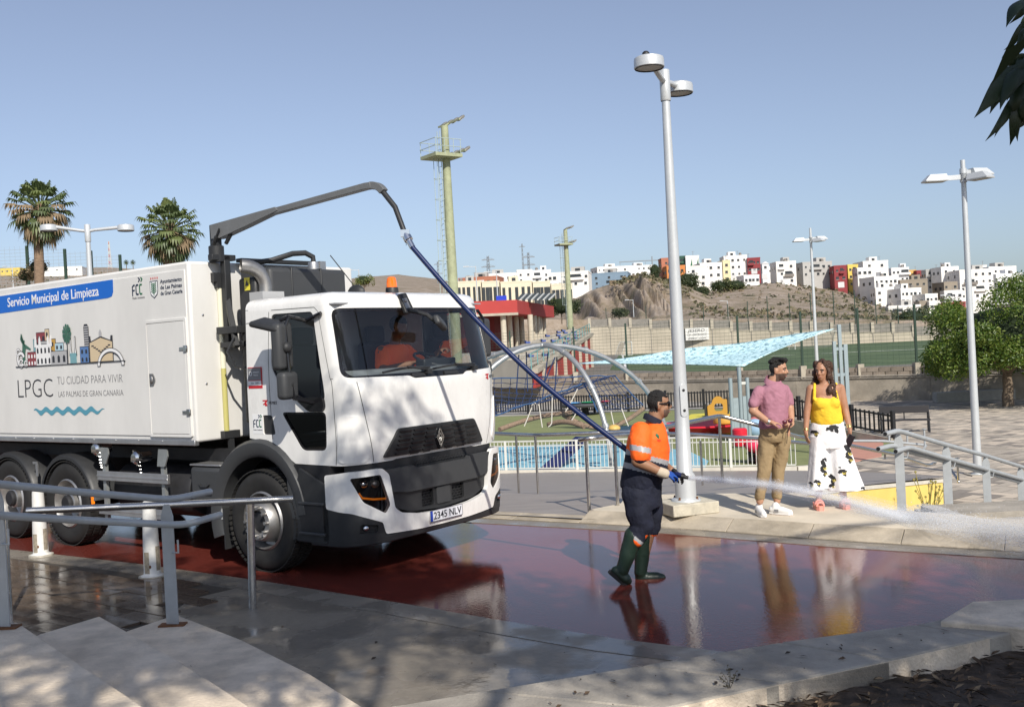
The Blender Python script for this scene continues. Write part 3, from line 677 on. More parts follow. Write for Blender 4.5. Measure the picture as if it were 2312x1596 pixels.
# ---- fender, steps, wheel arch
mb = MB()
rgs = []
for k in range(22):
    a = R(200)-R(196)*k/21
    rgs.append([(.82*math.cos(a)*(1 if math.cos(a) < 0 else .93)-.03, y, .52+r*math.sin(a)/.82*(.82 if True else 1)) for y, r in ((-.92, .86), (-1.20, .86), (-1.245, .83), (-1.25, .76), (-1.20, .72), (-.92, .72))])
for q in rgs: pass
rgs = []
for k in range(24):
    a = R(197)-R(190)*k/23; rgs.append([((r*math.cos(a))*(1.0 if math.cos(a) < 0 else .86)-.02, y, .53+r*math.sin(a)) for y, r in ((-.92, .845), (-1.20, .845), (-1.248, .81), (-1.252, .70), (-1.22, .66), (-.92, .66))])
mb.loft(rgs); fen = obj('front_fender', mb, M_dgrey, TRK, smooth=45)
mb = MB(); mb.bx(.50, 1.02, -1.21, -.7, .345, 1.12); obj('step_well', mb, M_chass, TRK)
mb = MB(); mb.prism(rpoly([(.44, .36), (.95, .345), (1.0, .40), (1.0, .92), (.60, 1.10), (.56, .94), (.52, .80)], .03), -1.235, -1.205, lambda x, y, z: (x, z, y)); 
stp = obj('step_panel', mb, M_blackp, TRK, bevel=.008)
mb = MB(); mb.bx(.60, .93, -1.245, -1.236, .47, .74); obj('step_recess', mb, M_chass, stp)
for z in (.46, .76): mb = MB(); mb.bx(.58, .95, -1.26, -1.0, z-.03, z); obj('step_tread', mb, M_dgrey, stp, bevel=.008)
mb = MB(); mb.bx(.40, .60, -1.24, -.95, .55, 1.0); obj('arch_liner', mb, M_dgrey, TRK, bevel=.03)
# ---- wheels
def tyre_wheel(x, front=True, name='wheel', yc=-1.235, r=.525, wd=.30):
    t = MB(); t.lathe([(.30, -.02), (.33, -.005), (.42, .012), (.475, .006), (.505, -.02), (.522, -.05), (.525, -.06), (.525, -wd+.06), (.505, -wd+.02), (.42, -wd), (.30, -wd)], 48, (x, 0, r), 'Y')
    t.v = [(a, yc-b if False else yc+(-b), c) for a, b, c in t.v]
    o = obj('wheel', t, M_tyre, TRK, smooth=40)
    # tread blocks
    tb = MB()
    for k in range(60):
        a = 2*PI*k/60
        for yy in (-.05, .05, .15): 
            M = Matrix.Rotation(-a, 3, 'Y'); tb.box(M @ Vector((.528, 0, 0))+Vector((x, yc+.06+yy+.02, r)), (.012, .075, .04), M=M)
    obj('tread', tb, M_tyre, o, smooth=0)
    rm = MB()
    if front: prof_ = [(.305, .0), (.285, .02), (.27, .03), (.25, -.03), (.22, -.06), (.20, .055), (.175, .075), (.10, .075), (.095, .10), (0.0, .105)]
    else: prof_ = [(.305, .0), (.285, .01), (.27, .04), (.255, .16), (.22, .19), (.15, .19), (.12, .14), (.115, .03), (.10, .015), (0, .01)]
    if front: prof_ = [(.308, .012), (.290, -.006), (.275, .06), (.262, .10), (.235, .105), (.215, .03), (.195, -.055), (.185, -.065), (.125, -.065), (.118, -.03), (.112, -.01), (.02, -.012), (.0, -.012)]
    else: prof_ = [(.308, .012), (.290, -.004), (.27, .05), (.262, .17), (.23, .19), (.15, .19), (.13, .10), (.125, .03), (.1, .015), (0, .012)]
    rm.lathe(prof_, 48, (x, yc, r), 'Y'); rim = obj('rim', rm, M_rim, o, smooth=40)
    hb = MB(); hb.lathe([(.108, -.012 if front else .02), (.105, -.035 if front else -.01), (.085, -.045 if front else -.03), (0, -.045 if front else -.03)], 24, (x, yc, r), 'Y'); obj('hub_cap', hb, M_chass, rim)
    for k in range(10):
        a = 2*PI*k/10; nb = MB(); rr = .155 if front else .19; y = yc-.065 if front else yc+.19
        nb.lathe([(.0, -.045), (.017, -.043), (.019, 0)], 8, (x+rr*math.cos(a), y, r+rr*math.sin(a)), 'Y'); obj('wheel_nut', nb, M_rim, rim)
    if front:
        for k in range(8):
            a = 2*PI*(k+.5)/8; nb = MB(); nb.ball((x+.235*math.cos(a), yc+.10, r+.235*math.sin(a)), (.028, .012, .028), 10, 6); obj('rim_hole', nb, M_chass, rim)
    return o
tyre_wheel(0, True); tyre_wheel(-3.72, False); tyre_wheel(-5.10, False)
for x in (0, -3.72, -5.1):     # wheels on the far side
    t = MB(); t.lathe([(.0, 1.05), (.30, 1.05), (.42, 1.235), (.50, 1.23), (.525, 1.18), (.525, .9), (.5, .86), (0, .86)], 40, (x, 0, .525), 'Y'); obj('wheel', t, M_tyre, TRK)
# ---- chassis and underslung gear, plus added far-side blocks
mb = MB()
for y in (-.42, .42): mb.bx(-7.6, 1.1, y-.05, y+.05, .80, 1.08)
for x in (-6.6, -4.4, -2.4, -.9, .6): mb.bx(x-.05, x+.05, -.4, .4, .85, 1.05)
mb.bx(-7.6, -.5, -.9, .9, 1.08, 1.22)
mb.tube([(0, -1, .525), (0, 1, .525)], .07); mb.tube([(-3.72, -1, .525), (-3.72, 1, .525)], .1); mb.tube([(-5.1, -1, .525), (-5.1, 1, .525)], .1)
mb.bx(-3.0, -1.0, -.85, .85, .42, .95); mb.bx(.1, 1.0, -.8, .8, .5, 1.1); mb.bx(-3.0, -.7, .5, 1.22, .16, 1.2); mb.bx(.45, 1.0, .7, 1.22, .33, 1.12); mb.bx(-.7, .45, .75, .84, .3, 1.2); mb.bx(-3.1, 1.05, -.35, .75, .40, .9); mb.bx(-7.5, -3.0, .6, .84, .4, 1.2)  # hidden far-side blocks added to keep bright sky reflections out beneath the truck
obj('chassis', mb, M_chass, TRK)
mb = MB(); mb.bx(-1.30, -.74, -1.16, -.5, .62, 1.05); bat = obj('battery_box', mb, M_dgrey, TRK, bevel=.05)
mb = MB(); mb.bx(-1.30, -.76, -1.15, -.5, 1.055, 1.075); obj('tread_plate', mb, M_galv, bat, bevel=.006)
mb = MB(); mb.bx(-1.20, -.84, -1.17, -1.155, .74, .77); mb.tube([(-1.12, -1.17, .86), (-1.08, -1.175, .83), (-.98, -1.175, .83), (-.94, -1.17, .86)], .008); obj('box_rib', mb, M_blackp, bat)
mb = MB(); mb.bx(-.765, -.725, -1.19, -1.17, .86, .95); obj('side_marker', mb, M_amber, bat)
mb = MB(); mb.lathe([(0, -2.95), (.28, -2.95), (.30, -2.92), (.30, -1.48), (.28, -1.45), (0, -1.45)], 24, (0, -.78, .72), 'X'); obj('air_tank', mb, M_chass, TRK)
# mud flaps
mb = MB(); mb.bx(-.66, -.64, -1.22, -.9, .18, .62); obj('mud_flap', mb, M_blackp, TRK)
mb = MB(); mb.tube([(-.70, -1.15, 1.05), (-.70, -1.2, .95), (-.68, -1.22, .5)], .012); obj('flap_stay', mb, M_galv, TRK)
# rear mudguards
for x in (-3.72, -5.10):
    mb = MB(); rgs = []
    for k in range(20):
        a = R(172)-R(166)*k/19 if x > -4 else R(168)-R(160)*k/19
        rgs.append([(x+r*math.cos(a), y, .525+r*math.sin(a)*.97) for y, r in ((-.85, .64), (-1.22, .64), (-1.25, .61), (-1.25, .57), (-1.23, .60), (-.85, .60))])
    mb.loft(rgs); mg = obj('mudguard', mb, M_blackp, TRK, smooth=45)
    mb = MB(); mb.bx(x+.585, x+.61, -1.262, -1.23, .55, .66)
    if x > -4: obj('side_marker', mb, M_amber, mg)
mb = MB(); mb.box((-4.36, -1.255, .93), (.05, .012, .16), 0); mb.box((-4.40, -1.255, 1.02), (.10, .012, .03)); obj('clamp', mb, M_galv, TRK)
# side guard rails
sg_ = MB()
gd = bpy.data.objects.new('side_guard', None); COL.objects.link(gd); gd.parent = TRK
for z in (.90, .49): mb = MB(); mb.bx(-3.02, -1.60, -1.235, -1.20, z-.055, z+.055); mb.bx(-3.02, -1.60, -1.242, -1.235, z-.012, z+.012); obj('guard_rail', mb, M_galv, gd, bevel=.006)
for x in (-2.92, -1.74):
    mb = MB(); mb.bx(x-.03, x+.03, -1.20, -1.16, .35, 1.1); mb.prism([(x-.07, 1.04), (x+.07, 1.04), (x+.14, 1.16), (x+.13, 1.24), (x-.03, 1.24)], -1.22, -1.205, lambda a, b, c: (a, c, b)); obj('guard_bracket', mb, mat('galvanised dull', (.36, .38, .38), .5, metal=.6, var=.15), gd)
# water couplings with chrome caps and chains
for x, z in ((-3.02, 1.22), (-2.20, 1.13)):
    cp = MB(); cp.lathe([(0, -1.27), (.05, -1.265), (.075, -1.24), (.078, -1.20), (.06, -1.19), (.06, -1.05)], 16, (x, 0, z), 'Y'); 
    for k in range(4): a = PI/2*k+.4; cp.box((x+.08*math.cos(a), -1.22, z+.08*math.sin(a)), (.03, .04, .03))
    cpo = obj('water_coupling', cp, M_chrome, TRK)
    mb = MB()
    for k in range(14): t = k/13; mb.ball((x+.06+.10*math.sin(PI*t)*.4-.12*t*.3, -1.22, z-.05-.20*math.sin(PI*t)*.9), .009, 6, 4)
    obj('chain', mb, M_chrome, cpo)
# ---- box body
BX0, BX1, BZ0, BZ1 = -7.9, -1.01, 1.325, 3.315
mb = MB(); mb.bx(BX0, BX1, -1.24, 1.25, BZ0, BZ1); box = obj('box_body', mb, M_boxp, TRK, bevel=.03, bseg=3)
mb = MB(); mb.bx(BX0+.1, BX1-.06, -1.252, -1.238, BZ0+.07, BZ1-.09); obj('side_panel', mb, M_boxp, box, bevel=.003)
mb = MB(); mb.bx(BX0, BX1-.02, -1.262, -1.20, BZ0-.035, BZ0+.028); obj('sill_rail', mb, M_galv, box, bevel=.008)
for k in range(9): mb = MB(); mb.lathe([(0, -.008), (.008, -.006), (.01, 0)], 8, (-5.3+.46*k, -1.2625, BZ0+.012), 'Y'); obj('rivet', mb, M_galv, box)
# locker door
dx0, dx1, dz0, dz1 = -1.84, -1.075, 1.385, 2.70
fr = MB(); wrap(fr, rrect(dx0, dx1, dz0, dz1, .02), lambda a, b, d: Vector((a, -1.252-d, b)), .014, [rrect(dx0+.03, dx1-.03, dz0+.03, dz1-.03, .02)], .3); ld = obj('locker_door', fr, M_boxp, box, bevel=.003)
mb = MB(); mb.bx(dx0+.036, dx1-.036, -1.264, -1.25, dz0+.036, dz1-.036); obj('door_leaf', mb, M_boxp, ld, bevel=.003)
mb = MB(); mb.bx(dx0+.028, dx1-.028, -1.2535, -1.251, dz0+.028, dz1-.028); obj('door_gap', mb, M_ink2, ld)
for z in (2.36, 1.66): mb = MB(); mb.bx(dx1-.13, dx1-.035, -1.276, -1.262, z-.018, z+.018); mb.bx(dx1-.05, dx1+.01, -1.282, -1.262, z-.035, z+.035); obj('hinge', mb, M_chrome, ld, bevel=.004)
mb = MB(); mb.prism(rpoly([(dx0+.05, 1.96), (dx0+.12, 1.96), (dx0+.155, 2.01), (dx0+.155, 2.05), (dx0+.12, 2.10), (dx0+.05, 2.10)], .012), -1.272, -1.262, lambda a, b, c: (a, c, b)); mb.ball((dx0+.09, -1.275, 2.03), (.03, .012, .045), 10, 6); obj('door_latch', mb, M_steelg, ld)
# front face details of the box
mb = MB(); mb.tube([(-.985, -.86, 1.42), (-.985, -.86, 2.12)], .03, 12); obj('gauge_fluid', mb, M_yel, box)
mb = MB(); mb.tube([(-.985, -.86, 2.12), (-.985, -.86, 3.08)], .03, 12); obj('level_gauge', mb, M_lensy, box)
mb = MB(); mb.bx(-1.01, -.95, -.95, -.77, 3.09, 3.19); mb.bx(-1.01, -.95, -.91, -.80, 3.02, 3.09); mb.bx(-1.01, -.93, -.93, -.72, 1.34, 1.42); mb.bx(-.98, -.94, -.86, -.80, 1.22, 1.34); obj('gauge_bracket', mb, M_blackp, box)
for z in (2.72, 1.96): mb = MB(); mb.ball((-1.008, -1.08, z), (.008, .014, .014), 8, 6); obj('bolt', mb, M_chrome, box)
# ---- decals on the box side
Y0 = -1.2535
def decal(poly, m, par, d=0.0, nm='graphic', y0=None):
    mb = MB(); mb.prism(poly, 0, .0016, lambda a, b, c: (a, (Y0 if y0 is None else y0)-d-c, b)); return obj(nm, mb, m, par, smooth=0)
ban = decal([(-6.9, 2.965), (-2.55, 3.015), (-2.47, 3.03), (-2.44, 3.08), (-2.435, 3.225), (-6.9, 3.205)], M_blue, box, nm='banner')
lettering('Servicio Municipal de Limpieza', .17, SIDEM(-4.87, 3.058, .0065), M_whitev, ban, width=2.13, shear=.0, bold=.0012)
# drawn city skyline
art = bpy.data.objects.new('skyline_graphic', None); COL.objects.link(art); art.parent = TRK
def ap(pts, m, d=0): return decal(pts, m, art, d, 'drawing')
zb = 2.265
def house(x0, x1, z1, m, win=2, d=0, top=None, rows=2, wm=None):
    ap([(x0-.008, zb), (x1+.008, zb), (x1+.008, z1+.008), (x0-.008, z1+.008)], M_ink, d)
    ap([(x0, zb), (x1, zb), (x1, z1), (x0, z1)], m, d+.0012)
    for i in range(win):
        for j in range(rows):
            cx = x0+(x1-x0)*(i+.5)/win; cz = zb+(z1-zb)*(j+.45)/rows; w_ = (x1-x0)/win*.22; hh = (z1-zb)/rows*.28
            ap([(cx-w_, cz-hh), (cx+w_, cz-hh), (cx+w_, cz+hh*.5), (cx, cz+hh), (cx-w_, cz+hh*.5)], wm or M_ink, d+.0024)
cR = mat('art maroon', (.24, .05, .06), .5); cY = mat('art ochre', (.50, .30, .07), .5); cB = mat('art blue', (.10, .20, .42), .5); cT = mat('art teal', (.18, .36, .40), .5); cG = mat('art grey', (.42, .42, .43), .5); cS = mat('art sand', (.62, .50, .33), .5); cW = mat('art white', (.80, .80, .80), .5); cGn = mat('art green', (.05, .14, .10), .5); cL = mat('art light blue', (.42, .58, .66), .5)
house(-4.28, -4.12, 2.60, cT, 1, 0, rows=3); house(-4.20, -3.98, 2.68, cR, 2, .0001, rows=3); house(-3.99, -3.90, 2.715, cS, 1, .0002, rows=4)
house(-3.92, -3.76, 2.585, cY, 1, .0003, rows=3); house(-3.77, -3.58, 2.53, cL, 2, .0004, rows=3)
house(-4.43, -4.22, 2.44, cR, 3, .005, wm=cW); house(-4.22, -3.86, 2.53, cW, 4, .006); house(-4.14, -3.94, 2.57, cG, 2, .003)
house(-3.87, -3.50, 2.43, cG, 3, .007, rows=1); house(-3.20, -3.02, 2.46, cB, 2, .005)
for x in (-4.22, -4.12, -3.92, -3.86): ap([(x-.03, 2.50), (x+.03, 2.50), (x+.02, 2.60), (x, 2.64), (x-.02, 2.60)], cW, .0085)
ap([(-3.10, zb), (-3.00, zb), (-3.0, 2.70), (-3.03, 2.735), (-3.09, 2.735), (-3.11, 2.70)], M_ink, .002)
for k in range(14): ap([(-3.10, 2.33+.028*k), (-3.01, 2.33+.028*k), (-3.01, 2.345+.028*k), (-3.10, 2.345+.028*k)], cG, .0034)
ap([(-3.0, zb), (-2.50, zb), (-2.50, 2.575), (-2.54, 2.575), (-2.55, 2.52), (-2.75, 2.575), (-2.96, 2.52), (-2.97, 2.585), (-3.0, 2.585)], M_ink, .003); ap([(-2.985, zb+.01), (-2.515, zb+.01), (-2.515, 2.50), (-2.75, 2.555), (-2.985, 2.50)], cS, .0044)
ap([(-2.78, 2.57), (-2.72, 2.57), (-2.72, 2.62), (-2.75, 2.66), (-2.78, 2.62)], cG, .0052)
for k in range(5): ap([(-2.95+.045*k, 2.47-.02*k), (-2.90+.045*k, 2.47-.02*k), (-2.90+.045*k, 2.455-.02*k), (-2.95+.045*k, 2.455-.02*k)], M_ink, .0058); ap([(-2.60-.045*k, 2.47-.02*k), (-2.55-.045*k, 2.47-.02*k), (-2.55-.045*k, 2.455-.02*k), (-2.60-.045*k, 2.455-.02*k)], M_ink, .0058)
# arched bridge
arc = [(-2.56+.27*math.cos(PI-PI*k/16), 2.22+.20*math.sin(PI*k/16)) for k in range(17)]; arci = [(-2.56+.23*math.cos(PI-PI*k/16), 2.22+.165*math.sin(PI*k/16)) for k in range(17)]
arco = [(-2.56+.282*math.cos(PI-PI*k/16), 2.215+.213*math.sin(PI*k/16)) for k in range(17)]; arcii = [(-2.56+.218*math.cos(PI-PI*k/16), 2.215+.153*math.sin(PI*k/16)) for k in range(17)]
for k in range(16):
    ap([arco[k], arco[k+1], arcii[k+1], arcii[k]], M_ink, .0064); ap([arc[k], arc[k+1], arci[k+1], arci[k]], cW, .0072)
ap([(-4.74, zb-.006), (-2.26, zb-.006), (-2.26, zb+.006), (-4.74, zb+.006)], M_ink, .0074)
# palm, chimneys, statue
ap([(-3.50, zb), (-3.475, zb), (-3.468, 2.60), (-3.482, 2.60)], M_ink, .008)
for k in range(11):
    a = 2*PI*k/11; L = .095; ap([(-3.475, 2.64), (-3.475+L*math.cos(a-.22), 2.64+1.2*L*math.sin(a-.22)), (-3.475+1.05*L*math.cos(a), 2.64+1.3*L*math.sin(a)), (-3.475+L*math.cos(a+.22), 2.64+1.2*L*math.sin(a+.22))], cGn, .0084+.0003*k)
for x in (-3.41, -3.31):
    ap([(x-.035, zb+.10), (x+.035, zb+.10), (x+.014, 2.46), (x+.014, 2.60), (x-.014, 2.60), (x-.014, 2.46)], M_ink, .004); ap([(x-.018, zb+.11), (x+.018, zb+.11), (x+.005, 2.45), (x+.005, 2.59), (x-.005, 2.59), (x-.005, 2.45)], cW, .0052)
ap([(-3.43, zb), (-3.29, zb), (-3.29, zb+.13), (-3.43, zb+.13)], cT, .0056)
st_ = [(-4.56, 2.30), (-4.50, 2.30), (-4.49, 2.44), (-4.47, 2.50), (-4.36, 2.47), (-4.35, 2.49), (-4.47, 2.545), (-4.50, 2.56), (-4.49, 2.60), (-4.525, 2.61), (-4.535, 2.565), (-4.56, 2.57), (-4.60, 2.62), (-4.575, 2.69), (-4.555, 2.685), (-4.575, 2.62), (-4.55, 2.545), (-4.565, 2.44)]
ap(st_, cGn, .004)
for cx, cz, r_ in ((-4.60, 2.36, .10), (-4.60, 2.31, .06), (-4.48, 2.30, .045), (-4.66, 2.45, .05)):
    for k in range(12):
        a0, a1 = R(20)+R(290)*k/12, R(20)+R(290)*(k+1)/12; rr = (r_, r_*.62)
        ap([(cx+rr[0]*1.12*math.cos(a0), cz+rr[0]*1.12*math.sin(a0)), (cx+rr[0]*1.12*math.cos(a1), cz+rr[0]*1.12*math.sin(a1)), (cx+rr[1]*.85*math.cos(a1), cz+rr[1]*.85*math.sin(a1)), (cx+rr[1]*.85*math.cos(a0), cz+rr[1]*.85*math.sin(a0))], M_ink, .0062)
        ap([(cx+rr[0]*math.cos(a0), cz+rr[0]*math.sin(a0)), (cx+rr[0]*math.cos(a1), cz+rr[0]*math.sin(a1)), (cx+rr[1]*math.cos(a1), cz+rr[1]*math.sin(a1)), (cx+rr[1]*math.cos(a0), cz+rr[1]*math.sin(a0))], cW, .0070)
lettering('LPGC', .345, SIDEM(-4.73, 1.862, .004), M_ink, box, width=.85, bold=-.006)
lettering('TU CIUDAD PARA VIVIR', .14, SIDEM(-3.765, 2.018, .004), M_ink2, box, width=1.42, bold=-.002)
lettering('LAS PALMAS DE GRAN CANARIA', .10, SIDEM(-3.755, 1.862, .004), M_ink2, box, width=1.41, bold=-.001)
wv = MB(); n = 72
for k in range(n):
    f0, f1 = k/n, (k+1)/n
    def wz(f): return 1.685+.024*math.sin(f*2*PI*6.3+.6)
    def wt(f): return .032*min(1, f*9+.15)*min(1, (1-f)*6)
    wv.add([(-4.36+1.62*f0, Y0-.002, wz(f0)-wt(f0)), (-4.36+1.62*f1, Y0-.002, wz(f1)-wt(f1)), (-4.36+1.62*f1, Y0-.002, wz(f1)+wt(f1)), (-4.36+1.62*f0, Y0-.002, wz(f0)+wt(f0))], [(0, 1, 2, 3)])
obj('wave_graphic', wv, M_teal, box, smooth=0)
def company_logo(x, z, s, par, y0, xs=1.0):
    Q = lambda pts: [(x+a*s*xs, z+b*s) for a, b in pts]
    def c_(pts, m, d=0): return decal(Q(pts), m, par, d, 'logo', y0)
    c_([(0, 0), (.07, 0), (.07, .42), (.16, .48), (.25, .48), (.25, .56), (.12, .56), (0, .46)], M_navy); c_([(.09, .24), (.23, .24), (.23, .31), (.09, .31)], M_navy, .001)
    for k in (0, 1):
        o_ = .30+.30*k; c_([(o_, .12), (o_+.06, .03), (o_+.24, .03), (o_+.24, .11), (o_+.10, .11), (o_+.075, .16), (o_+.075, .43), (o_+.10, .48), (o_+.24, .48), (o_+.24, .56), (o_+.06, .56), (o_, .47)], (M_navy, M_grn)[k])
    c_([(.52, .66), (.62, .66), (.72, .77), (.62, .88), (.52, .88), (.62, .77)], M_navy); c_([(.72, .66), (.82, .66), (.92, .77), (.82, .88), (.72, .88), (.82, .77)], M_grn)
company_logo(-2.06, 3.0, .235, box, Y0)
lettering('Medio Ambiente', .035, SIDEM(-2.06, 2.965, .004), M_ink2, box, width=.24)
# municipal shield
shx, shz = -1.635, 3.06
so_ = [(-.075, .085), (.075, .085), (.075, -.03), (.06, -.075), (0, -.115), (-.06, -.075), (-.075, -.03)]
decal([(shx+a, shz+b) for a, b in so_], M_navy, box, 0, 'shield'); decal([(shx+a*.87, shz+b*.88) for a, b in so_], M_whitev, box, .0014, 'shield')
decal([(shx-.006, shz-.085), (shx+.006, shz-.085), (shx+.004, shz+.06), (shx-.004, shz+.06)], M_grn, box, .0028, 'shield')
for k in range(6):
    for s_ in (-1, 1): z = shz-.065+.02*k; decal([(shx, z), (shx+s_*.05, z+.028), (shx+s_*.046, z+.038), (shx, z+.012)], M_grn, box, .0028, 'shield')
for k in range(4): decal([(shx-.06+.04*k, shz+.105), (shx-.045+.04*k, shz+.10), (shx-.04+.04*k, shz+.118), (shx-.052+.04*k, shz+.128)], M_redd, box, 0, 'shield')
for k, t in enumerate(('Ayuntamiento', 'de Las Palmas', 'de Gran Canaria')): lettering(t, .062, SIDEM(-1.515, 3.105-.066*k, .004), M_navy, box, width=(.40, .395, .40)[k], bold=.0008)
# ---- cab side and front stickers
def SM2(x, z, d=.002): return frame((x, -1.2-d, z), (1, 0, 0), (0, 0, 1))
stk = MB(); stk.bx(-.145, .075, -1.2035, -1.2005, 1.90, 2.12); pv = obj('price_board', stk, M_redd, cab)
stk = MB(); stk.bx(-.145, .062, -1.2055, -1.2035, 1.985, 2.112); obj('board_panel', stk, M_ink2, pv)
stk = MB(); stk.bx(-.145, .062, -1.2055, -1.2035, 1.93, 1.978); obj('board_strip', stk, M_whitev, pv)
mb = MB(); mb.lathe([(.016, -1.2062), (.024, -1.2062)], 16, (-.10, 0, 2.055), 'Y'); obj('board_mark', mb, M_whitev, pv)
lettering('RENAULT', .022, SM2(-.06, 2.06, .0062), M_whitev, pv, width=.10); lettering('TRUCKS', .022, SM2(-.06, 2.03, .0062), M_whitev, pv, width=.08); lettering('2dr  500', .03, SM2(-.10, 1.945, .0062), M_ink2, pv, width=.12)
wp_ = MB(); wp_.bx(-.11, .05, -1.2025, -1.2005, 1.43, 1.63); obj('sticker', wp_, M_whitev, cab)
company_logo(-.10, 1.49, .155, cab, -1.203)
lettering('Medio Ambiente', .022, SM2(-.10, 1.462, .0035), M_ink2, cab, width=.14)
def femes(M, par, s):
    for pts in ([(0, .10), (.14, .10), (.09, .055), (.115, .0), (.06, 0), (.04, .055), (.075, .08), (.0, .08)], [(.01, .04), (.05, .04), (.04, .02), (.01, .02)]):
        mb = MB(); mb.prism([(a*s, b*s) for a, b in pts], 0, .0015); o = obj('badge', mb, M_redd, par, smooth=0); o.matrix_local = M
    lettering('FEMES', .075*s, M @ Matrix.Translation((.155*s, .025*s, .0)), M_ink, par, name='badge_lettering', width=.2*s, shear=.15)
femes(SM2(.065, 1.715, .0015), cab, .62)
q = CM(sy(.90), 1.845, .006); q2 = CM(sy(1.02), 1.845, .006); femes(frame(q, q2-q, (0, 0, 1)), cab, .62)
# ---- mirrors
mir = bpy.data.objects.new('mirror_arm', None)
mb = MB(); mb.tube([(.80, -1.22, 2.56), (.78, -1.42, 2.60), (.76, -1.46, 2.50), (.80, -1.46, 2.0), (.82, -1.44, 1.80), (.86, -1.22, 1.74)], .020, 8); mb.tube([(.80, -1.22, 2.56), (1.0, -1.2, 2.62)], .02); mir = obj('mirror_arm', mb, M_gloss, TRK)
mb = MB(); mb.ball((.73, -1.45, 2.30), (.06, .11, .235), 16, 12); 
def mirror_house(c, d, rz, nm='mirror_housing'):
    mb = MB(); mb.box((0, 0, 0), d); o = obj(nm, mb, M_dgrey, mir, bevel=min(d)*.38, bseg=4); o.location = c; o.rotation_euler = (0, 0, rz); return o
mirror_house((.72, -1.47, 2.31), (.12, .24, .46), R(14)); mirror_house((.77, -1.47, 1.93), (.12, .24, .27), R(14))
for z in (2.30, 1.94): mb = MB(); mb.ball((.79, -1.47, z), (.045, .055, .055), 12, 8); obj('mirror_pivot', mb, M_blackp, mir)
mb = MB(); mb.box((0, 0, 0), (.34, .26, .06)); o = obj('kerb_mirror', mb, M_blackp, mir, bevel=.028, bseg=4); o.location = (.60, -1.50, 2.53); o.rotation_euler = (R(12), R(14), R(15))
mb = MB(); mb.tube([(.78, -1.42, 2.60), (.7, -1.46, 2.57)], .02); obj('mirror_stay', mb, M_gloss, mir)
# left-hand mirror
mb = MB(); mb.tube([(.85, 1.2, 2.62), (.9, 1.40, 2.64), (.92, 1.46, 2.55), (.90, 1.46, 1.80), (.85, 1.22, 1.72)], .02, 8); ml = obj('mirror_arm', mb, M_gloss, TRK)
for z, hh in ((2.32, .46), (1.92, .25)): mb = MB(); mb.box((0, 0, 0), (.11, .22, hh)); o = obj('mirror_housing', mb, M_dgrey, ml, bevel=.04, bseg=4); o.location = (.88, 1.47, z); o.rotation_euler = (0, 0, R(-12))
# front blind-spot mirror and camera arm
mb = MB(); mb.prism(rpoly([(-.07, 0), (.07, 0), (.05, .22), (-.06, .22)], .02), -.02, .02); arm = obj('front_mirror_arm', mb, M_blackp, TRK, bevel=.008)
arm.matrix_local = frame((1.26, -.20, 2.60), (0, 1, 0.12), (-.35, 0, 1))
mb = MB(); mb.bx(-.05, .02, .05, .16, .021, .025); mb.ball((-.02, .13, .03), .018, 8, 6); obj('camera_eye', mb, M_steelg, arm)
mb = MB(); mb.tube([(-.0, .03, .0), (.0, -.03, .10), (.04, -.10, .18), (.10, -.20, .20)], .022, 8); obj('arm_stem', mb, M_blackp, arm)
mb = MB(); mb.box((0, 0, 0), (.11, .28, .07)); o = obj('blind_spot_mirror', mb, M_dgrey, arm, bevel=.03, bseg=4); o.location = (.16, -.22, .20); o.rotation_euler = (R(30), R(10), R(80))
# roof gear
mb = MB(); mb.lathe([(0, 2.84), (.072, 2.84), (.068, 2.89), (.062, 2.90)], 20, (.86, -.02, 0)); be = obj('beacon', mb, M_blackp, TRK)
mb = MB(); mb.lathe([(.060, 2.895), (.057, 2.95), (.049, 3.0), (.036, 3.012), (0, 3.014)], 20, (.86, -.02, 0)); obj('beacon_lens', mb, mat('amber dome', (.85, .16, .01), .12, coat=1, emit=((1, .22, .01), .12)), be)
mb = MB(); mb.lathe([(.03, 2.91), (.028, 2.97), (.0, 2.98)], 12, (.86, -.02, 0)); obj('beacon_bulb', mb, M_chrome, be)
mb = MB(); mb.ball((.95, -1.02, 2.785), (.085, .05, .035), 12, 8); mk = obj('roof_marker', mb, M_gloss, cab); mb = MB(); mb.ball((1.0, -1.05, 2.79), .025, 10, 8); obj('marker_lens', mb, M_chrome, mk)
mb = MB(); mb.ball((.55, -.25, 2.86), (.12, .06, .09), 12, 8); an = obj('roof_aerial', mb, M_blackp, cab); mb = MB(); mb.tube([(.55, -.27, 2.93), (.42, -.48, 3.27)], .006, 5); obj('aerial_rod', mb, M_blackp, an)
# ---- gear between cab and box: tank, exhaust, gantry
mb = MB(); mb.bx(-.78, -.27, -.74, .42, 2.35, 3.20); tk = obj('black_tank', mb, M_dgrey, TRK, bevel=.05, bseg=3)
for y in (-.42, .02): mb = MB(); mb.bx(-.79, -.262, y-.012, y+.012, 2.4, 3.206); obj('tank_rib', mb, M_blackp, tk, bevel=.01)
mb = MB(); mb.lathe([(0, 3.30), (.06, 3.30), (.065, 3.27), (.065, 3.20)], 16, (-.5, .12, 0)); mb.bx(-.55, -.45, .18, .27, 3.2, 3.31); mb.lathe([(.085, 3.205), (.085, 3.225), (0, 3.225)], 16, (-.5, .12, 0)); obj('tank_cap', mb, M_galv, tk)
mb = MB(); mb.tube([(-.95, -.55, 3.30), (-.80, -.5, 3.30), (-.68, -.35, 3.32), (-.6, -.1, 3.40), (-.55, .05, 3.41), (-.5, .12, 3.36), (-.5, .12, 3.30)], .032, 10); obj('tank_hose', mb, M_blackp, tk)
mb = MB(); mb.bx(-.68, -.40, -.84, -.56, 1.5, 3.1); hs = obj('exhaust_housing', mb, M_blackp, TRK, bevel=.03)
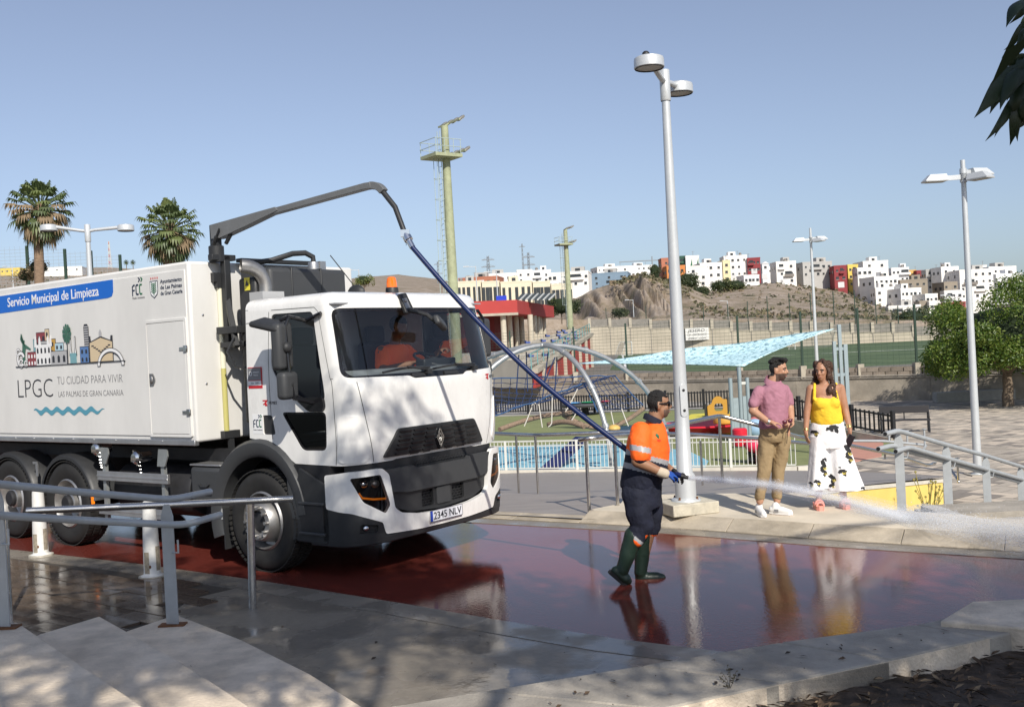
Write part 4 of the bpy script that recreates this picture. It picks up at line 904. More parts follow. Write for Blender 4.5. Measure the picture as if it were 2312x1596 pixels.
mb = MB(); mb.bx(-.57, -.48, -.844, -.841, 2.96, 3.10); obj('warning_sticker', mb, mat('warning yellow', (.75, .65, .05), .4), hs)
mb = MB(); mb.prism([(-.555, 3.01), (-.495, 3.01), (-.525, 3.075)], -.8475, -.8455, lambda a, b, c: (a, c, b)); obj('warning_mark', mb, M_ink, hs)
mb = MB(); ex = [(-.34, -.74, 2.80)] + [(-.34-.06*(1-math.cos(t)), -.74-.22*(1-math.cos(t)), 2.99+.22*math.sin(t)) for t in np.linspace(0, PI*.5, 10)]+[(-.42, -1.0, 3.215)]
mb.tube(ex, [.074]*len(ex), 16, cap=False); mb.tube(ex[::-1], [.068]*len(ex), 16, cap=False); exh = obj('exhaust_stack', mb, M_steelg, TRK, smooth=50)
mb = MB(); mb.bx(-.45, -.23, -.88, -.58, 2.82, 2.93); obj('stack_bracket', mb, mat('grey bracket', (.5, .5, .5), .5, metal=.3), exh)
gan = MB(); gan.bx(-.95, -.87, -.86, -.78, 2.35, 3.38); gan.bx(-.95, -.87, -1.02, -.70, 3.32, 3.385); gan.bar((-.91, -.82, 2.9), (-.62, -.95, 2.35), .06); gan.bx(-.95, -.6, -.96, -.80, 2.50, 2.58); gan.bx(-.95, -.55, -.92, -.84, 2.35, 2.41); gan.bx(-1.0, -.9, -.6, .6, 3.315, 3.36)
gantry = obj('boom_frame', gan, M_blackp, TRK, bevel=.006)
mb = MB(); mb.tube([(-.62, -.98, 2.45), (-.66, -1.05, 2.30), (-.6, -1.0, 2.14), (-.4, -.95, 2.1)], .016, 6); obj('cable_loop', mb, M_blackp, gantry)
# boom
pv_ = Vector((-.95, -.90, 3.36)); 
mb = MB(); mb.lathe([(0, 0), (.085, 0), (.085, .17), (.07, .18), (0, .18)], 16, pv_-Vector((0, 0, .05))); mb.bx(pv_.x-.05, pv_.x+.05, pv_.y-.04, pv_.y+.04, 3.45, 3.72); post = obj('boom_post', mb, M_blackp, TRK)
b0 = Vector((-.98, -.90, 3.66)); b1 = Vector((1.22, -.60, 3.815)); 
bx_ = (b1-b0).normalized(); bu = Vector((0, 0, 1))
Q = frame(b0, bx_, (0, 0, 1)); LB = (b1-b0).length
mb = MB(); 
# local frame x along boom, y up, z sideways
mb.prism([(0, -.10), (.13, -.11), (.55, -.04), (.95, .035), (1.0, .05), (.96, .09), (0, .06)], -.055, .055); o = obj('boom_root', mb, mat('boom grey', (.13, .135, .14), .5, var=.08), TRK, bevel=.006); o.matrix_local = Q
mb = MB(); mb.prism([(.25, -.06), (.62, .012), (LB-.08, .055), (LB, .05), (LB, .115), (LB-.08, .12), (.98, .085), (.3, .0)], -.045, .045); o = obj('boom_arm', mb, MATS['boom grey'], TRK, bevel=.006); o.matrix_local = Q
mb = MB(); cv = []
for k in range(9):
    a = PI/2-R(62)*k/8; cv.append((LB-.02+.20*math.cos(a), -.085+.205*math.sin(a)))
ci = [(LB-.02+(.13)*math.cos(PI/2-R(62)*k/8), -.085+.13*math.sin(PI/2-R(62)*k/8)) for k in range(9)]
mb.prism(cv+ci[::-1], -.04, .04); o = obj('boom_elbow', mb, MATS['boom grey'], TRK, bevel=.006); o.matrix_local = Q
for a, b in (((-.93, -.95, 3.50), (-.80, -.96, 3.66)), ((-.80, -.88, 3.50), (-.62, -.88, 3.68))): mb = MB(); mb.tube([a, b], .012, 6); mb.tube([a, tuple(Vector(a).lerp(Vector(b), .5))], .022, 8); obj('gas_strut', mb, M_blackp, post)
# steering wheel, dashboard, seats
mb = MB(); wrap(mb, [(sy(-1.12), 1.24), (sy(1.12), 1.24), (sy(1.12), 1.93), (sy(-1.12), 1.93)], lambda s, z, d: CM(s, z, -.10), 0, [], .1); 
dsh = MB(); dsh.bx(.80, 1.14, -1.1, 1.1, 1.45, 2.035); dash = obj('dashboard', dsh, mat('dash grey', (.20, .21, .22), .7), cab, bevel=.06, bseg=3)
mb = MB(); mb.bx(.76, .90, .40, .95, 2.02, 2.11); obj('instrument_binnacle', mb, M_blackp, dash, bevel=.02)
sw = MB(); n = 28; cpt = Vector((.76, .71, 2.10)); ux = Vector((0, 1, 0)); uy = Vector((.82, 0, -.3)).normalized(); uz = ux.cross(uy)
sw.tube([cpt+(ux*math.cos(2*PI*k/n)+uy*math.sin(2*PI*k/n))*.225 for k in range(n+1)], .017, 8, cap=False)
for a in (0, PI, PI/2*3): sw.bar(cpt, cpt+(ux*math.cos(a)+uy*math.sin(a))*.22, .03, .015)
sw.tube([cpt, cpt+Vector((.28, 0, -.35))], .035); sw.ball(cpt, (.06, .06, .03)); obj('steering_wheel', sw, M_blackp, cab)
for y in (-.56, .56):
    mb = MB(); mb.bx(-.02, .42, y-.25, y+.25, 1.42, 1.58); mb.box((.0, y, 1.95), (.14, .48, .75)); mb.box((.0, y, 2.42), (.10, .28, .2)); obj('cab_seat', mb, mat('seat fabric', (.05, .055, .07), .9), cab, bevel=.04, bseg=3)
# ================================================================ PEOPLE
M_skin1 = mat('skin tan', (.30, .155, .09), .5, var=.08, vscale=14, sub=.08)
M_skin2 = mat('skin light tan', (.45, .245, .155), .5, var=.06, vscale=14, sub=.08)
M_skin3 = mat('skin brown', (.40, .205, .125), .5, var=.08, vscale=12, sub=.08)
M_hair = mat('black hair', (.014, .012, .011), .6, bump=.9, bscale=160, bdist=.02, stretch=(1, 1, .3))
M_hairb = mat('brown curly hair', (.060, .028, .016), .5, var=.5, vscale=30, bump=.7, bscale=90, bdist=.015)
M_beard = mat('grey stubble', (.12, .075, .055), .7, var=.25, vscale=60)
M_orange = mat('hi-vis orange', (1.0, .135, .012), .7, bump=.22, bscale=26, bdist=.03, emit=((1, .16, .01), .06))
M_navyc = mat('navy work cloth', (.010, .012, .026), .85, var=.25, vscale=10, bump=.3, bscale=24, bdist=.03)
M_refl = mat('reflective tape', (.36, .36, .37), .45, bump=.1, bscale=30)
M_boot = mat('green rubber boot', (.012, .026, .018), .42, bump=.08, bscale=30, rvar=.1)
M_sole = mat('boot sole', (.012, .012, .012), .7)
M_glove = mat('blue glove', (.015, .07, .33), .6, bump=.2, bscale=60)
M_glovek = mat('black glove palm', (.012, .012, .013), .6)
M_polo = mat('mauve polo', (.36, .165, .215), .85, var=.06, vscale=20, bump=.22, bscale=22, bdist=.03)
M_khaki = mat('khaki cotton', (.30, .215, .115), .85, var=.08, vscale=12, bump=.25, bscale=22, bdist=.03)
M_shoe = mat('white trainer', (.78, .77, .75), .55)
M_gum = mat('gum sole', (.50, .33, .26), .6)
M_yellow = mat('yellow knit', (.86, .55, .035), .85, bump=.2, bscale=40, bdist=.012)
M_wlinen = mat('white linen', (.80, .79, .80), .8, bump=.2, bscale=16, bdist=.03)
M_petal = mat('black petal print', (.02, .02, .022), .8)
M_petaly = mat('yellow petal print', (.75, .60, .10), .8)
M_coral = mat('coral leather', (.78, .30, .24), .5)
M_gold = mat('gold bangle', (.7, .5, .2), .3, metal=1)
M_darkp = mat('dark gadget', (.02, .015, .018), .3)

def capsule(mb, a, b, ra, rb=None, n=14):
    a = Vector(a); b = Vector(b); rb = ra if rb is None else rb; d = (b-a)
    if d.length < 1e-6: return mb.ball(a, ra, n, 8)
    d.normalize(); pts = []; rr = []
    for k in range(5): t = PI/2*k/5; pts.append(a-d*ra*math.cos(t)); rr.append(max(.0015, ra*math.sin(t)))
    for k in range(5): pts.append(a.lerp(b, k/4)); rr.append(ra+(rb-ra)*k/4)
    for k in range(1, 6): t = PI/2*k/5; pts.append(b+d*rb*math.sin(t)); rr.append(max(.0015, rb*math.cos(t)))
    return mb.tube(pts, rr, n)
def chain(mb, pts, rr, n=14):
    for i in range(len(pts)-1): capsule(mb, pts[i], pts[i+1], rr[i], rr[i+1], n)
    return mb
def ering(c, X, Y, rx, ry, n=28, e=2.0):
    c = Vector(c); out = []
    for k in range(n):
        a = 2*PI*k/n; ca, sa = math.cos(a), math.sin(a)
        out.append(c + X*rx*math.copysign(abs(ca)**(2/e), ca) + Y*ry*math.copysign(abs(sa)**(2/e), sa))
    return out
def blob(mb, voxel=.012, smooth=6, fac=.5, noise_=None):
    me = bpy.data.meshes.new('blob'); me.from_pydata([tuple(v) for v in mb.v], [], mb.f); bm = bmesh.new(); bm.from_mesh(me); bmesh.ops.recalc_face_normals(bm, faces=bm.faces); bm.to_mesh(me); bm.free()
    o = bpy.data.objects.new('blob', me); COL.objects.link(o)
    r = o.modifiers.new('r', 'REMESH'); r.mode = 'VOXEL'; r.voxel_size = voxel; r.adaptivity = 0
    s = o.modifiers.new('s', 'SMOOTH'); s.iterations = smooth; s.factor = fac
    dg = bpy.context.evaluated_depsgraph_get(); dg.update(); out = bpy.data.meshes.new_from_object(o.evaluated_get(dg)); bpy.data.objects.remove(o)
    if noise_:
        sc, amp = noise_[0], noise_[1]; st = noise_[2] if len(noise_) > 2 else (1, 1, 1)
        nn = [v.normal.copy() for v in out.vertices]
        for v, q in zip(out.vertices, nn):
            p = v.co; v.co = p + q*amp*(mnoise.noise((p.x*sc*st[0], p.y*sc*st[1], p.z*sc*st[2]))+.38*(.3-abs(mnoise.noise((p.x*sc*2.1*st[0]+9, p.y*sc*2.1*st[1], p.z*sc*3*st[2]+p.x*sc*1.2)))))
    out.polygons.foreach_set('use_smooth', [True]*len(out.polygons)); out.update(); return out
def topx(p):
    d = Vector(p)-CAMP; z = d.dot(CF); return DW/2+FPX*d.dot(CR)/z, DH/2-FPX*d.dot(CU)/z
def paint(me, mats, fn):
    me.materials.clear()
    for m in mats: me.materials.append(m)
    for p in me.polygons: p.material_index = fn(p.center)
    return me
def part(name, me, mats, parent, label=None):
    if mats is not None:
        me.materials.clear(); me.materials.append(mats)
    me.name = name; o = bpy.data.objects.new(name, me); COL.objects.link(o)
    if parent: o.parent = parent; o.matrix_parent_inverse = Matrix.Translation(-Vector(parent.location))
    if label: o['label'] = label
    return o
def pobj(name, mb, m, parent, **k):
    o = obj(name, mb, m, None, **k); o.parent = parent; o.matrix_parent_inverse = Matrix.Translation(-Vector(parent.location)) if parent.type == 'EMPTY' else Matrix(); return o
def head(mb, c, F, U, s=1.0, jaw=1.0):
    """skull, jaw, nose, ears, brow, lips; F = facing, U = up"""
    F = Vector(F).normalized(); U = Vector(U); U = (U-F*U.dot(F)).normalized(); S = F.cross(U)
    M = Matrix((F, S, U)).transposed(); c = Vector(c); L = lambda a, b, d: c+(F*a+S*b+U*d)*s
    mb.ball(L(-.008, 0, .030), (.098*s, .077*s, .098*s), 20, 14, M)
    mb.ball(L(.022, 0, -.045), (.070*s, .060*s*jaw, .078*s), 18, 12, M)
    mb.ball(L(.052, 0, -.088), (.030*s, .032*s*jaw, .028*s), 12, 8, M)
    mb.ball(L(.072, 0, .028), (.020*s, .055*s, .016*s), 12, 8, M)
    chain(mb, [L(.086, 0, .018), L(.104, 0, -.020)], [.010*s, .0145*s], 10); mb.ball(L(.098, 0, -.026), (.014*s, .018*s, .010*s), 10, 8, M)
    for b in (-1, 1):
        mb.ball(L(-.006, b*.079, -.012), (.022*s, .010*s, .034*s), 10, 8, M); mb.ball(L(.062, b*.034, -.022), (.026*s, .022*s, .022*s), 10, 8, M)
    mb.ball(L(.085, 0, -.058), (.012*s, .026*s, .008*s), 10, 6, M); mb.ball(L(.082, 0, -.070), (.012*s, .022*s, .008*s), 10, 6, M)
    return L
def face_parts(L, parent, s, eyes=True, browm=None, lip=None):
    for b in (-1, 1):
        if eyes:
            mb = MB(); mb.ball(L(.078, b*.033, .006), (.010*s, .013*s, .007*s), 10, 8); pobj('eye', mb, mat('eye white', (.22, .19, .17), .4), parent)
            mb = MB(); mb.ball(L(.087, b*.033, .006), (.003*s, .006*s, .006*s), 8, 6); pobj('iris', mb, M_darkp, parent)
        mb = MB(); chain(mb, [L(.090, b*.015, .024), L(.088, b*.035, .030), L(.076, b*.054, .024)], [.0045*s, .005*s, .0035*s], 8); pobj('eyebrow', mb, browm or M_hair, parent)
    mb = MB(); chain(mb, [L(.088, -.022, -.064), L(.097, 0, -.0635), L(.088, .022, -.064)], [.003*s, .0055*s, .003*s], 8); pobj('lips', mb, lip or mat('lips', (.30, .11, .09), .5), parent)
def hair_cap(c, F, U, s, keep, m, parent, grow=1.07, bumpy=.0, name='hair'):
    F = Vector(F).normalized(); U = Vector(U); U = (U-F*U.dot(F)).normalized(); S = F.cross(U); M = Matrix((F, S, U)).transposed(); c = Vector(c)
    mb = MB(); mb.ball((-.010, 0, .030), (.098*grow, .079*grow, .098*grow), 36, 26); 
    vs = [Vector(v) for v in mb.v]; fs = [f for f in mb.f if keep(sum((vs[i] for i in f), Vector())/4)]
    out = MB(); out.v = [tuple(c+M @ ((v*(1+bumpy*mnoise.noise(v*28)))*s)) for v in vs]; out.f = fs; out.mi = [0]*len(fs)
    me = out.mesh(name, m, 70); bm = bmesh.new(); bm.from_mesh(me); bmesh.ops.delete(bm, geom=[v for v in bm.verts if not v.link_faces], context='VERTS'); bm.to_mesh(me); bm.free()
    o = part(name, me, m, parent); md = o.modifiers.new('t', 'SOLIDIFY'); md.thickness = .012*s; md.offset = -1; return o
def hand(mb, w, d, nrm, s=1.0, curl=.6, thumb=1, spread=.35):
    """palm + four unequal bent fingers + thumb leaving the palm's side"""
    w = Vector(w); d = Vector(d).normalized(); n = Vector(nrm); n = (n-d*n.dot(d)).normalized(); t = d.cross(n)*thumb
    M = Matrix((d, t, n)).transposed()
    mb.ball(w+d*.048*s, (.055*s, .042*s, .017*s), 14, 10, M); capsule(mb, w-d*.012*s, w+d*.03*s, .026*s, .028*s)
    for i, (o, L) in enumerate(((.030, .072), (.010, .080), (-.011, .074), (-.030, .058))):
        p0 = w+d*.085*s+t*o*s; a = curl; q = [p0]; dd = d+t*o*spread*3
        for k, f in enumerate((.45, .32, .25)):
            an = a*(k+.55); v = (dd*math.cos(an)+n*math.sin(an)).normalized(); q.append(q[-1]+v*L*f*s)
        chain(mb, q, [.0098*s, .009*s, .0082*s, .0072*s], 8)
    q = [w+d*.022*s+t*.030*s, w+d*.052*s+t*.055*s+n*.014*s, w+d*.080*s+t*.050*s+n*(.018+.03*curl)*s, w+d*.098*s+t*.036*s+n*(.022+.045*curl)*s]
    chain(mb, q, [.014*s, .0115*s, .010*s, .0085*s], 8); return mb
UPV = Vector((0, 0, 1))
# ---------------------------------------------------------------- worker with the hose
WY = 9.42
def W4(x, y, dy=0.0): return P(1343+x*.3188, 848+y*.3188, WY+dy)
k4 = .3188*WY/FPX
base = W4(330, 1462); base.z = 0
wk = thing('person', 'worker in orange and navy hi-vis polo and rubber boots spraying with a hose', 'person', base)
X3, Y3 = Vector((1, 0, 0)), Vector((0, 1, 0))
mb = MB(); hc = W4(452, 205); HF = Vector((1, -.10, -.03)); L = head(mb, hc, HF, Vector((-.05, 0, 1)), 1.03, 1.12)
capsule(mb, W4(412, 350), W4(432, 262), .075, .066)
shR, shL = W4(325, 410, -.19), W4(372, 412, .19)
elR, wrR = W4(302, 606, -.27), W4(484, 690, -.27)
elL, wrL = W4(440, 600, .27), W4(540, 668, .02)
chain(mb, [shR, elR, wrR], [.068, .056, .036]); chain(mb, [shL, elL, wrL], [.068, .054, .036])
hipC = W4(325, 790)
rg = [ering(W4((a+b)/2, y), X3, Y3, (b-a)/2*k4*.93, w_) for y, a, b, w_ in ((350, 350, 470, .12), (400, 270, 490, .19), (500, 230, 515, .2), (600, 215, 512, .19), (700, 200, 480, .18), (800, 200, 460, .17))]
mb.loft(rg)
for pts in ([W4(300, 800, -.09), W4(325, 1000, -.10), W4(250, 1230, -.10), W4(205, 1370, -.10)], [W4(345, 800, .09), W4(400, 1000, .10), W4(350, 1230, .10), W4(325, 1400, .10)]): chain(mb, pts, [.10, .075, .06, .05])
body = part('body', blob(mb, .009, 4), M_skin1, wk)
def hairline(x, z, y): return (z > .072 and x < .066+.25*(z-.072)) or (x < -.012 and z > -.062) or (x < .030 and z > .030)
paint(body.data, [M_skin1, M_beard, M_hair], lambda c: 0 if (c-hc).length > .16 else 2 if hairline((c-hc).dot(HF), (c-hc).z+.05*(c-hc).dot(HF), 0) else 1 if (lambda v: v.dot(HF) > .045 and -.125 < v.z < -.045)(c-hc) else 0)
face_parts(L, body, 1.03, False)
mb = MB(); rh = random.Random(2)
for k in range(46):
    a = rh.uniform(-2.6, 2.6); e = rh.uniform(.45, 1.5); d = HF.normalized()*-math.cos(a)*math.cos(e)+Vector((0, 1, 0))*math.sin(a)*math.cos(e)+UPV*math.sin(e); c = hc-HF.normalized()*.01+UPV*.03+Vector((d.x*.096, d.y*.076, d.z*.096)); capsule(mb, c, c+HF.normalized()*.02, .013, .009, 8)
part('hair', blob(mb, .006, 2), M_hair, body)
mb = MB()
for b in (-1, 1):
    mb.box(L(.094, b*.034, .006), (.012, .052, .040)); mb.bar(L(.090, b*.062, .016), L(.0, b*.084, .012), .006, .014)
mb.bar(L(.098, -.058, .020), L(.098, .058, .020), .008, .012); pobj('sunglasses', mb, M_gloss, body, bevel=.004)
# shirt
mb = MB(); rg = [ering(W4((a+b)/2, y, 0), X3, Y3, (b-a)/2*k4, w_, 32) for y, a, b, w_ in ((322, 372, 470, .085), (345, 335, 485, .135), (378, 262, 500, .205), (430, 234, 516, .232), (520, 220, 528, .235), (600, 206, 524, .232), (680, 192, 500, .225), (740, 182, 478, .22), (785, 178, 466, .215))]
mb.loft(rg)
chain(mb, [W4(330, 398, -.17), W4(318, 470, -.225), W4(322, 556, -.262)], [.098, .095, .092], 18); chain(mb, [W4(380, 400, .17), W4(400, 480, .23), W4(420, 552, .26)], [.098, .095, .088], 18)
me = blob(mb, .010, 5, .5, (9, .014, (1, 1, .6)))
def shirt_col(c):
    x, y = topx(c); x = (x-1343)/.3188; y = (y-848)/.3188
    lat = c.y-WY
    if (lat < -.205 or lat > .215) and y < 600 and x < 400 and (lat < 0): return 1 if 488+(x-270)*.2 < y < 528+(x-270)*.2 else 0
    v = y-(x-220)*.27
    return 0 if v < 520 else 1 if v < 556 else 2 if v < 612 else 1 if v < 652 else 2
shirt = part('hi_vis_polo', paint(me, [M_orange, M_refl, M_navyc], shirt_col), None, wk)
mb = MB(); rg = []
for y, a, b, w_ in ((340, 352, 478, .112), (318, 366, 478, .100), (296, 362, 470, .092), (288, 362, 466, .096), (300, 352, 478, .106), (340, 342, 494, .118)): rg.append(ering(W4((a+b)/2+(4 if y < 300 else 0), y), Vector((1, 0, -.55)), Y3, (b-a)/2*k4, w_, 28))
mb.loft(rg, cap=False); pobj('collar', mb, M_navyc, wk, smooth=60)
mb = MB(); mb.ball(W4(440, 432, -.216), (.02, .008, .028), 10, 8); pobj('chest_badge', mb, M_grn, wk)
lettering('LIMPIEZA', .026, frame(W4(424, 468, -.232), (1, .25, 0), (0, 0, 1)), M_redd, shirt, width=.06).matrix_parent_inverse = Matrix()
# trousers
mb = MB(); rg = [ering(W4((a+b)/2, y), X3, Y3, (b-a)/2*k4, w_, 30) for y, a, b, w_ in ((745, 190, 472, .205), (800, 192, 472, .205), (880, 205, 472, .20), (930, 225, 470, .19))]
mb.loft(rg)
chain(mb, [W4(300, 850, -.09), W4(312, 960, -.11), W4(335, 1050, -.11), W4(294, 1138, -.10)], [.135, .122, .105, .088], 18)
chain(mb, [W4(372, 850, .09), W4(400, 980, .11), W4(402, 1060, .11), W4(396, 1085, .10)], [.13, .108, .09, .078], 18)
me = blob(mb, .010, 4, .5, (11, .016, (1, 1, .5)))
def tro_col(c):
    x, y = topx(c); x = (x-1343)/.3188; y = (y-848)/.3188
    if c.y < WY-.0 and x < 352:
        v = y-(x-220)*.75
        if v > 1088: return 2 if v > 1118 else 1
    elif y > 1128 and x > 360: return 2
    return 0
part('work_trousers', paint(me, [M_navyc, M_refl, M_orange], tro_col), None, wk)
# boots
def boot(pts, rr, heel, toe, sidev, nm='rubber_boot'):
    mb = MB(); chain(mb, pts, rr, 18); d = (toe-heel); chain(mb, [heel, heel.lerp(toe, .35), heel.lerp(toe, .78), toe], [.046, .050, .052, .040], 16)
    o = part(nm, blob(mb, .008, 3, .5, (7, .006)), M_boot, wk)
    up = Vector((0, 0, 1)); dn = d.normalized(); nrm = (up-dn*up.dot(dn)).normalized(); sd = dn.cross(nrm)
    mb = MB(); prof_ = [(-.045, 0, .040), (.03, 0, .043), (.12, 0, .036), (.20, 0, .052), (.265, 0, .046), (.295, 0, .026)]
    up_ = [heel+dn*a-nrm*.040 for a, _, _ in prof_]; left = [p+sd*q[2] for p, q in zip(up_, prof_)]; right = [p-sd*q[2] for p, q in zip(up_, prof_)][::-1]
    ring = left+right; mb.loft([[q+nrm*.015 for q in ring], [q-nrm*.018 for q in ring]]); pobj('sole', mb, M_sole, o, smooth=30); return o
boot([W4(272, 1130, -.10), W4(232, 1260, -.10), W4(195, 1375, -.10)], [.083, .073, .060], W4(150, 1382, -.10), W4(232, 1452, -.10), Y3)
boot([W4(350, 1105, .10), W4(336, 1260, .10), W4(322, 1392, .10)], [.078, .070, .060], W4(318, 1428, .10), W4(476, 1430, .10), Y3)
# gloves
mb = MB(); hand(mb, wrR+Vector((.02, 0, -.002)), W4(640, 712, -.10)-wrR, Vector((.1, .6, -.8)), 1.12, .55, -1); part('work_glove', blob(mb, .006, 2), M_glove, wk)
mb = MB(); chain(mb, [W4(462, 682, -.27), W4(496, 694, -.26)], [.046, .046], 16); pobj('glove_cuff', mb, mat('beige cuff', (.5, .42, .32), .8), wk)
mb = MB(); hand(mb, wrL, W4(645, 728, -.06)-wrL, Vector((.1, -.5, -.8)), 1.12, .6, 1); part('work_glove', blob(mb, .006, 2), M_glovek, wk)
# ---------------------------------------------------------------- man in mauve polo
MY = 11.86
def W5(x, y, dy=0.0, Y=MY): return P(1646.8+x*.2746, 763.3+y*.2746, Y+dy)
k5 = .2746*MY/FPX
base = W5(300, 1440); base.z = SWZ
mn = thing('person', 'bearded man in mauve polo shirt and khaki trousers holding sunglasses on the pavement', 'person', base)
Fm = Vector((.42, -.90, 0)).normalized(); Sm = Vector((.90, .42, 0)).normalized()
mb = MB(); hc = W5(402, 262); HF = Vector((.86, -.50, -.08)); L = head(mb, hc, HF, UPV, 1.02, 1.05)
capsule(mb, W5(352, 372), W5(385, 300), .066, .060)
chain(mb, [W5(245, 440, -.05), W5(192, 596, -.10), W5(322, 690, -.22)], [.045, .050, .033]); chain(mb, [W5(462, 440, .05), W5(498, 580, .03), W5(512, 668, -.10)], [.042, .048, .032])
rg = [ering(W5((a+b)/2, y), Sm, Fm, (b-a)/2*k5*.92, d_*.92) for y, a, b, d_ in ((375, 300, 420, .07), (430, 250, 470, .11), (520, 245, 480, .13), (640, 243, 480, .135), (760, 245, 490, .13))]; mb.loft(rg)
chain(mb, [W5(310, 780), W5(290, 1060, -.03), W5(250, 1340, -.02)], [.085, .06, .042]); chain(mb, [W5(440, 780), W5(400, 1060, .03), W5(392, 1335, .06)], [.085, .06, .042])
hand(mb, W5(330, 692, -.22), W5(450, 706, -.26)-W5(330, 692, -.22), Vector((.3, -.1, -.9)), 1.0, .5, -1)
hand(mb, W5(514, 672, -.11), W5(458, 705, -.24)-W5(514, 672, -.11), Vector((-.5, .2, -.8)), 1.0, .7, 1)
body = part('body', blob(mb, .0085, 4), M_skin2, mn)
paint(body.data, [M_skin2, mat('dark beard', (.085, .05, .036), .75, var=.3, vscale=60), M_hair], lambda c: 0 if (c-hc).length > .16 else 2 if hairline((c-hc).dot(HF.normalized())+.012, (c-hc).z, 0) else 1 if (lambda v: v.dot(HF) > -.005 and -.135 < v.z < -.042 and not (v.dot(HF) > .09 and v.z > -.052))(c-hc) and (c-hc).length < .15 else 0)
face_parts(L, body, 1.02)
mb = MB()
rh = random.Random(6); hn = HF.normalized(); hs_ = Vector((-hn.y, hn.x, 0)).normalized()
for k in range(60):
    a = rh.uniform(-2.9, 2.9); e = rh.uniform(.35, 1.5); d = hn*-math.cos(a)*math.cos(e)+hs_*math.sin(a)*math.cos(e)+UPV*math.sin(e); c = hc-hn*.008+UPV*.032+hn*d.dot(hn)*.098+hs_*d.dot(hs_)*.078+UPV*d.z*.102; capsule(mb, c, c+hn*.03+UPV*.004, .017, .011, 8)
for k in range(9): capsule(mb, hc+HF.normalized()*(.02+.03*(k % 3))+Vector((.5, .86, 0))*(.06-.015*k)+UPV*.125, hc+HF.normalized()*(.085)+Vector((.5, .86, 0))*(.06-.015*k)+UPV*.112, .022, .016)
part('hair_quiff', blob(mb, .008, 2, .5, (60, .006)), M_hair, body)
mb = MB(); rg = [ering(W5((a+b)/2, y), Sm, Fm, (b-a)/2*k5, d_, 30) for y, a, b, d_ in ((358, 318, 412, .068), (374, 292, 436, .09), (394, 256, 462, .115), (425, 232, 482, .138), (470, 232, 492, .15), (530, 238, 496, .155), (620, 238, 482, .155), (690, 238, 492, .155), (735, 236, 500, .155))]; mb.loft(rg)
chain(mb, [W5(256, 428, -.04), W5(222, 480, -.07), W5(203, 536, -.08)], [.060, .068, .070], 18); chain(mb, [W5(456, 428, .05), W5(478, 480, .05), W5(489, 532, .045)], [.058, .064, .064], 18)
part('polo_shirt', blob(mb, .009, 6, .5, (11, .018, (1, 1, .7))), M_polo, mn)
mb = MB(); rg = []
for y, a, b, d_ in ((372, 290, 428, .100), (345, 300, 425, .090), (330, 305, 420, .086), (334, 300, 426, .094), (374, 284, 436, .112)): rg.append(ering(W5((a+b)/2, y), Sm, (Fm+Vector((0, 0, -.5))).normalized(), (b-a)/2*k5, d_, 26))
mb.loft(rg, cap=False); pobj('collar', mb, M_polo, mn, smooth=60)
mb = MB(); rg = [ering(W5((a+b)/2, y), Sm, Fm, (b-a)/2*k5, d_, 30) for y, a, b, d_ in ((715, 240, 500, .148), (760, 240, 502, .15), (815, 244, 500, .145), (850, 262, 482, .115))]; mb.loft(rg)
chain(mb, [W5(306, 830), W5(300, 940, -.02), W5(284, 1080, -.03), W5(262, 1220, -.02), W5(252, 1300, -.02)], [.100, .094, .078, .068, .062], 18); chain(mb, [W5(434, 830), W5(425, 940, .02), W5(402, 1080, .03), W5(392, 1220, .05), W5(388, 1290, .06)], [.100, .090, .074, .066, .062], 18)
part('khaki_trousers', blob(mb, .009, 9, .5, (12, .014, (1, 1, .6))), M_khaki, mn)
mb = MB(); q = [W5(404, 745)+Fm*.158, W5(402, 800)+Fm*.155, W5(402, 860)+Fm*.145]; mb.tube(q, .004, 5); pobj('fly_seam', mb, M_darkp, mn)
def trainer(an, d, parent, z0):
    d = Vector(d).normalized(); s = Vector((-d.y, d.x, 0)); an = Vector((an.x, an.y, z0)); mb = MB()
    chain(mb, [an-d*.05+UPV*.055, an+d*.07+UPV*.050, an+d*.165+UPV*.036], [.044, .044, .034], 16); capsule(mb, an-d*.02+UPV*.06, an-d*.01+UPV*.10, .045, .042)
    o = part('trainer', blob(mb, .007, 2), M_shoe, parent)
    ring = [an+d*a+s*b for a, b in ((-.095, .0), (-.08, .032), (-.02, .038), (.10, .044), (.17, .036), (.205, .0), (.17, -.036), (.10, -.044), (-.02, -.038), (-.08, -.032))]
    mb = MB(); mb.loft([[q+UPV*.002 for q in ring], [q+UPV*.028 for q in ring]]); pobj('sole', mb, M_shoe, o)
    mb = MB(); mb.loft([[q+UPV*.001 for q in ring], [q+UPV*.008 for q in ring]]); pobj('outsole', mb, M_gum, o)
    mb = MB()
    for k in range(4): mb.bar(an+d*(.03+.025*k)-s*.025+UPV*(.098-.012*k), an+d*(.03+.025*k)+s*.025+UPV*(.098-.012*k), .008, .008)
    pobj('laces', mb, M_shoe, o); 
    for b in (-1, 1): mb = MB(); mb.box(an+d*.02+s*b*.043+UPV*.05, (.05, .012, .03), math.atan2(d.y, d.x)); pobj('side_mark', mb, M_ink2, o)
trainer(W5(247, 1408), (.05, -1, 0), mn, SWZ); trainer(W5(388, 1392), (.72, -.69, 0), mn, SWZ)
mb = MB(); a_ = W5(318, 688, -.22); d_ = (W5(330, 692, -.22)-a_).normalized(); mb.tube([a_-d_*.012, a_+d_*.012], .037, 14); pobj('wrist_watch', mb, M_steelg, mn)
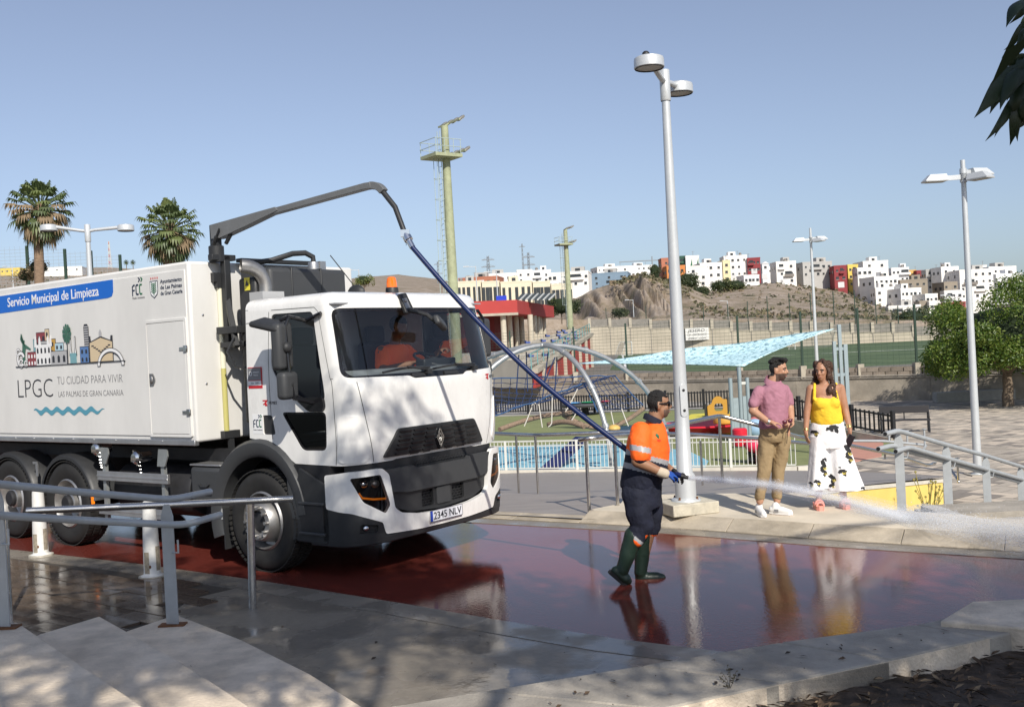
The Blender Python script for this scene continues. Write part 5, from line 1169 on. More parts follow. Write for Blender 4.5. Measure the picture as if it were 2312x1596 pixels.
sgl = MB(); c_ = W5(478, 690, -.30); sgl.ball(c_+Vector((-.03, 0, .0)), (.028, .014, .024)); sgl.ball(c_+Vector((.03, 0, .012)), (.028, .014, .024)); sgl.bar(c_+Vector((-.06, 0, .01)), c_+Vector((.06, 0, .03)), .01); sgl.bar(c_+Vector((.05, 0, .02)), c_+Vector((.02, .05, -.10)), .008)
o = obj('sunglasses', sgl, mat('plum acetate', (.10, .02, .035), .2)); tag(o, 'plum coloured sunglasses held in the hands of the man in the mauve polo', 'sunglasses')
# ---------------------------------------------------------------- woman
FYW = 12.1
def W6(x, y, dy=0.0): return W5(x, y, dy, FYW)
k6 = .2746*FYW/FPX
base = W6(840, 1400); base.z = SWZ
wm = thing('person', 'woman in yellow vest top and wide white floral trousers holding a phone', 'person', base)
Fw = Vector((-.18, -.98, 0)).normalized(); Sw = Vector((.98, -.18, 0)).normalized()
mb = MB(); hc = W6(762, 272); HF = Vector((-.62, -.78, -.06)); L = head(mb, hc, HF, UPV, .97, .9)
capsule(mb, W6(782, 400), W6(775, 320), .056, .050)
chain(mb, [W6(672, 420), W6(638, 600, -.02), W6(628, 760, -.06)], [.058, .042, .029]); chain(mb, [W6(910, 415), W6(950, 580, -.02), W6(988, 738, -.08)], [.058, .044, .030])
rg = [ering(W6((a+b)/2, y), Sw, Fw, (b-a)/2*k6, d_) for y, a, b, d_ in ((378, 715, 860, .06), (398, 660, 925, .085), (450, 672, 905, .11), (540, 680, 898, .13), (640, 685, 905, .125), (720, 690, 925, .12))]; mb.loft(rg)
for b in (750, 850): mb.ball(W6(b, 525, -.08), (.075, .065, .068))
hand(mb, W6(628, 765, -.06), W6(640, 850, -.09)-W6(628, 765, -.06), Vector((.9, .2, 0)), .92, .35, -1)
hand(mb, W6(990, 742, -.08), W6(1000, 830, -.10)-W6(990, 742, -.08), Vector((-.9, .1, .1)), .92, .7, 1)
chain(mb, [W6(735, 1180), W6(735, 1325)], [.048, .036]); chain(mb, [W6(925, 1180), W6(942, 1325)], [.048, .036])
chain(mb, [W6(737, 1335), W6(720, 1385, -.12)], [.036, .030]); chain(mb, [W6(943, 1335), W6(946, 1380, -.13)], [.036, .030])
body = part('body', blob(mb, .0085, 4), M_skin3, wm); face_parts(L, body, .97)
mb = MB(); rh = random.Random(5)
hS = Vector((-HF.y, HF.x, 0)).normalized()
for k in range(130):
    a = rh.uniform(-PI, PI); z = rh.uniform(-.30, .12)
    d = Vector((math.cos(a), math.sin(a), 0)); f = d.dot(HF.normalized())
    if z < .06 and f > (.40 if z > -.14 else .65): continue
    if f > .75: continue
    r_ = .085 if z > -.05 else .095+.05*min(1, (-.05-z)/.2)
    if z > .04: r_ = .10*math.sqrt(max(0, 1-((z-.03)/.11)**2))
    c = hc+HF.normalized()*-.015+d*r_+Vector((0, 0, z)); capsule(mb, c, c+Vector((rh.uniform(-.015, .015), rh.uniform(-.015, .015), -.035)), rh.uniform(.018, .030))
mb.ball(hc+Vector((0, 0, .045))-HF.normalized()*.02, (.095, .095, .088))
part('curly_hair', blob(mb, .008, 2, .5, (70, .010)), M_hairb, body)
# vest top
mb = MB(); rg = [ering(W6((a+b)/2, y), Sw, Fw, (b-a)/2*k6, d_, 30) for y, a, b, d_ in ((478, 690, 896, .112), (500, 678, 902, .13), (540, 672, 908, .145), (620, 668, 914, .14), (680, 676, 932, .14), (712, 690, 930, .13))]; mb.loft(rg)
for b in (750, 850): mb.ball(W6(b, 535, -.085), (.085, .075, .075))
for x0, x1, y0 in ((700, 695, 378), (878, 885, 372)):
    chain(mb, [W6(x1, 500, -.10), W6(x0, 425, -.085), W6(x0, y0, -.02), W6(x0, y0+22, .06), W6(x1, 480, .09)], [.022, .014, .013, .013, .016], 10)
part('vest_top', blob(mb, .009, 4, .5, (11, .013, (1, 1, .8))), M_yellow, wm)
# wide trousers
def folded(c, rx, ry, n=44, amp=0.0, ph=0, nf=7):
    out = []
    for k in range(n):
        a = 2*PI*k/n; f = 1+amp*math.sin(nf*a+ph); out.append(Vector(c)+Sw*rx*math.cos(a)*f+Fw*ry*math.sin(a)*f)
    return out
mb = MB(); mb.loft([folded(W6((a+b)/2, y), (b-a)/2*k6, d_, amp=am) for y, a, b, d_, am in ((690, 680, 932, .128, 0), (740, 668, 940, .145, 0), (840, 662, 958, .15, .01), (900, 660, 970, .14, .01))])
mb.loft([folded(W6((a+b)/2, y), (b-a)/2*k6, d_, amp=am) for y, a, b, d_, am in ((800, 662, 818, .12, .01), (950, 655, 815, .135, .03), (1100, 645, 808, .15, .05), (1235, 630, 806, .16, .06))])
mb.loft([folded(W6((a+b)/2, y), (b-a)/2*k6, d_, amp=am, ph=1) for y, a, b, d_, am in ((800, 800, 955, .12, .01), (950, 806, 1000, .14, .03), (1100, 808, 1050, .16, .05), (1245, 812, 1104, .175, .06))])
me = blob(mb, .0075, 2, .4, (8, .010, (1, 1, .4)))
fl = []
def flower(x, y, s, a=0, yl=True):
    for k in range(6):
        t = a+R(170)*k/5+(k*13 % 5)*.12; r_ = s*(.55+.5*((k*37) % 10)/10); cx, cy = x+r_*.5*math.cos(t), y+r_*.55*math.sin(t); fl.append((cx, cy, r_*.66, r_*.30, t, 1))
    fl.append((x, y, s*.34, s*.28, a, 1))
    if yl: 
        for k in range(3): fl.append((x+s*.22*(k-1)+s*.1, y+s*.45, s*.26, s*.055, PI/2+.35*(k-1), 2))
for f_ in ((710, 770, 42, .4), (870, 728, 55, .2, False), (830, 735, 40, 0, False), (990, 930, 52, 1.2), (1000, 985, 45, .8), (965, 880, 26, 0, False), (785, 1050, 50, 1.4), (790, 1100, 38, .8), (785, 990, 26, 0, False), (940, 1090, 46, .2), (860, 1150, 48, .9), (855, 1205, 42, 1.8), (735, 1180, 40, .5), (680, 1198, 30, .9), (650, 880, 26, .9), (1100, 1225, 22, 0, False), (910, 1060, 14, 0, False), (700, 1000, 0.1, 0, False)): flower(*f_)
def tc_(c):
    x, y = topx(c); x = (x-1646.8)/.2746; y = (y-763.3)/.2746; r_ = 0
    for cx, cy, a, b, t, m_ in fl:
        u = (x-cx)*math.cos(t)+(y-cy)*math.sin(t); v = -(x-cx)*math.sin(t)+(y-cy)*math.cos(t)
        if (u/a)**2+(v/b)**2 < 1: r_ = max(r_, m_)
    return r_
part('wide_trousers', paint(me, [M_wlinen, M_petal, M_petaly], tc_), None, wm)
# sandals
for p in (W6(728, 1372, -.05), W6(944, 1366, -.06)):
    d = Vector((0, -1, 0)); s = Vector((1, 0, 0)); an = Vector((p.x, p.y, SWZ)); ring = [an+d*a+s*b for a, b in ((-.11, .0), (-.09, .034), (.0, .036), (.09, .044), (.125, .02), (.125, -.02), (.09, -.044), (0, -.036), (-.09, -.034))]
    mb = MB(); mb.loft([[q+UPV*.001 for q in ring], [q+UPV*(.055+.25*max(0, -(q-an).dot(d))) for q in ring]]); sd = pobj('wedge_sandal', mb, M_coral, wm)
    mb = MB(); mb.tube([an+d*.06+s*.045*math.cos(t)+UPV*(.055+.06*math.sin(t)) for t in np.linspace(0, PI, 9)], .016, 8); mb.tube([an+d*.095+s*.042*math.cos(t)+UPV*(.05+.045*math.sin(t)) for t in np.linspace(0, PI, 9)], .012, 8); pobj('strap', mb, M_coral, sd)
    mb = MB(); mb.tube([an-d*.06+s*.042*math.cos(t)+UPV*.155-d*.04*math.sin(t) for t in np.linspace(0, 2*PI, 14)], .007, 6); pobj('ankle_strap', mb, M_coral, sd)
for p, q in ((W6(630, 745, -.055), W6(629, 758, -.06)), (W6(984, 722, -.075), W6(986, 735, -.08)), (W6(981, 708, -.07), W6(982, 716, -.072))): mb = MB(); mb.tube([p, q], .033, 14); pobj('bracelet', mb, M_gold, wm)
mb = MB(); mb.box((0, 0, 0), (.075, .010, .15)); ph = obj('phone', mb, M_darkp, bevel=.004); ph.location = W6(990, 842, -.12); ph.rotation_euler = (R(8), R(28), R(-15)); tag(ph, 'dark mobile phone carried in the lowered hand of the woman', 'phone')
# ---------------------------------------------------------------- driver
TM = Matrix.Translation((-1.936, 11.691, 0)) @ Matrix.Rotation(-.6408, 4, 'Z')
def TL(x, y, z): return TM @ Vector((x, y, z))
def TLd(x, y, z): return TL(x+.08, y+.15, z+.16)
base = TL(.15, .6, 1.6)
dv = thing('person', 'driver in orange work shirt seated behind the windscreen of the truck, hands on the wheel', 'person', base)
TF = Vector((math.cos(-.6408), math.sin(-.6408), 0)); TS = Vector((-TF.y, TF.x, 0))
mb = MB(); hc = TLd(.30, .42, 2.33); L = head(mb, hc, TF+TS*.35+Vector((0, 0, -.3)), UPV, 1.02, 1.1); capsule(mb, TLd(.2, .44, 2.12), TLd(.27, .43, 2.27), .065, .06)
chain(mb, [TLd(.18, .24, 2.06), TLd(.30, .12, 1.84), TLd(.56, .30, 1.90)], [.062, .05, .036]); chain(mb, [TLd(.18, .68, 2.06), TLd(.34, .78, 1.86), TLd(.62, .76, 2.03)], [.062, .05, .036])
mb.loft([ering(TLd(x, .46, z), TS, TF, a, b) for x, z, a, b in ((.08, 1.55, .17, .13), (.12, 1.8, .18, .14), (.17, 2.02, .19, .12), (.19, 2.12, .10, .08))])
chain(mb, [TLd(.12, .36, 1.62), TLd(.55, .34, 1.66)], [.09, .07]); chain(mb, [TLd(.12, .58, 1.62), TLd(.55, .60, 1.66)], [.09, .07])
hand(mb, TLd(.57, .31, 1.905), TF+TS*.3+UPV*.2, UPV*-1, 1.0, .9, 1); hand(mb, TLd(.63, .755, 2.035), TF+UPV*.2, UPV*-1, 1.0, .9, -1)
body = part('body', blob(mb, .012, 3), M_skin1, dv)
hair_cap(hc, TF+TS*.35+Vector((0, 0, -.3)), UPV, 1.02, lambda v: v.z > .05 or (v.x < -.02 and v.z > -.05), M_hair, body)
mb = MB(); mb.loft([ering(TLd(x, .46, z), TS, TF, a, b) for x, z, a, b in ((.08, 1.55, .20, .16), (.12, 1.75, .21, .175), (.15, 1.95, .215, .16), (.18, 2.08, .20, .12), (.20, 2.13, .11, .09))]); chain(mb, [TLd(.18, .26, 2.04), TLd(.255, .165, 1.90)], [.088, .082]); chain(mb, [TLd(.18, .66, 2.04), TLd(.29, .75, 1.92)], [.088, .08])
part('work_shirt', blob(mb, .012, 4, .5, (9, .012)), M_orange, dv)
# ================================================================ STREET FURNITURE
M_stain = mat('stainless steel', (.62, .60, .57), .22, metal=1, rvar=.06, var=.05, vscale=9)
M_railg = mat('grey painted rail', (.42, .44, .45), .42, metal=.2, var=.08, vscale=7)
M_lampg = mat('grey lamp paint', (.56, .58, .59), .38, metal=.25, var=.05, vscale=4)
M_diff = mat('lamp diffuser', (.42, .41, .38), .5)
M_wpaint = mat('chipped white paint', (.66, .65, .62), .5, var=.10, vscale=9)
M_rust = mat('rust', (.16, .07, .03), .9, var=.4, vscale=20)
M_dome = mat('galvanised tube', (.42, .43, .43), .4, metal=.6, var=.12, vscale=7)
M_rope = mat('blue rope', (.02, .04, .11), .8)
M_ropeb = mat('brown rope', (.24, .17, .12), .9, bump=.8, bscale=40, var=.3, vscale=20)
M_ropew = mat('white rope', (.6, .57, .5), .8)
M_black = mat('black powder coat', (.018, .018, .02), .5)
def c3(x, y): return (x*.569*.7068, (1350+y*.569)*.7068)
def c8(x, y): return ((1500+x*.4261)*.7068, (1020+y*.4261)*.7068)
def c9(x, y): return (1837.7+x*.2051, 904.7+y*.2051)
def bez(pts, n=6):
    pts = [Vector(p) for p in pts]; out = [pts[0]]
    for i in range(1, len(pts)-1):
        a = pts[i].lerp(pts[i-1], .5 if (pts[i]-pts[i-1]).length < .3 else .12/max(.12, (pts[i]-pts[i-1]).length)); b = pts[i].lerp(pts[i+1], .5 if (pts[i]-pts[i+1]).length < .3 else .12/max(.12, (pts[i]-pts[i+1]).length))
        for k in range(n+1): t = k/n; out.append(a*(1-t)**2+pts[i]*2*t*(1-t)+b*t*t)
    return out+[pts[-1]]
def blade_post(base, h, w_, th, dirx, m, parent):
    """flat upright with a chamfered top"""
    d = Vector(dirx).normalized(); b = Vector(base); mb = MB()
    prof_ = [(-w_/2, 0), (w_/2, 0), (w_/2, h-.09), (w_*.22, h), (-w_*.22, h), (-w_/2, h-.09)]
    n = Vector((-d.y, d.x, 0)); mb.loft([[b+d*a+UPV*z-n*th/2 for a, z in prof_], [b+d*a+UPV*z+n*th/2 for a, z in prof_]])
    return mb
# ---- painted railing beside the near steps
rl = thing('handrail', 'grey painted double handrail on flat posts beside the near steps', 'handrail', G(390, 1405, .17))
def rel(o): o.parent = rl_cur; o.matrix_parent_inverse = Matrix.Translation(-Vector(rl_cur.location)); return o
rl_cur = rl
pA, pC = P(8, 1416, 6.83), P(390, 1407, 8.02)
for b, x_, h_ in ((pA, 18, .93), (pC, 388, .94)):
    b.z = .51 if b is pA else .17
    rel(obj('post', blade_post(b, h_, .10, .012, (1, -.2, 0), M_railg, None), M_railg)); mb = MB(); mb.bx(b.x-.10, b.x+.10, b.y-.05, b.y+.05, b.z, b.z+.012); rel(obj('base_plate', mb, M_rust)); 
    mb = MB(); q = b+UPV*(h_-.27); mb.tube([q+Vector((.03, -.02, -.10)), q+Vector((.09, -.05, -.10)), q+Vector((.09, -.05, .0))], .008, 6); rel(obj('bracket', mb, M_railg))
up = [P(*c3(-700, 300), 5.6), P(*c3(0, 345), 6.8), P(*c3(480, 392), 7.4), P(*c3(962, 432), 8.0), P(*c3(1182, 386), 8.35)]
lo = [P(*c3(-700, 480), 5.55), P(*c3(0, 520), 6.75), P(*c3(480, 548), 7.35), P(*c3(1030, 575), 7.95), P(*c3(1238, 516), 8.3)]
for q in (up, lo): mb = MB(); mb.tube(bez(q), .027, 12); rel(obj('rail', mb, M_railg, smooth=50))
# ---- stainless handrail at the end of the walk
rl_cur = thing('handrail', 'single stainless steel handrail on round posts crossing before the truck', 'handrail', G(570, 1375, 0))
mb = MB(); mb.tube([P(*c3(150, 495), 8.75), P(*c3(950, 460), 8.95), P(*c3(1645, 426), 9.15)], .030, 12); rel(obj('rail', mb, M_stain, smooth=50))
p = G(571, 1375, 0); q = P(*c3(1405, 432), p.y); mb = MB(); mb.tube([p, (q.x, q.y, q.z)], .034, 10); rel(obj('post', mb, M_stain)); 
p2 = G(*c3(60, 1090), 0.0); q = P(*c3(45, 500), p2.y); mb = MB(); mb.tube([p2, (p2.x, p2.y, q.z)], .022, 10); rel(obj('post', mb, M_stain))
# ---- bollards
def bollard(px, py, label):
    b = G(px, py, .012); t = thing('bollard', label, 'bollard', b)
    mb = MB(); mb.lathe([(.115, 0), (.118, .02), (.095, .03), (.086, .05), (.082, .30), (.066, .74), (.060, .78), (.035, .80), (0, .803)], 24); obj('post', mb, M_wpaint, t, smooth=40)
    mb = MB(); mb.lathe([(.14, .0), (.14, .018), (.09, .02)], 20); obj('base_flange', mb, mat('worn flange', (.42, .39, .33), .8, var=.3, vscale=20), t)
    for a, z, h_ in ((-1.9, .16, .22), (-.4, .2, .25)):
        mb = MB(); mb.lathe([(.0865, z-h_/2), (.089, z), (.0855, z+h_/2)], 5, (0, 0, 0), 'Z', a-.35, a+.35); obj('paint_patch', mb, mat('bare concrete patch', (.30, .26, .2), .9, var=.3, vscale=25), t)
    mb = MB(); mb.ball((.02*math.cos(-1.3), -.08, .12), (.016, .01, .02), 8, 6); obj('bolt_hole', mb, M_rust, t); return t
bollard(345, 1302, 'worn white tapered bollard beside the battery box of the truck'); bollard(93, 1254, 'worn white tapered bollard in front of the twin rear wheels')
# ---- stainless handrails on the ramp
def handrail(label, pts, posts, r_=.03, base=None, m=M_stain):
    global rl_cur
    rl_cur = thing('handrail', label, 'handrail', base)
    mb = MB(); mb.tube(bez([P(*a, Y) for a, Y in pts]), r_, 12); rel(obj('rail', mb, m, smooth=50))
    for (x, y0, y1, Y) in posts:
        a = P(x[0], y0, Y); b = P(x[1], y1, Y); mb = MB(); mb.tube([(a.x, a.y, a.z-.01), (a.x, a.y, b.z)], .022, 10); rel(obj('post', mb, m)); mb = MB(); mb.lathe([(.05, 0), (.05, .012), (0, .012)], 12, (a.x, a.y, b.z)); rel(obj('foot_plate', mb, m))
    return rl_cur
def pp(x0, y0, x1, y1, Y): a = c8(x0, y0); b = c8(x1, y1); return ((a[0], b[0]), a[1], b[1], Y)
handrail('polished handrail with bent end rising behind the worker', [(c8(822, 905), 13.1), (c8(900, 890), 13.0), (c8(1190, 860), 13.3), (c8(1500, 800), 14.4), (c8(1880, 722), 15.7), (c8(2165, 795), 15.6), ((1800, 985), 17.5), (c9(400, 490), 18.6), (c9(900, 592), 19.6), (c9(1250, 712), 20.9), (c9(1330, 690), 21.3)],
         [pp(870, 905, 868, 1470, 13.1), pp(1085, 880, 1100, 1458, 13.1), pp(1872, 735, 1888, 1215, 15.7), ((c9(780, 590)[0], 0), c9(780, 572)[1], c9(780, 1146)[1], 19.6), ((c9(1325, 690)[0], 0), c9(1325, 700)[1], c9(1325, 1216)[1], 21.0)], .032, G(*c8(868, 1470), .05))
handrail('polished handrail behind the front of the truck along the ramp', [(c8(60, 848), 18.6), (c8(345, 862), 17.9), (c8(500, 868), 17.4), (c8(1000, 848), 17.2), (c8(1250, 836), 17.5), (c8(1500, 858), 18), ((1560, 980), 18.4), ((1712, 990), 19.2), ((1850, 1003), 20)],
         [pp(348, 868, 368, 1315, 17.8), pp(492, 872, 528, 1340, 17.3), pp(1730, 905, 1740, 1260, 19.0)], .032, G(*c8(368, 1315), -.4))
handrail('dull handrail of the lower ramp with bent ends above the plaza paving', [(c9(390, 440), 24), (c9(760, 442), 24.5), (c9(1235, 488), 25), (c9(1215, 520), 24.4)], [((c9(830, 480)[0], 0), c9(830, 450)[1], c9(830, 860)[1], 24.6), ((c9(1030, 560)[0], 0), c9(1030, 470)[1], c9(1030, 850)[1], 24.8), ((c9(1222, 500)[0], 0), c9(1222, 500)[1], c9(1222, 842)[1], 24.6)], .03, P(*c9(1030, 850), 24.8), M_railg)
handrail('short bent handrail at the foot of the yellow wall', [(c9(1500, 745), 21), (c9(1590, 880), 20.6), (c9(1592, 900), 20.6)], [((c9(1515, 760)[0], 0), c9(1515, 770)[1], c9(1530, 1175)[1], 21), ((c9(1590, 880)[0], 0), c9(1580, 880)[1], c9(1590, 1180)[1], 20.6)], .028, P(*c9(1590, 1180), 20.6), M_stain)
# ---- painted double railing going down the stairs at right
rl_cur = thing('handrail', 'grey painted double railing with pointed posts going down beside the plaza', 'handrail', P(*c9(960, 1182), 12.6))
for (x0, y0, x1, y1, Y) in ((942, 365, 968, 1182, 12.6), (1448, 495, 1490, 1242, 13.7), (1880, 620, 1922, 1302, 15.1), (2268, 735, 2300, 1346, 16.8), (2640, 850, 2680, 1390, 18.6)):
    a = P(*c9(x0, y0), Y); b = P(*c9(x1, y1), Y); rel(obj('post', blade_post((b.x, b.y, b.z-.05), a.z-b.z+.05, .105, .014, (1, -.25, 0), M_railg, None), M_railg))
    mb = MB(); q = Vector((b.x, b.y, a.z-.30)); mb.tube([q+Vector((.0, .0, 0)), q+Vector((.10, .02, 0)), q+Vector((.12, .02, .07))], .009, 6); rel(obj('bracket', mb, M_railg))
YS = lambda x: float(np.interp(x, [700, 942, 1448, 1880, 2268, 2700], [12.1, 12.55, 13.65, 15.05, 16.75, 18.6]))
for pts, dy in (([(785, 365), (925, 328), (1448, 482), (1880, 600), (2312, 735), (2700, 850)], 0), ([(900, 557), (1045, 510), (1448, 628), (1880, 748), (2312, 868), (2700, 975)], -.06), ([(708, 530), (868, 490), (1050, 560), (1448, 665), (1880, 790), (2312, 905), (2700, 1010)], .14)):
    q = bez([P(*c9(x, y), YS(x)+dy) for x, y in pts]); mb = MB(); mb.tube(q, .030, 12); o = rel(obj('rail', mb, M_railg, smooth=50))
    mb = MB(); d = (q[0]-q[1]).normalized(); mb.tube([q[0]+d*.001, q[0]+d*.003], .024, 12); rel(obj('rail_end', mb, M_black))
# stairs under it
mb = MB(); st0 = P(*c9(960, 1190), 12.4); 
stair = None
mb.bx(5.0, 9.5, 12.2, 12.9, -1.8, -.05); stair = struct('stairs', mb, M_conc)
for k in range(6): mb = MB(); mb.bx(5.2+.0*k, 10, 12.9+.75*k, 12.9+.75*(k+1), -1.8, -.22-.23*k); obj('stair_step', mb, M_conc, stair, bevel=.01)
# ---- street lamps
def lamp_drum(base, top, label, armdir, sc=1.0, plinth=True, al=.56):
    t = thing('street_lamp', label, 'street lamp', base); H_ = top-base.z
    mb = MB(); mb.lathe([(.125*sc, .02), (.125*sc, .30), (.118*sc, .33), (.095*sc, .36), (.082*sc, 1.2), (.048*sc, H_-.35), (.046*sc, H_-.3)], 24); mb.lathe([(.18*sc, .02), (.17*sc, .045), (.125*sc, .06)], 24); obj('pole', mb, M_lampg, t, smooth=45)
    mb = MB(); mb.lathe([(.058*sc, H_-.36), (.062*sc, H_-.35), (.062*sc, H_), (.055*sc, H_+.01), (0, H_+.01)], 20); obj('collar', mb, M_lampg, t, smooth=45)
    d = Vector(armdir).normalized()
    for s_ in (-1, 1):
        c = d*s_*al*sc + UPV*(H_-.05-(.05 if s_ > 0 else -.02)); mb = MB()
        mb.tube([UPV*(H_-.13)+d*s_*.03, UPV*(H_-.11)+d*s_*.16*sc, c-d*s_*.12*sc+UPV*.02], [.034*sc, .034*sc, .040*sc], 12); obj('arm', mb, M_lampg, t, smooth=50)
        mb = MB(); mb.lathe([(0, .075), (.13*sc, .072), (.165*sc, .055), (.172*sc, .03), (.174*sc, -.055), (.165*sc, -.062), (.15*sc, -.05), (0, -.05)], 28, c); hd = obj('luminaire', mb, M_lampg, t, smooth=40)
        mb = MB(); mb.lathe([(.150*sc, -.056), (.0, -.058)], 28, c); obj('diffuser', mb, M_diff, hd); mb = MB(); mb.lathe([(.152*sc, -.050), (.166*sc, -.066), (.152*sc, -.068)], 28, c); obj('gasket', mb, M_black, hd)
        if s_ < 0 and plinth: mb = MB(); mb.ball(c+Vector((-.03, 0, .10)), (.045, .04, .04), 10, 6); obj('photocell', mb, M_black, hd)
    if plinth:
        mb = MB(); mb.loft([[(-.36, -.30, .0), (.36, -.30, .0), (.36, .30, .0), (-.36, .30, .0)], [(-.36, -.30, .02), (.36, -.30, .02), (.36, .30, .02), (-.36, .30, .02)]]); 
        mb = MB(); mb.bx(-.30, .30, -.26, .26, -.12, .022); o = obj('plinth', mb, mat('plinth concrete', (.50, .46, .37), .9, var=.2, vscale=7, bump=.3), t, bevel=.012); o.rotation_euler = (0, 0, R(18))
        for a in range(4): mb = MB(); q = Vector((math.cos(PI/2*a+.9), math.sin(PI/2*a+.9), 0))*.15; mb.lathe([(.02, .02), (.02, .05), (.012, .055), (.012, .075), (0, .075)], 6, q); obj('anchor_bolt', mb, M_rust, t)
        mb = MB(); mb.prism(rrect(-.045, .045, 1.02, 1.42, .045), -.090, -.080, lambda x, y, z: (x, z, y)); hat = obj('access_hatch', mb, M_lampg, t, bevel=.003); hat.rotation_euler = (0, 0, R(14))
        for z in (1.1, 1.34): mb = MB(); mb.ball((0, -.092, z), (.018, .006, .018), 10, 6); obj('hatch_lock', mb, M_black, hat)
    return t
b = P(1550, 1150, 12.32); b.z = SWZ+.12
lamp_drum(b, P(1512, 160, 12.32).z, 'tall grey lamp post with two drum heads behind the worker', (.45, .9, 0))
b = P(204, 640, 22.0); b.z = -.6
lamp_drum(b, P(202, 508, 22).z, 'grey lamp post with two drum heads rising behind the box of the truck', (1, .06, 0), 1.0, False, .80)
def lamp_flat(base, top, label, arms, sc=1.0):
    t = thing('street_lamp', label, 'street lamp', base); H_ = top-base.z
    mb = MB(); mb.lathe([(.16*sc, 0), (.16*sc, .03), (.105*sc, .05), (.098*sc, 1.0), (.058*sc, H_), (0, H_)], 20); obj('pole', mb, M_lampg, t, smooth=45); mb = MB(); mb.bx(-.25*sc, .25*sc, -.25*sc, .25*sc, -.05, .03); obj('base_plate', mb, M_conc, t)
    for (ang, dz, L_) in arms:
        d = Vector((math.cos(ang), math.sin(ang), 0)); n = Vector((-d.y, d.x, 0)); z = H_-dz
        mb = MB(); mb.lathe([(.085*sc, z-.09), (.085*sc, z+.09)], 12); obj('clamp', mb, M_lampg, t)
        mb = MB(); mb.bar(d*.06+UPV*z, d*L_+UPV*(z-.01), .05*sc, .12*sc); obj('arm', mb, M_lampg, t)
        a = d*L_+UPV*z; rg = [[a+d*x*sc+n*y*sc+UPV*zz*sc for x, y in ((0, -w_), (.48+ex, -w_), (.48+ex, w_), (0, w_))] for zz, w_, ex in ((-.09, .17, .06), (-.06, .175, .07), (.09, .10, -.08))]
        mb = MB(); mb.loft(rg); hd = obj('luminaire', mb, M_lampg, t, smooth=20); mb = MB(); mb.loft([[a+d*x*sc+n*y*sc+UPV*zz*sc for x, y in ((.04, -.14), (.47, -.14), (.47, .14), (.04, .14))] for zz in (-.098, -.091)]); obj('diffuser', mb, M_diff, hd)
    return t
b = G(2208, 1072, PZ); lamp_flat(b, P(2172, 362, b.y).z, 'tall three-headed lamp post standing on the plaza paving near the bench', [(PI, .42, .45), (.25, .30, .22), (-1.0, .46, .18)], 1.0)
b = P(1847, 870, 50); b.z = PZ; lamp_flat(b, P(1829, 515, 50).z, 'three-headed lamp post rising above the man and woman beyond the sail', [(PI, .55, .35), (.2, .5, .3), (-.9, .62, .2)], .95)
# ---- hose from boom to worker
TW = lambda x, y, z: TM @ Vector((x, y, z))
hs_ = thing('hose', 'long dark blue water hose hanging from the truck boom to the worker', 'hose', TW(1.42, -.59, 3.72))
def hrel(o): o.parent = hs_; o.matrix_parent_inverse = Matrix.Translation(-Vector(hs_.location)); return o
e0 = TM @ (Q @ Vector((LB+.115, .0, 0))); c0 = TW(1.60, -.59, 3.39); c1 = TW(1.71, -.60, 3.22); w0 = W4(236, 532, .02)
mb = MB(); mb.tube([e0, e0.lerp(c0, .5)+Vector((.02, 0, .04)), c0], .028, 10); hrel(obj('black_hose', mb, M_blackp, smooth=50))
mb = MB(); mb.tube([c0, c0.lerp(c1, .3), c0.lerp(c1, .32), c0.lerp(c1, .55), c0.lerp(c1, .57), c1], [.034, .034, .045, .045, .03, .03], 12); mb.box(c0.lerp(c1, .12), (.09, .07, .07)); hrel(obj('swivel_coupling', mb, M_chrome)); mb = MB(); mb.tube([c0.lerp(c1, .3), c0.lerp(c1, .3)+Vector((-.01, 0, -.09))], .004, 5); hrel(obj('safety_pin', mb, M_chrome))
path = []
for k in range(15):
    t = k/14; q = c1.lerp(w0, t); q.z -= .16*math.sin(PI*t)*(1-.2*t); path.append(q)
path += [W4(262, 560, .12), W4(330, 610, .24), W4(430, 655, .20), W4(520, 680, .06), W4(590, 702, -.06), W4(625, 712, -.08)]
mb = MB(); mb.tube(path, .025, 10); hrel(obj('blue_hose', mb, mat('navy hose rubber', (.006, .018, .085), .35), smooth=50))
mb = MB(); n0, n1 = W4(612, 708, -.075), W4(662, 722, -.09); mb.tube([n0, n0.lerp(n1, .4), n0.lerp(n1, .45), n1], [.03, .03, .022, .016], 10); hrel(obj('nozzle', mb, M_black))
# ---- water jet
def spray_mat(name, a, col=(.85, .88, .93), ns=None):
    m = bpy.data.materials.new(name); m.use_nodes = True; n = m.node_tree.nodes; l = m.node_tree.links; n.clear(); o = n.new('ShaderNodeOutputMaterial'); tr = n.new('ShaderNodeBsdfTransparent'); df = n.new('ShaderNodeBsdfDiffuse'); df.inputs[0].default_value = (*col, 1); tl = n.new('ShaderNodeBsdfTranslucent'); tl.inputs[0].default_value = (*col, 1)
    ad = n.new('ShaderNodeMixShader'); ad.inputs[0].default_value = .45; l.new(df.outputs[0], ad.inputs[1]); l.new(tl.outputs[0], ad.inputs[2]); mx = n.new('ShaderNodeMixShader'); mx.inputs[0].default_value = a
    if ns:
        tc = n.new('ShaderNodeTexCoord'); t = n.new('ShaderNodeTexNoise'); t.inputs['Scale'].default_value = ns; t.inputs['Detail'].default_value = 7; t.inputs['Roughness'].default_value = .75; l.new(tc.outputs['Object'], t.inputs['Vector']); g = n.new('ShaderNodeMapRange'); g.inputs[1].default_value = .28; g.inputs[2].default_value = .74; g.inputs[4].default_value = a*1.9; l.new(t.outputs['Fac'], g.inputs[0]); l.new(g.outputs[0], mx.inputs[0])
    l.new(tr.outputs[0], mx.inputs[1]); l.new(ad.outputs[0], mx.inputs[2]); l.new(mx.outputs[0], o.inputs[0]); return m
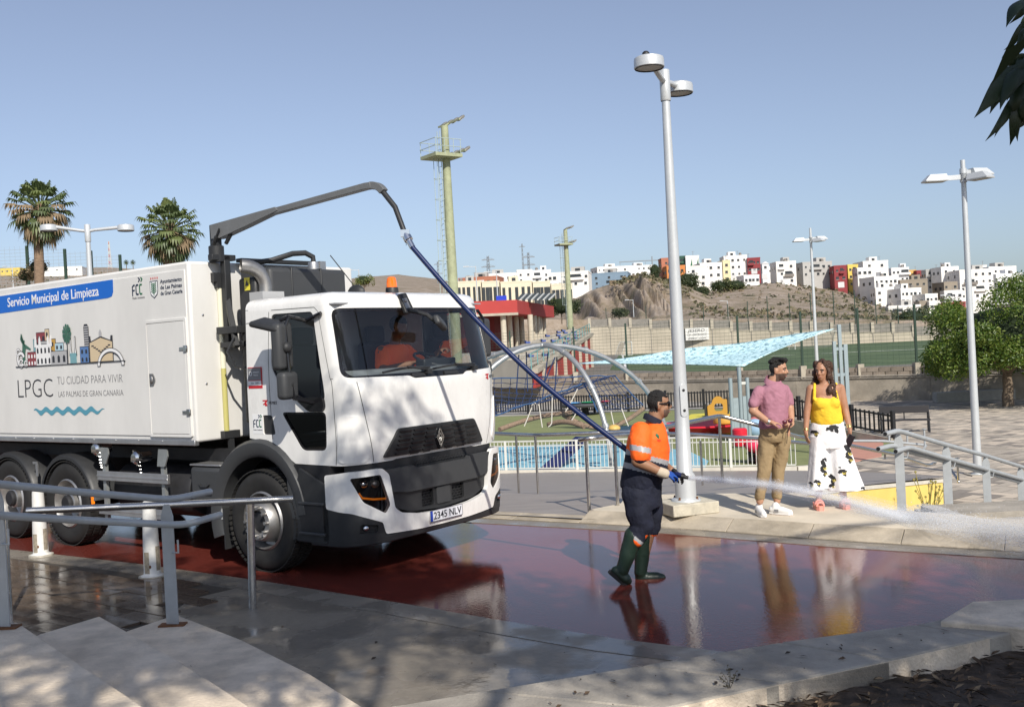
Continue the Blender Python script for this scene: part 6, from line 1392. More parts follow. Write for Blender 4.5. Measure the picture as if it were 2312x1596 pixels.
jt = thing('water_jet', 'spray of water shooting from the hose nozzle onto the pavement', 'water jet', n1)
j1 = G(2065, 1176, SWZ); jv = (j1-n1)
def jp(t): q = n1+jv*t; q.z = n1.z+(j1.z-n1.z)*t+.10*math.sin(PI*t)*(1-.3*t); return q
def jrel(o): o.parent = jt; o.matrix_parent_inverse = Matrix.Translation(-Vector(jt.location)); return o
for k, (r0, r1, a) in enumerate(((.012, .040, .30), (.018, .070, .20), (.022, .105, .14), (.026, .15, .08))):
    mb = MB(); mb.tube([jp(t) for t in np.linspace(0, 1, 16)], [r0+(r1-r0)*t for t in np.linspace(0, 1, 16)], 12); jrel(obj('water_core' if k == 0 else 'water_sheath', mb, spray_mat('water core %d' % k, a, ns=(None, 30, 20, 12)[k]), smooth=60))
mb = MB(); rg = random.Random(9)
def drop(c, r, st=1.0, d=None):
    d = (d or Vector((rg.gauss(0, 1), rg.gauss(0, 1), rg.gauss(0, 1)))).normalized(); u = d.orthogonal().normalized(); v = d.cross(u)
    mb.add([c+d*r*st, c+u*r, c+v*r, c-u*r, c-v*r, c-d*r*st], [(0, 1, 2), (0, 2, 3), (0, 3, 4), (0, 4, 1), (5, 2, 1), (5, 3, 2), (5, 4, 3), (5, 1, 4)])
jd = jv.normalized()
for i in range(1500):
    t = rg.random()**.8; s_ = .010+.075*t; c = jp(t)+Vector((rg.gauss(0, s_), rg.gauss(0, s_), rg.gauss(0, s_*.8)))
    if c.z < SWZ: continue
    drop(c, rg.uniform(.0008, .0022), rg.uniform(2, 8), jd+Vector((rg.gauss(0, .1), rg.gauss(0, .1), rg.gauss(0, .1))))
# bounce along the pavement, out to the right
j2 = G(2420, 1232, SWZ); jb = j2-j1
for i in range(5500):
    t = rg.uniform(-.42, 1.0); c = j1+jb*t; w_ = .05+.16*max(0, t+.42); hh = abs(rg.gauss(0, .035+.05*math.exp(-((t-.2)/.35)**2)))
    c = c+Vector((rg.gauss(0, w_), rg.gauss(0, w_*.8), 0)); c.z = max(.02, SWZ if True else 0)+hh; drop(c, rg.uniform(.001, .0038), rg.uniform(1, 2.5))
o = jrel(obj('droplets', mb, spray_mat('water droplets', .75), smooth=0, fixn=False)); o['kind'] = 'stuff'
for k, (rw_, hh, ns) in enumerate(((.42, .09, 14), (.26, .15, 20), (.14, .07, 30))):
    mb = MB(); sd = Vector((-jb.y, jb.x, 0)).normalized(); rgs = []
    for t in np.linspace(-.34, 1.0, 20):
        f = min(1, (t+.34)*2.5)*(1 if t < .6 else 1.0)+.05; c = j1+jb*t; rgs.append([c+sd*rw_*f*(.5+.7*max(0, t))*1.3*math.cos(u)+UPV*(.004+hh*f*math.sin(u)*(1+.3*math.sin(9*t+k))) for u in np.linspace(0, PI, 9)])
    mb.loft(rgs, cap=False, closed=False); jrel(obj('spray_mist', mb, spray_mat('spray mist %d' % k, .24, ns=ns), smooth=60, fixn=False))
# ================================================================ PLAYGROUND
def flatpatch(name, pts, m, z=PZ+.004, parent=None):
    mb = MB(); mb.prism(gpoly(pts, z), z-.05, z); return struct(name, mb, m)
flatpatch('play_surface', [(1000, 1066), (1271, 1066), (1500, 1062), (1700, 1058), (1800, 1055), (2060, 1018), (1990, 985), (1780, 945), (1640, 922), (1400, 930), (1000, 945)], M_play, PZ+.006)
blue = mat('playground blue', (.20, .42, .52), .9, var=.10, vscale=1.2)
flatpatch('play_surface_blue', [(1000, 1064), (1400, 1064), (1590, 1060), (1600, 1040), (1560, 1020), (1440, 1000), (1250, 1003), (1100, 1010), (1000, 1020)], blue, PZ+.011)
flatpatch('play_surface_yellow', [(1560, 935), (1700, 925), (1760, 935), (1720, 958), (1600, 962), (1540, 950)], mat('playground yellow', (.62, .55, .08), .9, var=.08), PZ+.011)
flatpatch('play_surface_pink', [(1860, 1010), (1960, 985), (1995, 1000), (1990, 1030), (1900, 1046), (1850, 1035)], mat('playground pink', (.48, .24, .18), .9, var=.08), PZ+.011)
flatpatch('play_surface_teal', [(1380, 965), (1520, 950), (1540, 975), (1420, 985)], mat('playground teal', (.22, .36, .36), .9, var=.08), PZ+.011)
# white edge kerb
mb = MB(); kp = [G(x, y, PZ) for x, y in ((950, 1073), (1130, 1072), (1271, 1071), (1500, 1067), (1650, 1066), (1800, 1064), (1830, 1062))]
for a, b in zip(kp[:-1], kp[1:]): mb.bar(a+UPV*.06, b+UPV*.06, .18, .16)
struct('kerb_white', mb, M_white_kerb)
# low white fence with balusters
fn = thing('playground_fence', 'low white metal fence with thin upright bars in front of the blue play surface', 'fence', kp[2])
def frel(o, p=None): o.parent = fn; o.matrix_parent_inverse = Matrix.Translation(-Vector(fn.location)); return o
fp = [G(x, y, PZ+.12)+Vector((0, .12, 0)) for x, y in ((960, 1064), (1130, 1063), (1271, 1062), (1500, 1058), (1650, 1057), (1800, 1055))]
M_wf = mat('white fence paint', (.58, .58, .54), .5)
ln, Ltot = lerp_line([(p.x, p.y) for p in fp], 96)
for hz_, th in ((.86, .045), (.72, .03), (.06, .03)):
    mb = MB()
    for a, b in zip(fp[:-1], fp[1:]): mb.bar((a.x, a.y, PZ+.12+hz_), (b.x, b.y, PZ+.12+hz_), th)
    frel(obj('rail', mb, M_wf))
bm_ = MB(); bm_.box((0, 0, .46), (.018, .018, .80)); bme = bm_.mesh('baluster', M_wf, 0)
pm2 = MB(); pm2.box((0, 0, .42), (.07, .07, .90)); pme2 = pm2.mesh('post', M_wf, 0)
for i, (x, y) in enumerate(ln):
    o = bpy.data.objects.new('post' if i % 19 == 4 else 'baluster', pme2 if i % 19 == 4 else bme); COL.objects.link(o); o.location = (x, y, PZ+.12); frel(o)
# climbing dome
APX = P(*c8(545, 196), 33.0)
dm = thing('climbing_dome', 'grey steel arch climbing frame with blue rope net and thick brown rope', 'climbing frame', (APX.x, APX.y, PZ))
def drel(o): o.parent = dm; o.matrix_parent_inverse = Matrix.Translation(-Vector(dm.location)); return o
FR, BR, FL, BL = G(*c8(1066, 1128), PZ), Vector((5.1, 34.6, PZ)), Vector((-2.0, 31.4, PZ)), Vector((-3.6, 35.2, PZ))
def arc(foot, n=18, a1=1.0):
    out = []
    for k in range(n+1): t = PI/2*k/n*a1; out.append(Vector((foot.x+(APX.x-foot.x)*(1-math.cos(t)), foot.y+(APX.y-foot.y)*(1-math.cos(t)), foot.z+(APX.z-foot.z)*math.sin(t))))
    return out
ARC = {}
for nm, f_ in (('FR', FR), ('BR', BR), ('FL', FL), ('BL', BL)):
    ARC[nm] = arc(f_); mb = MB(); mb.tube(ARC[nm], .080, 10); a_ = drel(obj('arch', mb, M_dome, smooth=50))
    for k in (4, 8, 14):
        q = ARC[nm][k]; d = (ARC[nm][k+1]-q).normalized(); mb = MB(); mb.tube([q-d*.06, q+d*.06], .105, 10); drel(obj('clamp', mb, M_dome))
mb = MB(); mb.ball(APX, (.14, .14, .10), 12, 8); drel(obj('hub', mb, M_dome))
def net(A, B, C, D_, nu, nv, sag, nm='net', m=M_rope, jit=.03):
    rr = random.Random(4); g = [[None]*(nv+1) for _ in range(nu+1)]
    for i in range(nu+1):
        for j in range(nv+1):
            u, v = i/nu, j/nv; q = (A*(1-u)+D_*u)*(1-v)+(B*(1-u)+C*u)*v; q = q.copy(); q.z -= sag*math.sin(PI*u)*math.sin(PI*v)+rr.uniform(-jit, jit); q.x += rr.uniform(-jit, jit); g[i][j] = q
    for i in range(nu+1): mb = MB(); mb.tube(g[i], .011, 5); drel(obj('rope', mb, m))
    for j in range(nv+1): mb = MB(); mb.tube([g[i][j] for i in range(nu+1)], .011 if 0 < j < nv else .022, 5); drel(obj('rope', mb, m if 0 < j < nv else mat('blue edge rope', (.03, .085, .2), .7)))
A_, B_, C_, E_ = P(*c8(150, 740), 31.2), P(*c8(120, 440), 34.4), P(*c8(1090, 424), 34.2), P(*c8(860, 478), 31.5)
net(A_, B_, C_, E_, 16, 9, .35)
net(E_, C_, P(*c8(1295, 645), 34.2), P(*c8(965, 690), 30.8), 6, 8, .05)
for (x0, y0, x1, y1, Y) in ((370, 265, 350, 560, 33), (425, 245, 435, 540, 33.5), (590, 245, 545, 600, 33), (655, 285, 640, 540, 32.5), (640, 285, 560, 480, 32.5)):
    mb = MB(); mb.tube([P(*c8(x0, y0), Y), P(*c8(x1, y1), Y)], .02, 5); drel(obj('hanging_rope', mb, M_rope))
def sagrope(a, b, s_, r_, m, n=14):
    mb = MB(); mb.tube([(lambda q, t: Vector((q.x, q.y, q.z-s_*math.sin(PI*t))))(a.lerp(b, t), t) for t in np.linspace(0, 1, n)], r_, 8); return drel(obj('rope', mb, m, smooth=50))
sagrope(P(*c8(225, 825), 30.9), P(*c8(760, 700), 33.5), -.10, .075, M_ropeb); sagrope(P(*c8(700, 715), 33.5), P(*c8(1310, 665), 33.6), .55, .075, M_ropeb); sagrope(P(*c8(590, 790), 32), P(*c8(860, 805), 31), -.12, .08, M_ropeb)
for q in (((410, 800), (480, 620)), ((480, 620), (520, 640)), ((520, 640), (545, 810)), ((620, 560), (615, 780)), ((615, 780), (590, 805)), ((720, 690), (810, 520)), ((740, 790), (800, 700)), ((1060, 690), (1085, 805)), ((1140, 670), (1190, 800))): sagrope(P(*c8(*q[0]), 31.5), P(*c8(*q[1]), 31.5), .02, .018, M_ropew, 4)
mb = MB(); mb.ball(P(*c8(1082, 818), 31), (.20, .2, .12), 14, 8); drel(obj('rope_seat', mb, mat('seat ochre', (.60, .40, .12), .5)))
a, b = P(*c8(575, 1135), 31.2), P(*c8(850, 885), 33.2); mb = MB(); mb.bar(a, b, .55, .07); drel(obj('climbing_plank', mb, mat('navy plank', (.02, .028, .11), .6)))
# sail posts and shade sail
M_postg = mat('blue grey post', (.30, .36, .38), .5, metal=.3, var=.06)
R_, Bc, Lt = P(1884, 742, 40), P(1680, 826, 37), P(1297, 821, 44)
sp = thing('sail_mast', 'tall twin steel mast holding the tip of the blue shade sail', 'mast', (P(1903, 985, 40).x, 40, PZ))
for dx, top_, w_ in ((.06, P(1893, 733, 40).z, .13), (.26, P(1893, 778, 40).z, .15), (-.16, P(1893, 770, 40).z, .13)):
    mb = MB(); mb.bx(dx-w_/2, dx+w_/2, -.07, .07, 0, top_-PZ); obj('channel', mb, M_postg, sp, bevel=.01)
for z in (1.0, 2.0, 3.0): mb = MB(); mb.bx(-.1, .25, -.05, .05, z, z+.12); obj('cross_plate', mb, M_postg, sp)
b2 = Vector((P(1676, 985, 37).x, 37, PZ)); sp2 = thing('sail_mast', 'short steel mast with panel between two posts under the low sail corner', 'mast', b2)
for dx, z1 in ((-.33, P(1656, 853, 37).z), (-.0, P(1674, 828, 37).z), (.27, P(1688, 852, 37).z)): mb = MB(); mb.tube([(dx, 0, 0), (dx, 0, z1-PZ)], .075, 12); obj('post', mb, M_postg, sp2)
mb = MB(); mb.bx(-.30, -.08, -.03, .03, .1, 1.55); mb2 = MB(); mb2.bx(.08, .22, -.03, .03, .1, 1.6); obj('panel', mb, M_postg, sp2); obj('panel', mb2, M_postg, sp2); mb = MB(); mb.bx(.0, .27, -.04, .04, 2.02, 2.12); obj('cross_bar', mb, M_wf, sp2)
def sail_mat():
    m = bpy.data.materials.new('sail net'); m.use_nodes = True; n = m.node_tree.nodes; l = m.node_tree.links; b = n['Principled BSDF']; b.inputs['Roughness'].default_value = .8
    tc = n.new('ShaderNodeTexCoord'); t = n.new('ShaderNodeTexNoise'); t.inputs['Scale'].default_value = 5.5; t.inputs['Detail'].default_value = 5; t.inputs['Roughness'].default_value = .7; l.new(tc.outputs['Object'], t.inputs['Vector'])
    r = n.new('ShaderNodeValToRGB'); e = r.color_ramp.elements; e[0].position = .38; e[0].color = (.07, .17, .22, 1); e[1].position = .47; e[1].color = (.48, .72, .78, 1); q = e.new(.62); q.color = (.62, .82, .86, 1); l.new(t.outputs['Fac'], r.inputs[0]); l.new(r.outputs[0], b.inputs['Base Color'])
    v = n.new('ShaderNodeTexVoronoi'); v.inputs['Scale'].default_value = 9; l.new(tc.outputs['Object'], v.inputs['Vector']); g = n.new('ShaderNodeMath'); g.operation = 'GREATER_THAN'; g.inputs[1].default_value = .16; l.new(v.outputs['Distance'], g.inputs[0]); l.new(g.outputs[0], b.inputs['Alpha']); return m
mb = MB(); n = 22; g = {}
for i in range(n+1):
    for j in range(n+1-i):
        u, v = i/n, j/n; w_ = 1-u-v; q = R_*u+Lt*v+Bc*w_; e_ = u*v*w_*27
        q = q + Vector((0, 0, .10*math.sin(u*21+v*9)*u*v*2)) - UPV*.35*e_*.5
        # concave edges
        q = q.lerp((R_+Lt+Bc)/3, .10*(4*u*v*(1-w_)**2*(w_ < .02)+4*u*w_*(v < .02)+4*v*w_*(u < .02)))
        g[i, j] = len(mb.v); mb.v.append(tuple(q))
for i in range(n):
    for j in range(n-i):
        mb.f.append((g[i, j], g[i+1, j], g[i, j+1])); mb.mi.append(0)
        if i+j < n-1: mb.f.append((g[i+1, j], g[i+1, j+1], g[i, j+1])); mb.mi.append(0)
o = obj('shade_sail', mb, sail_mat(), smooth=60, fixn=False); o.modifiers.new('t', 'SOLIDIFY').thickness = .02; tag(o, 'light blue triangular shade sail stretched over the playground', 'shade sail')
# toys
def c2p(x, y): return (1519.6+x*.1417, 848.2+y*.1417)
b = G(*c2p(720, 655), PZ); ty = thing('toy_board', 'ochre wooden toy board with an oval hole on the yellow patch', 'play board', b); s_ = .1417*b.y/FPX
Q2 = lambda x, y: ((x-720)*s_, (655-y)*s_)
mb = MB(); wrap(mb, rpoly([Q2(*q) for q in ((555, 630), (550, 470), (620, 440), (640, 370), (700, 322), (770, 330), (810, 380), (868, 372), (868, 610), (700, 615), (600, 640))], .08), lambda a, c, d: Vector((a, -d, c)), .06, [rrect(Q2(662, 0)[0], Q2(800, 0)[0], Q2(0, 560)[1], Q2(0, 440)[1], .12)], .15); obj('board', mb, mat('ochre board', (.42, .22, .03), .6), ty)
for x in (535, 880): mb = MB(); a = Q2(x, 655); mb.bx(a[0]-.06, a[0]+.06, .02, .14, 0, Q2(0, 440 if x < 600 else 350)[1]); obj('post', mb, M_black, ty)
b = G(*c2p(520, 925), PZ); dk = thing('spinner_dish', 'shallow red spinning dish on the green play surface', 'play dish', b); s_ = .1417*b.y/FPX; mb = MB(); mb.lathe([(0, .16), (.9, .20), (1.55, .42), (1.75, .44), (1.80, .38), (1.5, .12), (.6, .02), (0, .02)], 36); obj('dish', mb, mat('red plastic', (.60, .02, .04), .35), dk); mb = MB(); mb.lathe([(0, 0), (.5, 0), (.5, .05), (0, .05)], 20); obj('foot', mb, M_black, dk)
b = G(*c2p(865, 935), PZ); mk_ = thing('stacked_stools', 'two stacked ochre dome stools beside the grey panel', 'stool', b)
mb = MB(); mb.lathe([(.36, 0), (.42, .1), (.40, .3), (.3, .42), (0, .46)], 24); obj('lower_dome', mb, mat('ochre plastic', (.62, .36, .06), .5), mk_); mb = MB(); mb.lathe([(.42, .44), (.44, .5), (.40, .66), (.25, .78), (0, .8)], 24, (-.08, 0, 0)); obj('upper_dome', mb, MATS['ochre plastic'], mk_)
for x, y, r_, c_, lb in ((1315, 850, .32, (.55, .16, .16), 'pink ball seat behind the man'), (1310, 925, .36, (.30, .45, .62), 'pale blue ball seat behind the man'), (3050, 850-10, .34, (.28, .45, .62), 'pale blue ball seat between the man and the woman')):
    if x > 2000: b = G(1853, 978, PZ)
    else: b = G(*c2p(x, y+45), PZ)
    t = thing('ball_seat', lb, 'ball seat', b); mb = MB(); mb.ball((0, 0, r_*.85), r_, 20, 14); obj('ball', mb, mat('ball %s' % lb, c_, .5), t); mb = MB(); mb.lathe([(r_*.6, 0), (r_*.6, .06), (0, .06)], 16); obj('foot', mb, M_black, t)
b = G(*c2p(1230, 1400), PZ); rd = thing('spring_rider', 'glossy red rounded play rider behind the low white fence', 'spring rider', b)
mb = MB(); mb.lathe([(0, .52), (.2, .52), (.22, .58), (.22, 1.0), (.18, 1.04), (0, 1.04)], 18, (-.22, .2, 0)); obj('seat_back', mb, MATS['red plastic'], rd); mb = MB(); mb.ball((.18, -.1, .55), (.34, .28, .24), 18, 12); obj('seat', mb, mat('pink red plastic', (.70, .04, .10), .35), rd); mb = MB(); mb.lathe([(.14, 0), (.2, .1), (.14, .2), (.2, .3), (.14, .4)], 14, (.1, 0, 0)); obj('spring', mb, M_black, rd); mb = MB(); mb.box((.22, -.2, .16), (.2, .3, .32)); obj('foot_block', mb, MATS['red plastic'], rd)
b = G(*c8(870, 715), PZ); tb = thing('play_table', 'dark round play table with blue and green dishes', 'play table', b)
mb = MB(); mb.lathe([(0, .62), (1.2, .62), (1.25, .55), (1.2, .45), (0, .45)], 30); obj('table_top', mb, mat('dark grey table', (.06, .06, .065), .6), tb)
for x, c_ in ((-.65, (.12, .35, .65)), (.15, (.02, .26, .12)), (.95, (.6, .05, .06))): mb = MB(); mb.lathe([(0, .635), (.36, .66), (.40, .69), (.36, .65), (0, .625)], 24, (x, -.3, 0)); obj('dish', mb, mat('dish %g' % x, c_, .4), tb)
mb = MB(); mb.lathe([(.2, 0), (.16, .45)], 12); obj('pedestal', mb, M_black, tb)
# black picket fences
def picket_fence(pts, label, h_=.86, sp_=.15):
    pts = [Vector(p) for p in pts]; t = thing('picket_fence', label, 'fence', pts[0])
    def r_(o): o.parent = t; o.matrix_parent_inverse = Matrix.Translation(-Vector(t.location)); return o
    for a, b in zip(pts[:-1], pts[1:]):
        for z in (.16, h_-.06): mb = MB(); mb.bar(a+UPV*z, b+UPV*z, .045, .06); r_(obj('rail', mb, M_black))
    ln, L = lerp_line([(p.x, p.y) for p in pts], 200); n = int(L/sp_); ln, L = lerp_line([(p.x, p.y) for p in pts], n)
    a = math.atan2(pts[-1].y-pts[0].y, pts[-1].x-pts[0].x); pk = MB(); pk.box((0, 0, h_/2+.06), (.07 if sp_ < .17 else .06, .03, h_-.1), a); pkm = pk.mesh('picket', M_black, 0); po = MB(); po.box((0, 0, (h_+.12)/2), (.12, .12, h_+.12), a); pom = po.mesh('post', M_black, 0)
    for i, (x, y) in enumerate(ln):
        o = bpy.data.objects.new('post' if i % 13 == 0 or i == n-1 else 'picket', pom if i % 13 == 0 or i == n-1 else pkm); COL.objects.link(o); o.location = (x, y, float(np.interp(i/(n-1), [0, 1], [pts[0].z, pts[-1].z]))); r_(o)
    return t
picket_fence([G(1120, 936, PZ), G(1290, 932, PZ), G(1421, 930, PZ), G(1650, 922, PZ)], 'black picket fence behind the climbing frame along the grey wall', .95)
fz = [P(1700, 930, 41), P(2018, 990, 34)]; picket_fence(fz, 'black picket fence ending beside the plaza bench', .80, .21)
mb = MB(); mb.bar(fz[0]-UPV*.35, fz[1]-UPV*.35, .3, .74); struct('fence_plinth', mb, M_conc)
# ================================================================ PLAZA
M_pave = mat('plaza pavers', (.40, .35, .29), .9, var=.16, vscale=.7, bump=.1)
M_pave2 = mat('plaza pavers warm', (.54, .46, .37), .9, var=.12, vscale=.7)
M_pave3 = mat('plaza pavers dark', (.25, .22, .19), .9, var=.12, vscale=.9)
pz = [(9.4, 17), (40, 14), (40, 60), (10.5, 56), (11.0, 44), (13.2, 37), (12.4, 34), (10, 30), (8.8, 27)]
mb = MB(); mb.prism(pz, -1.9, PZ-.006); plaza = struct('plaza', mb, mat('plaza bed', (.20, .18, .15), .9))
mb = MB(); rg = random.Random(2); a0 = R(38); ca, sa = math.cos(a0), math.sin(a0); W_, L_ = .30, .60
for i in range(-95, 95):
    for j in range(-60, 60):
        # herringbone pairs
        for kx, ky, dx, dy in ((0, 0, L_, W_), (L_, 0, W_, L_)):
            bx_ = (i*W_+j*2*L_*.5*2)*1.0 if False else i*W_ + j*2*W_*1.0 + kx; by_ = -i*W_+j*2*W_ + ky
            bx_ = i*W_ + j*L_*1.0 + kx; by_ = -i*W_ + j*L_*1.0 + ky
            cx, cy = bx_+dx/2, by_+dy/2; wx, wy = 18+cx*ca-cy*sa, 34+cx*sa+cy*ca
            if not (8.5 < wx < 30 and 16.5 < wy < 57) or not inside((wx, wy), pz): continue
            if abs(wx/wy) > .56: continue
            mb.cur = rg.choice((0, 0, 0, 1, 1, 2)); g_ = .006; z1 = PZ+rg.uniform(-.001, .003)
            q = [(bx_+g_, by_+g_), (bx_+dx-g_, by_+g_), (bx_+dx-g_, by_+dy-g_), (bx_+g_, by_+dy-g_)]
            mb.add([(18+x*ca-y*sa, 34+x*sa+y*ca, z1) for x, y in q], [(0, 1, 2, 3)])
o = obj('pavers', mb, [M_pave, M_pave2, M_pave3], plaza, smooth=0, fixn=False); o['kind'] = 'stuff'
# yellow ramp wall with pale coping
A0, A1 = P(1700, 1119, 16), P(2128, 1081, 22); yw = thing('ramp_wall', 'yellow painted ramp wall with pale coping below the pavement railing', 'wall', (A0.x, A0.y, -1.7))
mb = MB(); n_ = Vector((A1.y-A0.y, -(A1.x-A0.x), 0)).normalized(); th = .2
mb.loft([[(q.x-A0.x+s*n_.x, q.y-A0.y+s*n_.y, z) for (q, z, s) in ((A0, 0, 0), (A1, 0, 0), (A1, A1.z+1.7-.08, 0), (A0, A0.z+1.7-.08, 0))] for s in (0, -th)]) if False else None
vs = []
for s in (0, -th):
    for q, z in ((A0, -1.75), (A1, -1.75), (A1, A1.z-.07), (A0, A0.z-.07)): vs.append((q.x-A0.x+n_.x*s, q.y-A0.y+n_.y*s, z+1.7))
mb.add(vs, [(0, 1, 2, 3), (7, 6, 5, 4), (0, 4, 5, 1), (1, 5, 6, 2), (2, 6, 7, 3), (3, 7, 4, 0)]); obj('face', mb, mat('yellow wall paint', (.78, .58, .16), .85, var=.06, vscale=2), yw)
mb = MB(); o_ = n_*(-.1); mb.bar(Vector((0, 0, A0.z+1.7-.035))+o_, A1-A0+Vector((0, 0, 0))*0+o_+Vector((0, 0, A0.z+1.7-.035)), .24, .07); obj('coping', mb, M_white_kerb, yw)
# small dry weed at the wall
wd = thing('weed', 'thin dry weed growing at the foot of the yellow wall', 'weed', P(*c9(1270, 1215), 19.5)); mb = MB(); rg = random.Random(1)
for k in range(26):
    a = rg.uniform(0, 2*PI); p0 = Vector((rg.uniform(-.1, .1), 0, -.25)); p1 = Vector((math.cos(a)*rg.uniform(.1, .35), math.sin(a)*.2, rg.uniform(.1, .75))); mb.tube([p0, p0.lerp(p1, .5)+Vector((0, 0, .05)), p1], .006, 4); mb.ball(p1, .025, 5, 4)
obj('stems', mb, mat('dry weed', (.30, .26, .08), .9), wd)
wd = thing('weed', 'small dark weed growing through the kerb joint', 'weed', G(1645, 1552, .2)); mb = MB()
for k in range(11):
    a = rg.uniform(0, 2*PI); f = rg.uniform(.02, .07); p1 = Vector((math.cos(a)*f, math.sin(a)*f, rg.uniform(.02, .13))); mb.tube([(0, 0, -.02), p1*.5+Vector((.01, 0, .0)), p1], .0012, 4)
    for q in (.6, .8, 1): mb.ball(p1*q+Vector((rg.uniform(-.008, .008), 0, 0)), (.006, .003, .003), 4, 3)
obj('stems', mb, mat('dark weed', (.04, .035, .02), .9), wd)
# bench
b = G(2044, 975, PZ); bn = thing('park_bench', 'dark metal bench with armrests standing alone on the plaza', 'bench', b, R(-17))
M_bw = mat('dark bench wood', (.035, .033, .036), .6)
for y, z in ((-.22, .44), (-.07, .445), (.08, .44)): mb = MB(); mb.bx(-.85, .85, y-.065, y+.065, z-.02, z+.02); obj('seat_slat', mb, M_bw, bn)
mb = MB(); mb.bx(-.85, .85, .24, .28, .66, .92); obj('backrest', mb, M_bw, bn, bevel=.01)
for x in (-.80, .80):
    mb = MB(); mb.tube([(x, .30, 0), (x, .28, .44), (x, .27, .9)], .028, 8); obj('leg', mb, M_black, bn); mb = MB(); mb.tube([(x, -.34, 0), (x, -.26, .42), (x, .24, .42)], .028, 8); obj('leg', mb, M_black, bn)
    mb = MB(); mb.tube([(x, .27, .66), (x, .0, .70), (x, -.26, .66), (x, -.30, .58), (x, -.24, .44)], .02, 8); obj('armrest', mb, M_black, bn); mb = MB(); mb.tube([(x, .30, .02), (x, -.34, .02)], .02, 6); obj('foot_bar', mb, M_black, bn)
mb = MB(); mb.bx(-.02, .02, .24, .26, .44, .7); obj('back_strut', mb, M_black, bn)
b = G(2116, 910, PZ); lb_ = thing('stone_bench', 'long low concrete bench in the shade of the round tree', 'bench', b)
mb = MB(); mb.bx(0, 9, 0, .55, .0, .50); obj('block', mb, mat('bench concrete', (.34, .33, .30), .9, var=.1), lb_, bevel=.02); mb = MB(); mb.bx(.1, 8.9, .05, .5, -.0, .06); obj('plinth', mb, M_conc, lb_)
# ================================================================ WALLS, STADIUM
M_rend = mat('rough render wall', (.33, .29, .235), .95, var=.22, vscale=1.3, bump=.5, bscale=9)
M_block = mat('stone block', (.27, .225, .18), .95, var=.2, vscale=2, bump=.6, bscale=12, objvar=.18)
M_pillar = mat('concrete pillar', (.40, .36, .29), .9, var=.12, vscale=2)
M_greenp = mat('green fence post', (.02, .045, .03), .6)
def mesh_mat(name, col, px_, pz_, wx, wz):
    """welded wire mesh: real spacing, alpha between wires"""
    m = bpy.data.materials.new(name); m.use_nodes = True; n = m.node_tree.nodes; l = m.node_tree.links; b = n['Principled BSDF']; b.inputs['Base Color'].default_value = (*col, 1); b.inputs['Roughness'].default_value = .6
    tc = n.new('ShaderNodeTexCoord'); sx_ = n.new('ShaderNodeSeparateXYZ'); l.new(tc.outputs['Object'], sx_.inputs[0])
    def line(sock, per, w_):
        a = n.new('ShaderNodeMath'); a.operation = 'PINGPONG'; a.inputs[1].default_value = per/2; l.new(sock, a.inputs[0]); c = n.new('ShaderNodeMath'); c.operation = 'LESS_THAN'; c.inputs[1].default_value = w_; l.new(a.outputs[0], c.inputs[0]); return c.outputs[0]
    mx = n.new('ShaderNodeMath'); mx.operation = 'MAXIMUM'; l.new(line(sx_.outputs[0], px_, wx), mx.inputs[0]); l.new(line(sx_.outputs[2], pz_, wz), mx.inputs[1]); l.new(mx.outputs[0], b.inputs['Alpha']); return m
M_wire = mesh_mat('green wire mesh', (.04, .07, .05), .30, .20, .004, .007)
M_wireg = mesh_mat('grey wire mesh', (.30, .30, .29), .12, .12, .010, .010)
M_wired = mesh_mat('dark wire mesh', (.05, .06, .06), .25, .25, .006, .007)
def mesh_panel(parent, a, b, z0, z1, m, nm='mesh_panel'):
    """flat wire panel in its own frame: x along the fence, z up"""
    a = Vector(a); b = Vector(b); d = Vector((b.x-a.x, b.y-a.y, 0)); L_ = d.length; mb = MB(); mb.add([(0, 0, 0), (L_, 0, b.z-a.z if abs(b.z-a.z) > 1e-4 else 0), (L_, 0, z1-z0+(b.z-a.z)), (0, 0, z1-z0)], [(0, 1, 2, 3)])
    o = obj(nm, mb, m, None, smooth=0, fixn=False); o.location = (a.x-parent.location.x, a.y-parent.location.y, z0-parent.location.z); o.rotation_euler = (0, 0, math.atan2(d.y, d.x)); o.parent = parent; return o
wl = [(P(a, 860, Y).x, Y) for a, Y in ((980, 74), (1300, 68), (1506, 63), (1800, 57), (2103, 52.5), (2400, 49))]
bw = thing('boundary_wall', 'rendered low wall topped with stone blocks along the playground and plaza', 'wall', (wl[0][0], wl[0][1], PZ))
def wrel(o, p=bw): o.parent = p; o.matrix_parent_inverse = Matrix.Translation(-Vector(p.location)); return o
for a, b in zip(wl[:-1], wl[1:]):
    mb = MB(); mb.bar((*a, PZ+.55), (*b, PZ+.55), .35, 1.25); wrel(obj('render', mb, M_rend)); mb = MB(); mb.bar((*a, PZ+1.21), (*b, PZ+1.21), .48, .07); wrel(obj('coping', mb, M_conc))
    mb = MB(); q = (Vector(b)-Vector(a)).normalized(); nn = Vector((q.y, -q.x))*.26; mb.tube([(a[0]+nn.x, a[1]+nn.y, PZ+1.30), (b[0]+nn.x, b[1]+nn.y, PZ+1.30)], .035, 6); wrel(obj('pipe', mb, M_conc))
ln, L_ = lerp_line(wl, 400); n = int(L_/.62); ln, _ = lerp_line(wl, n)
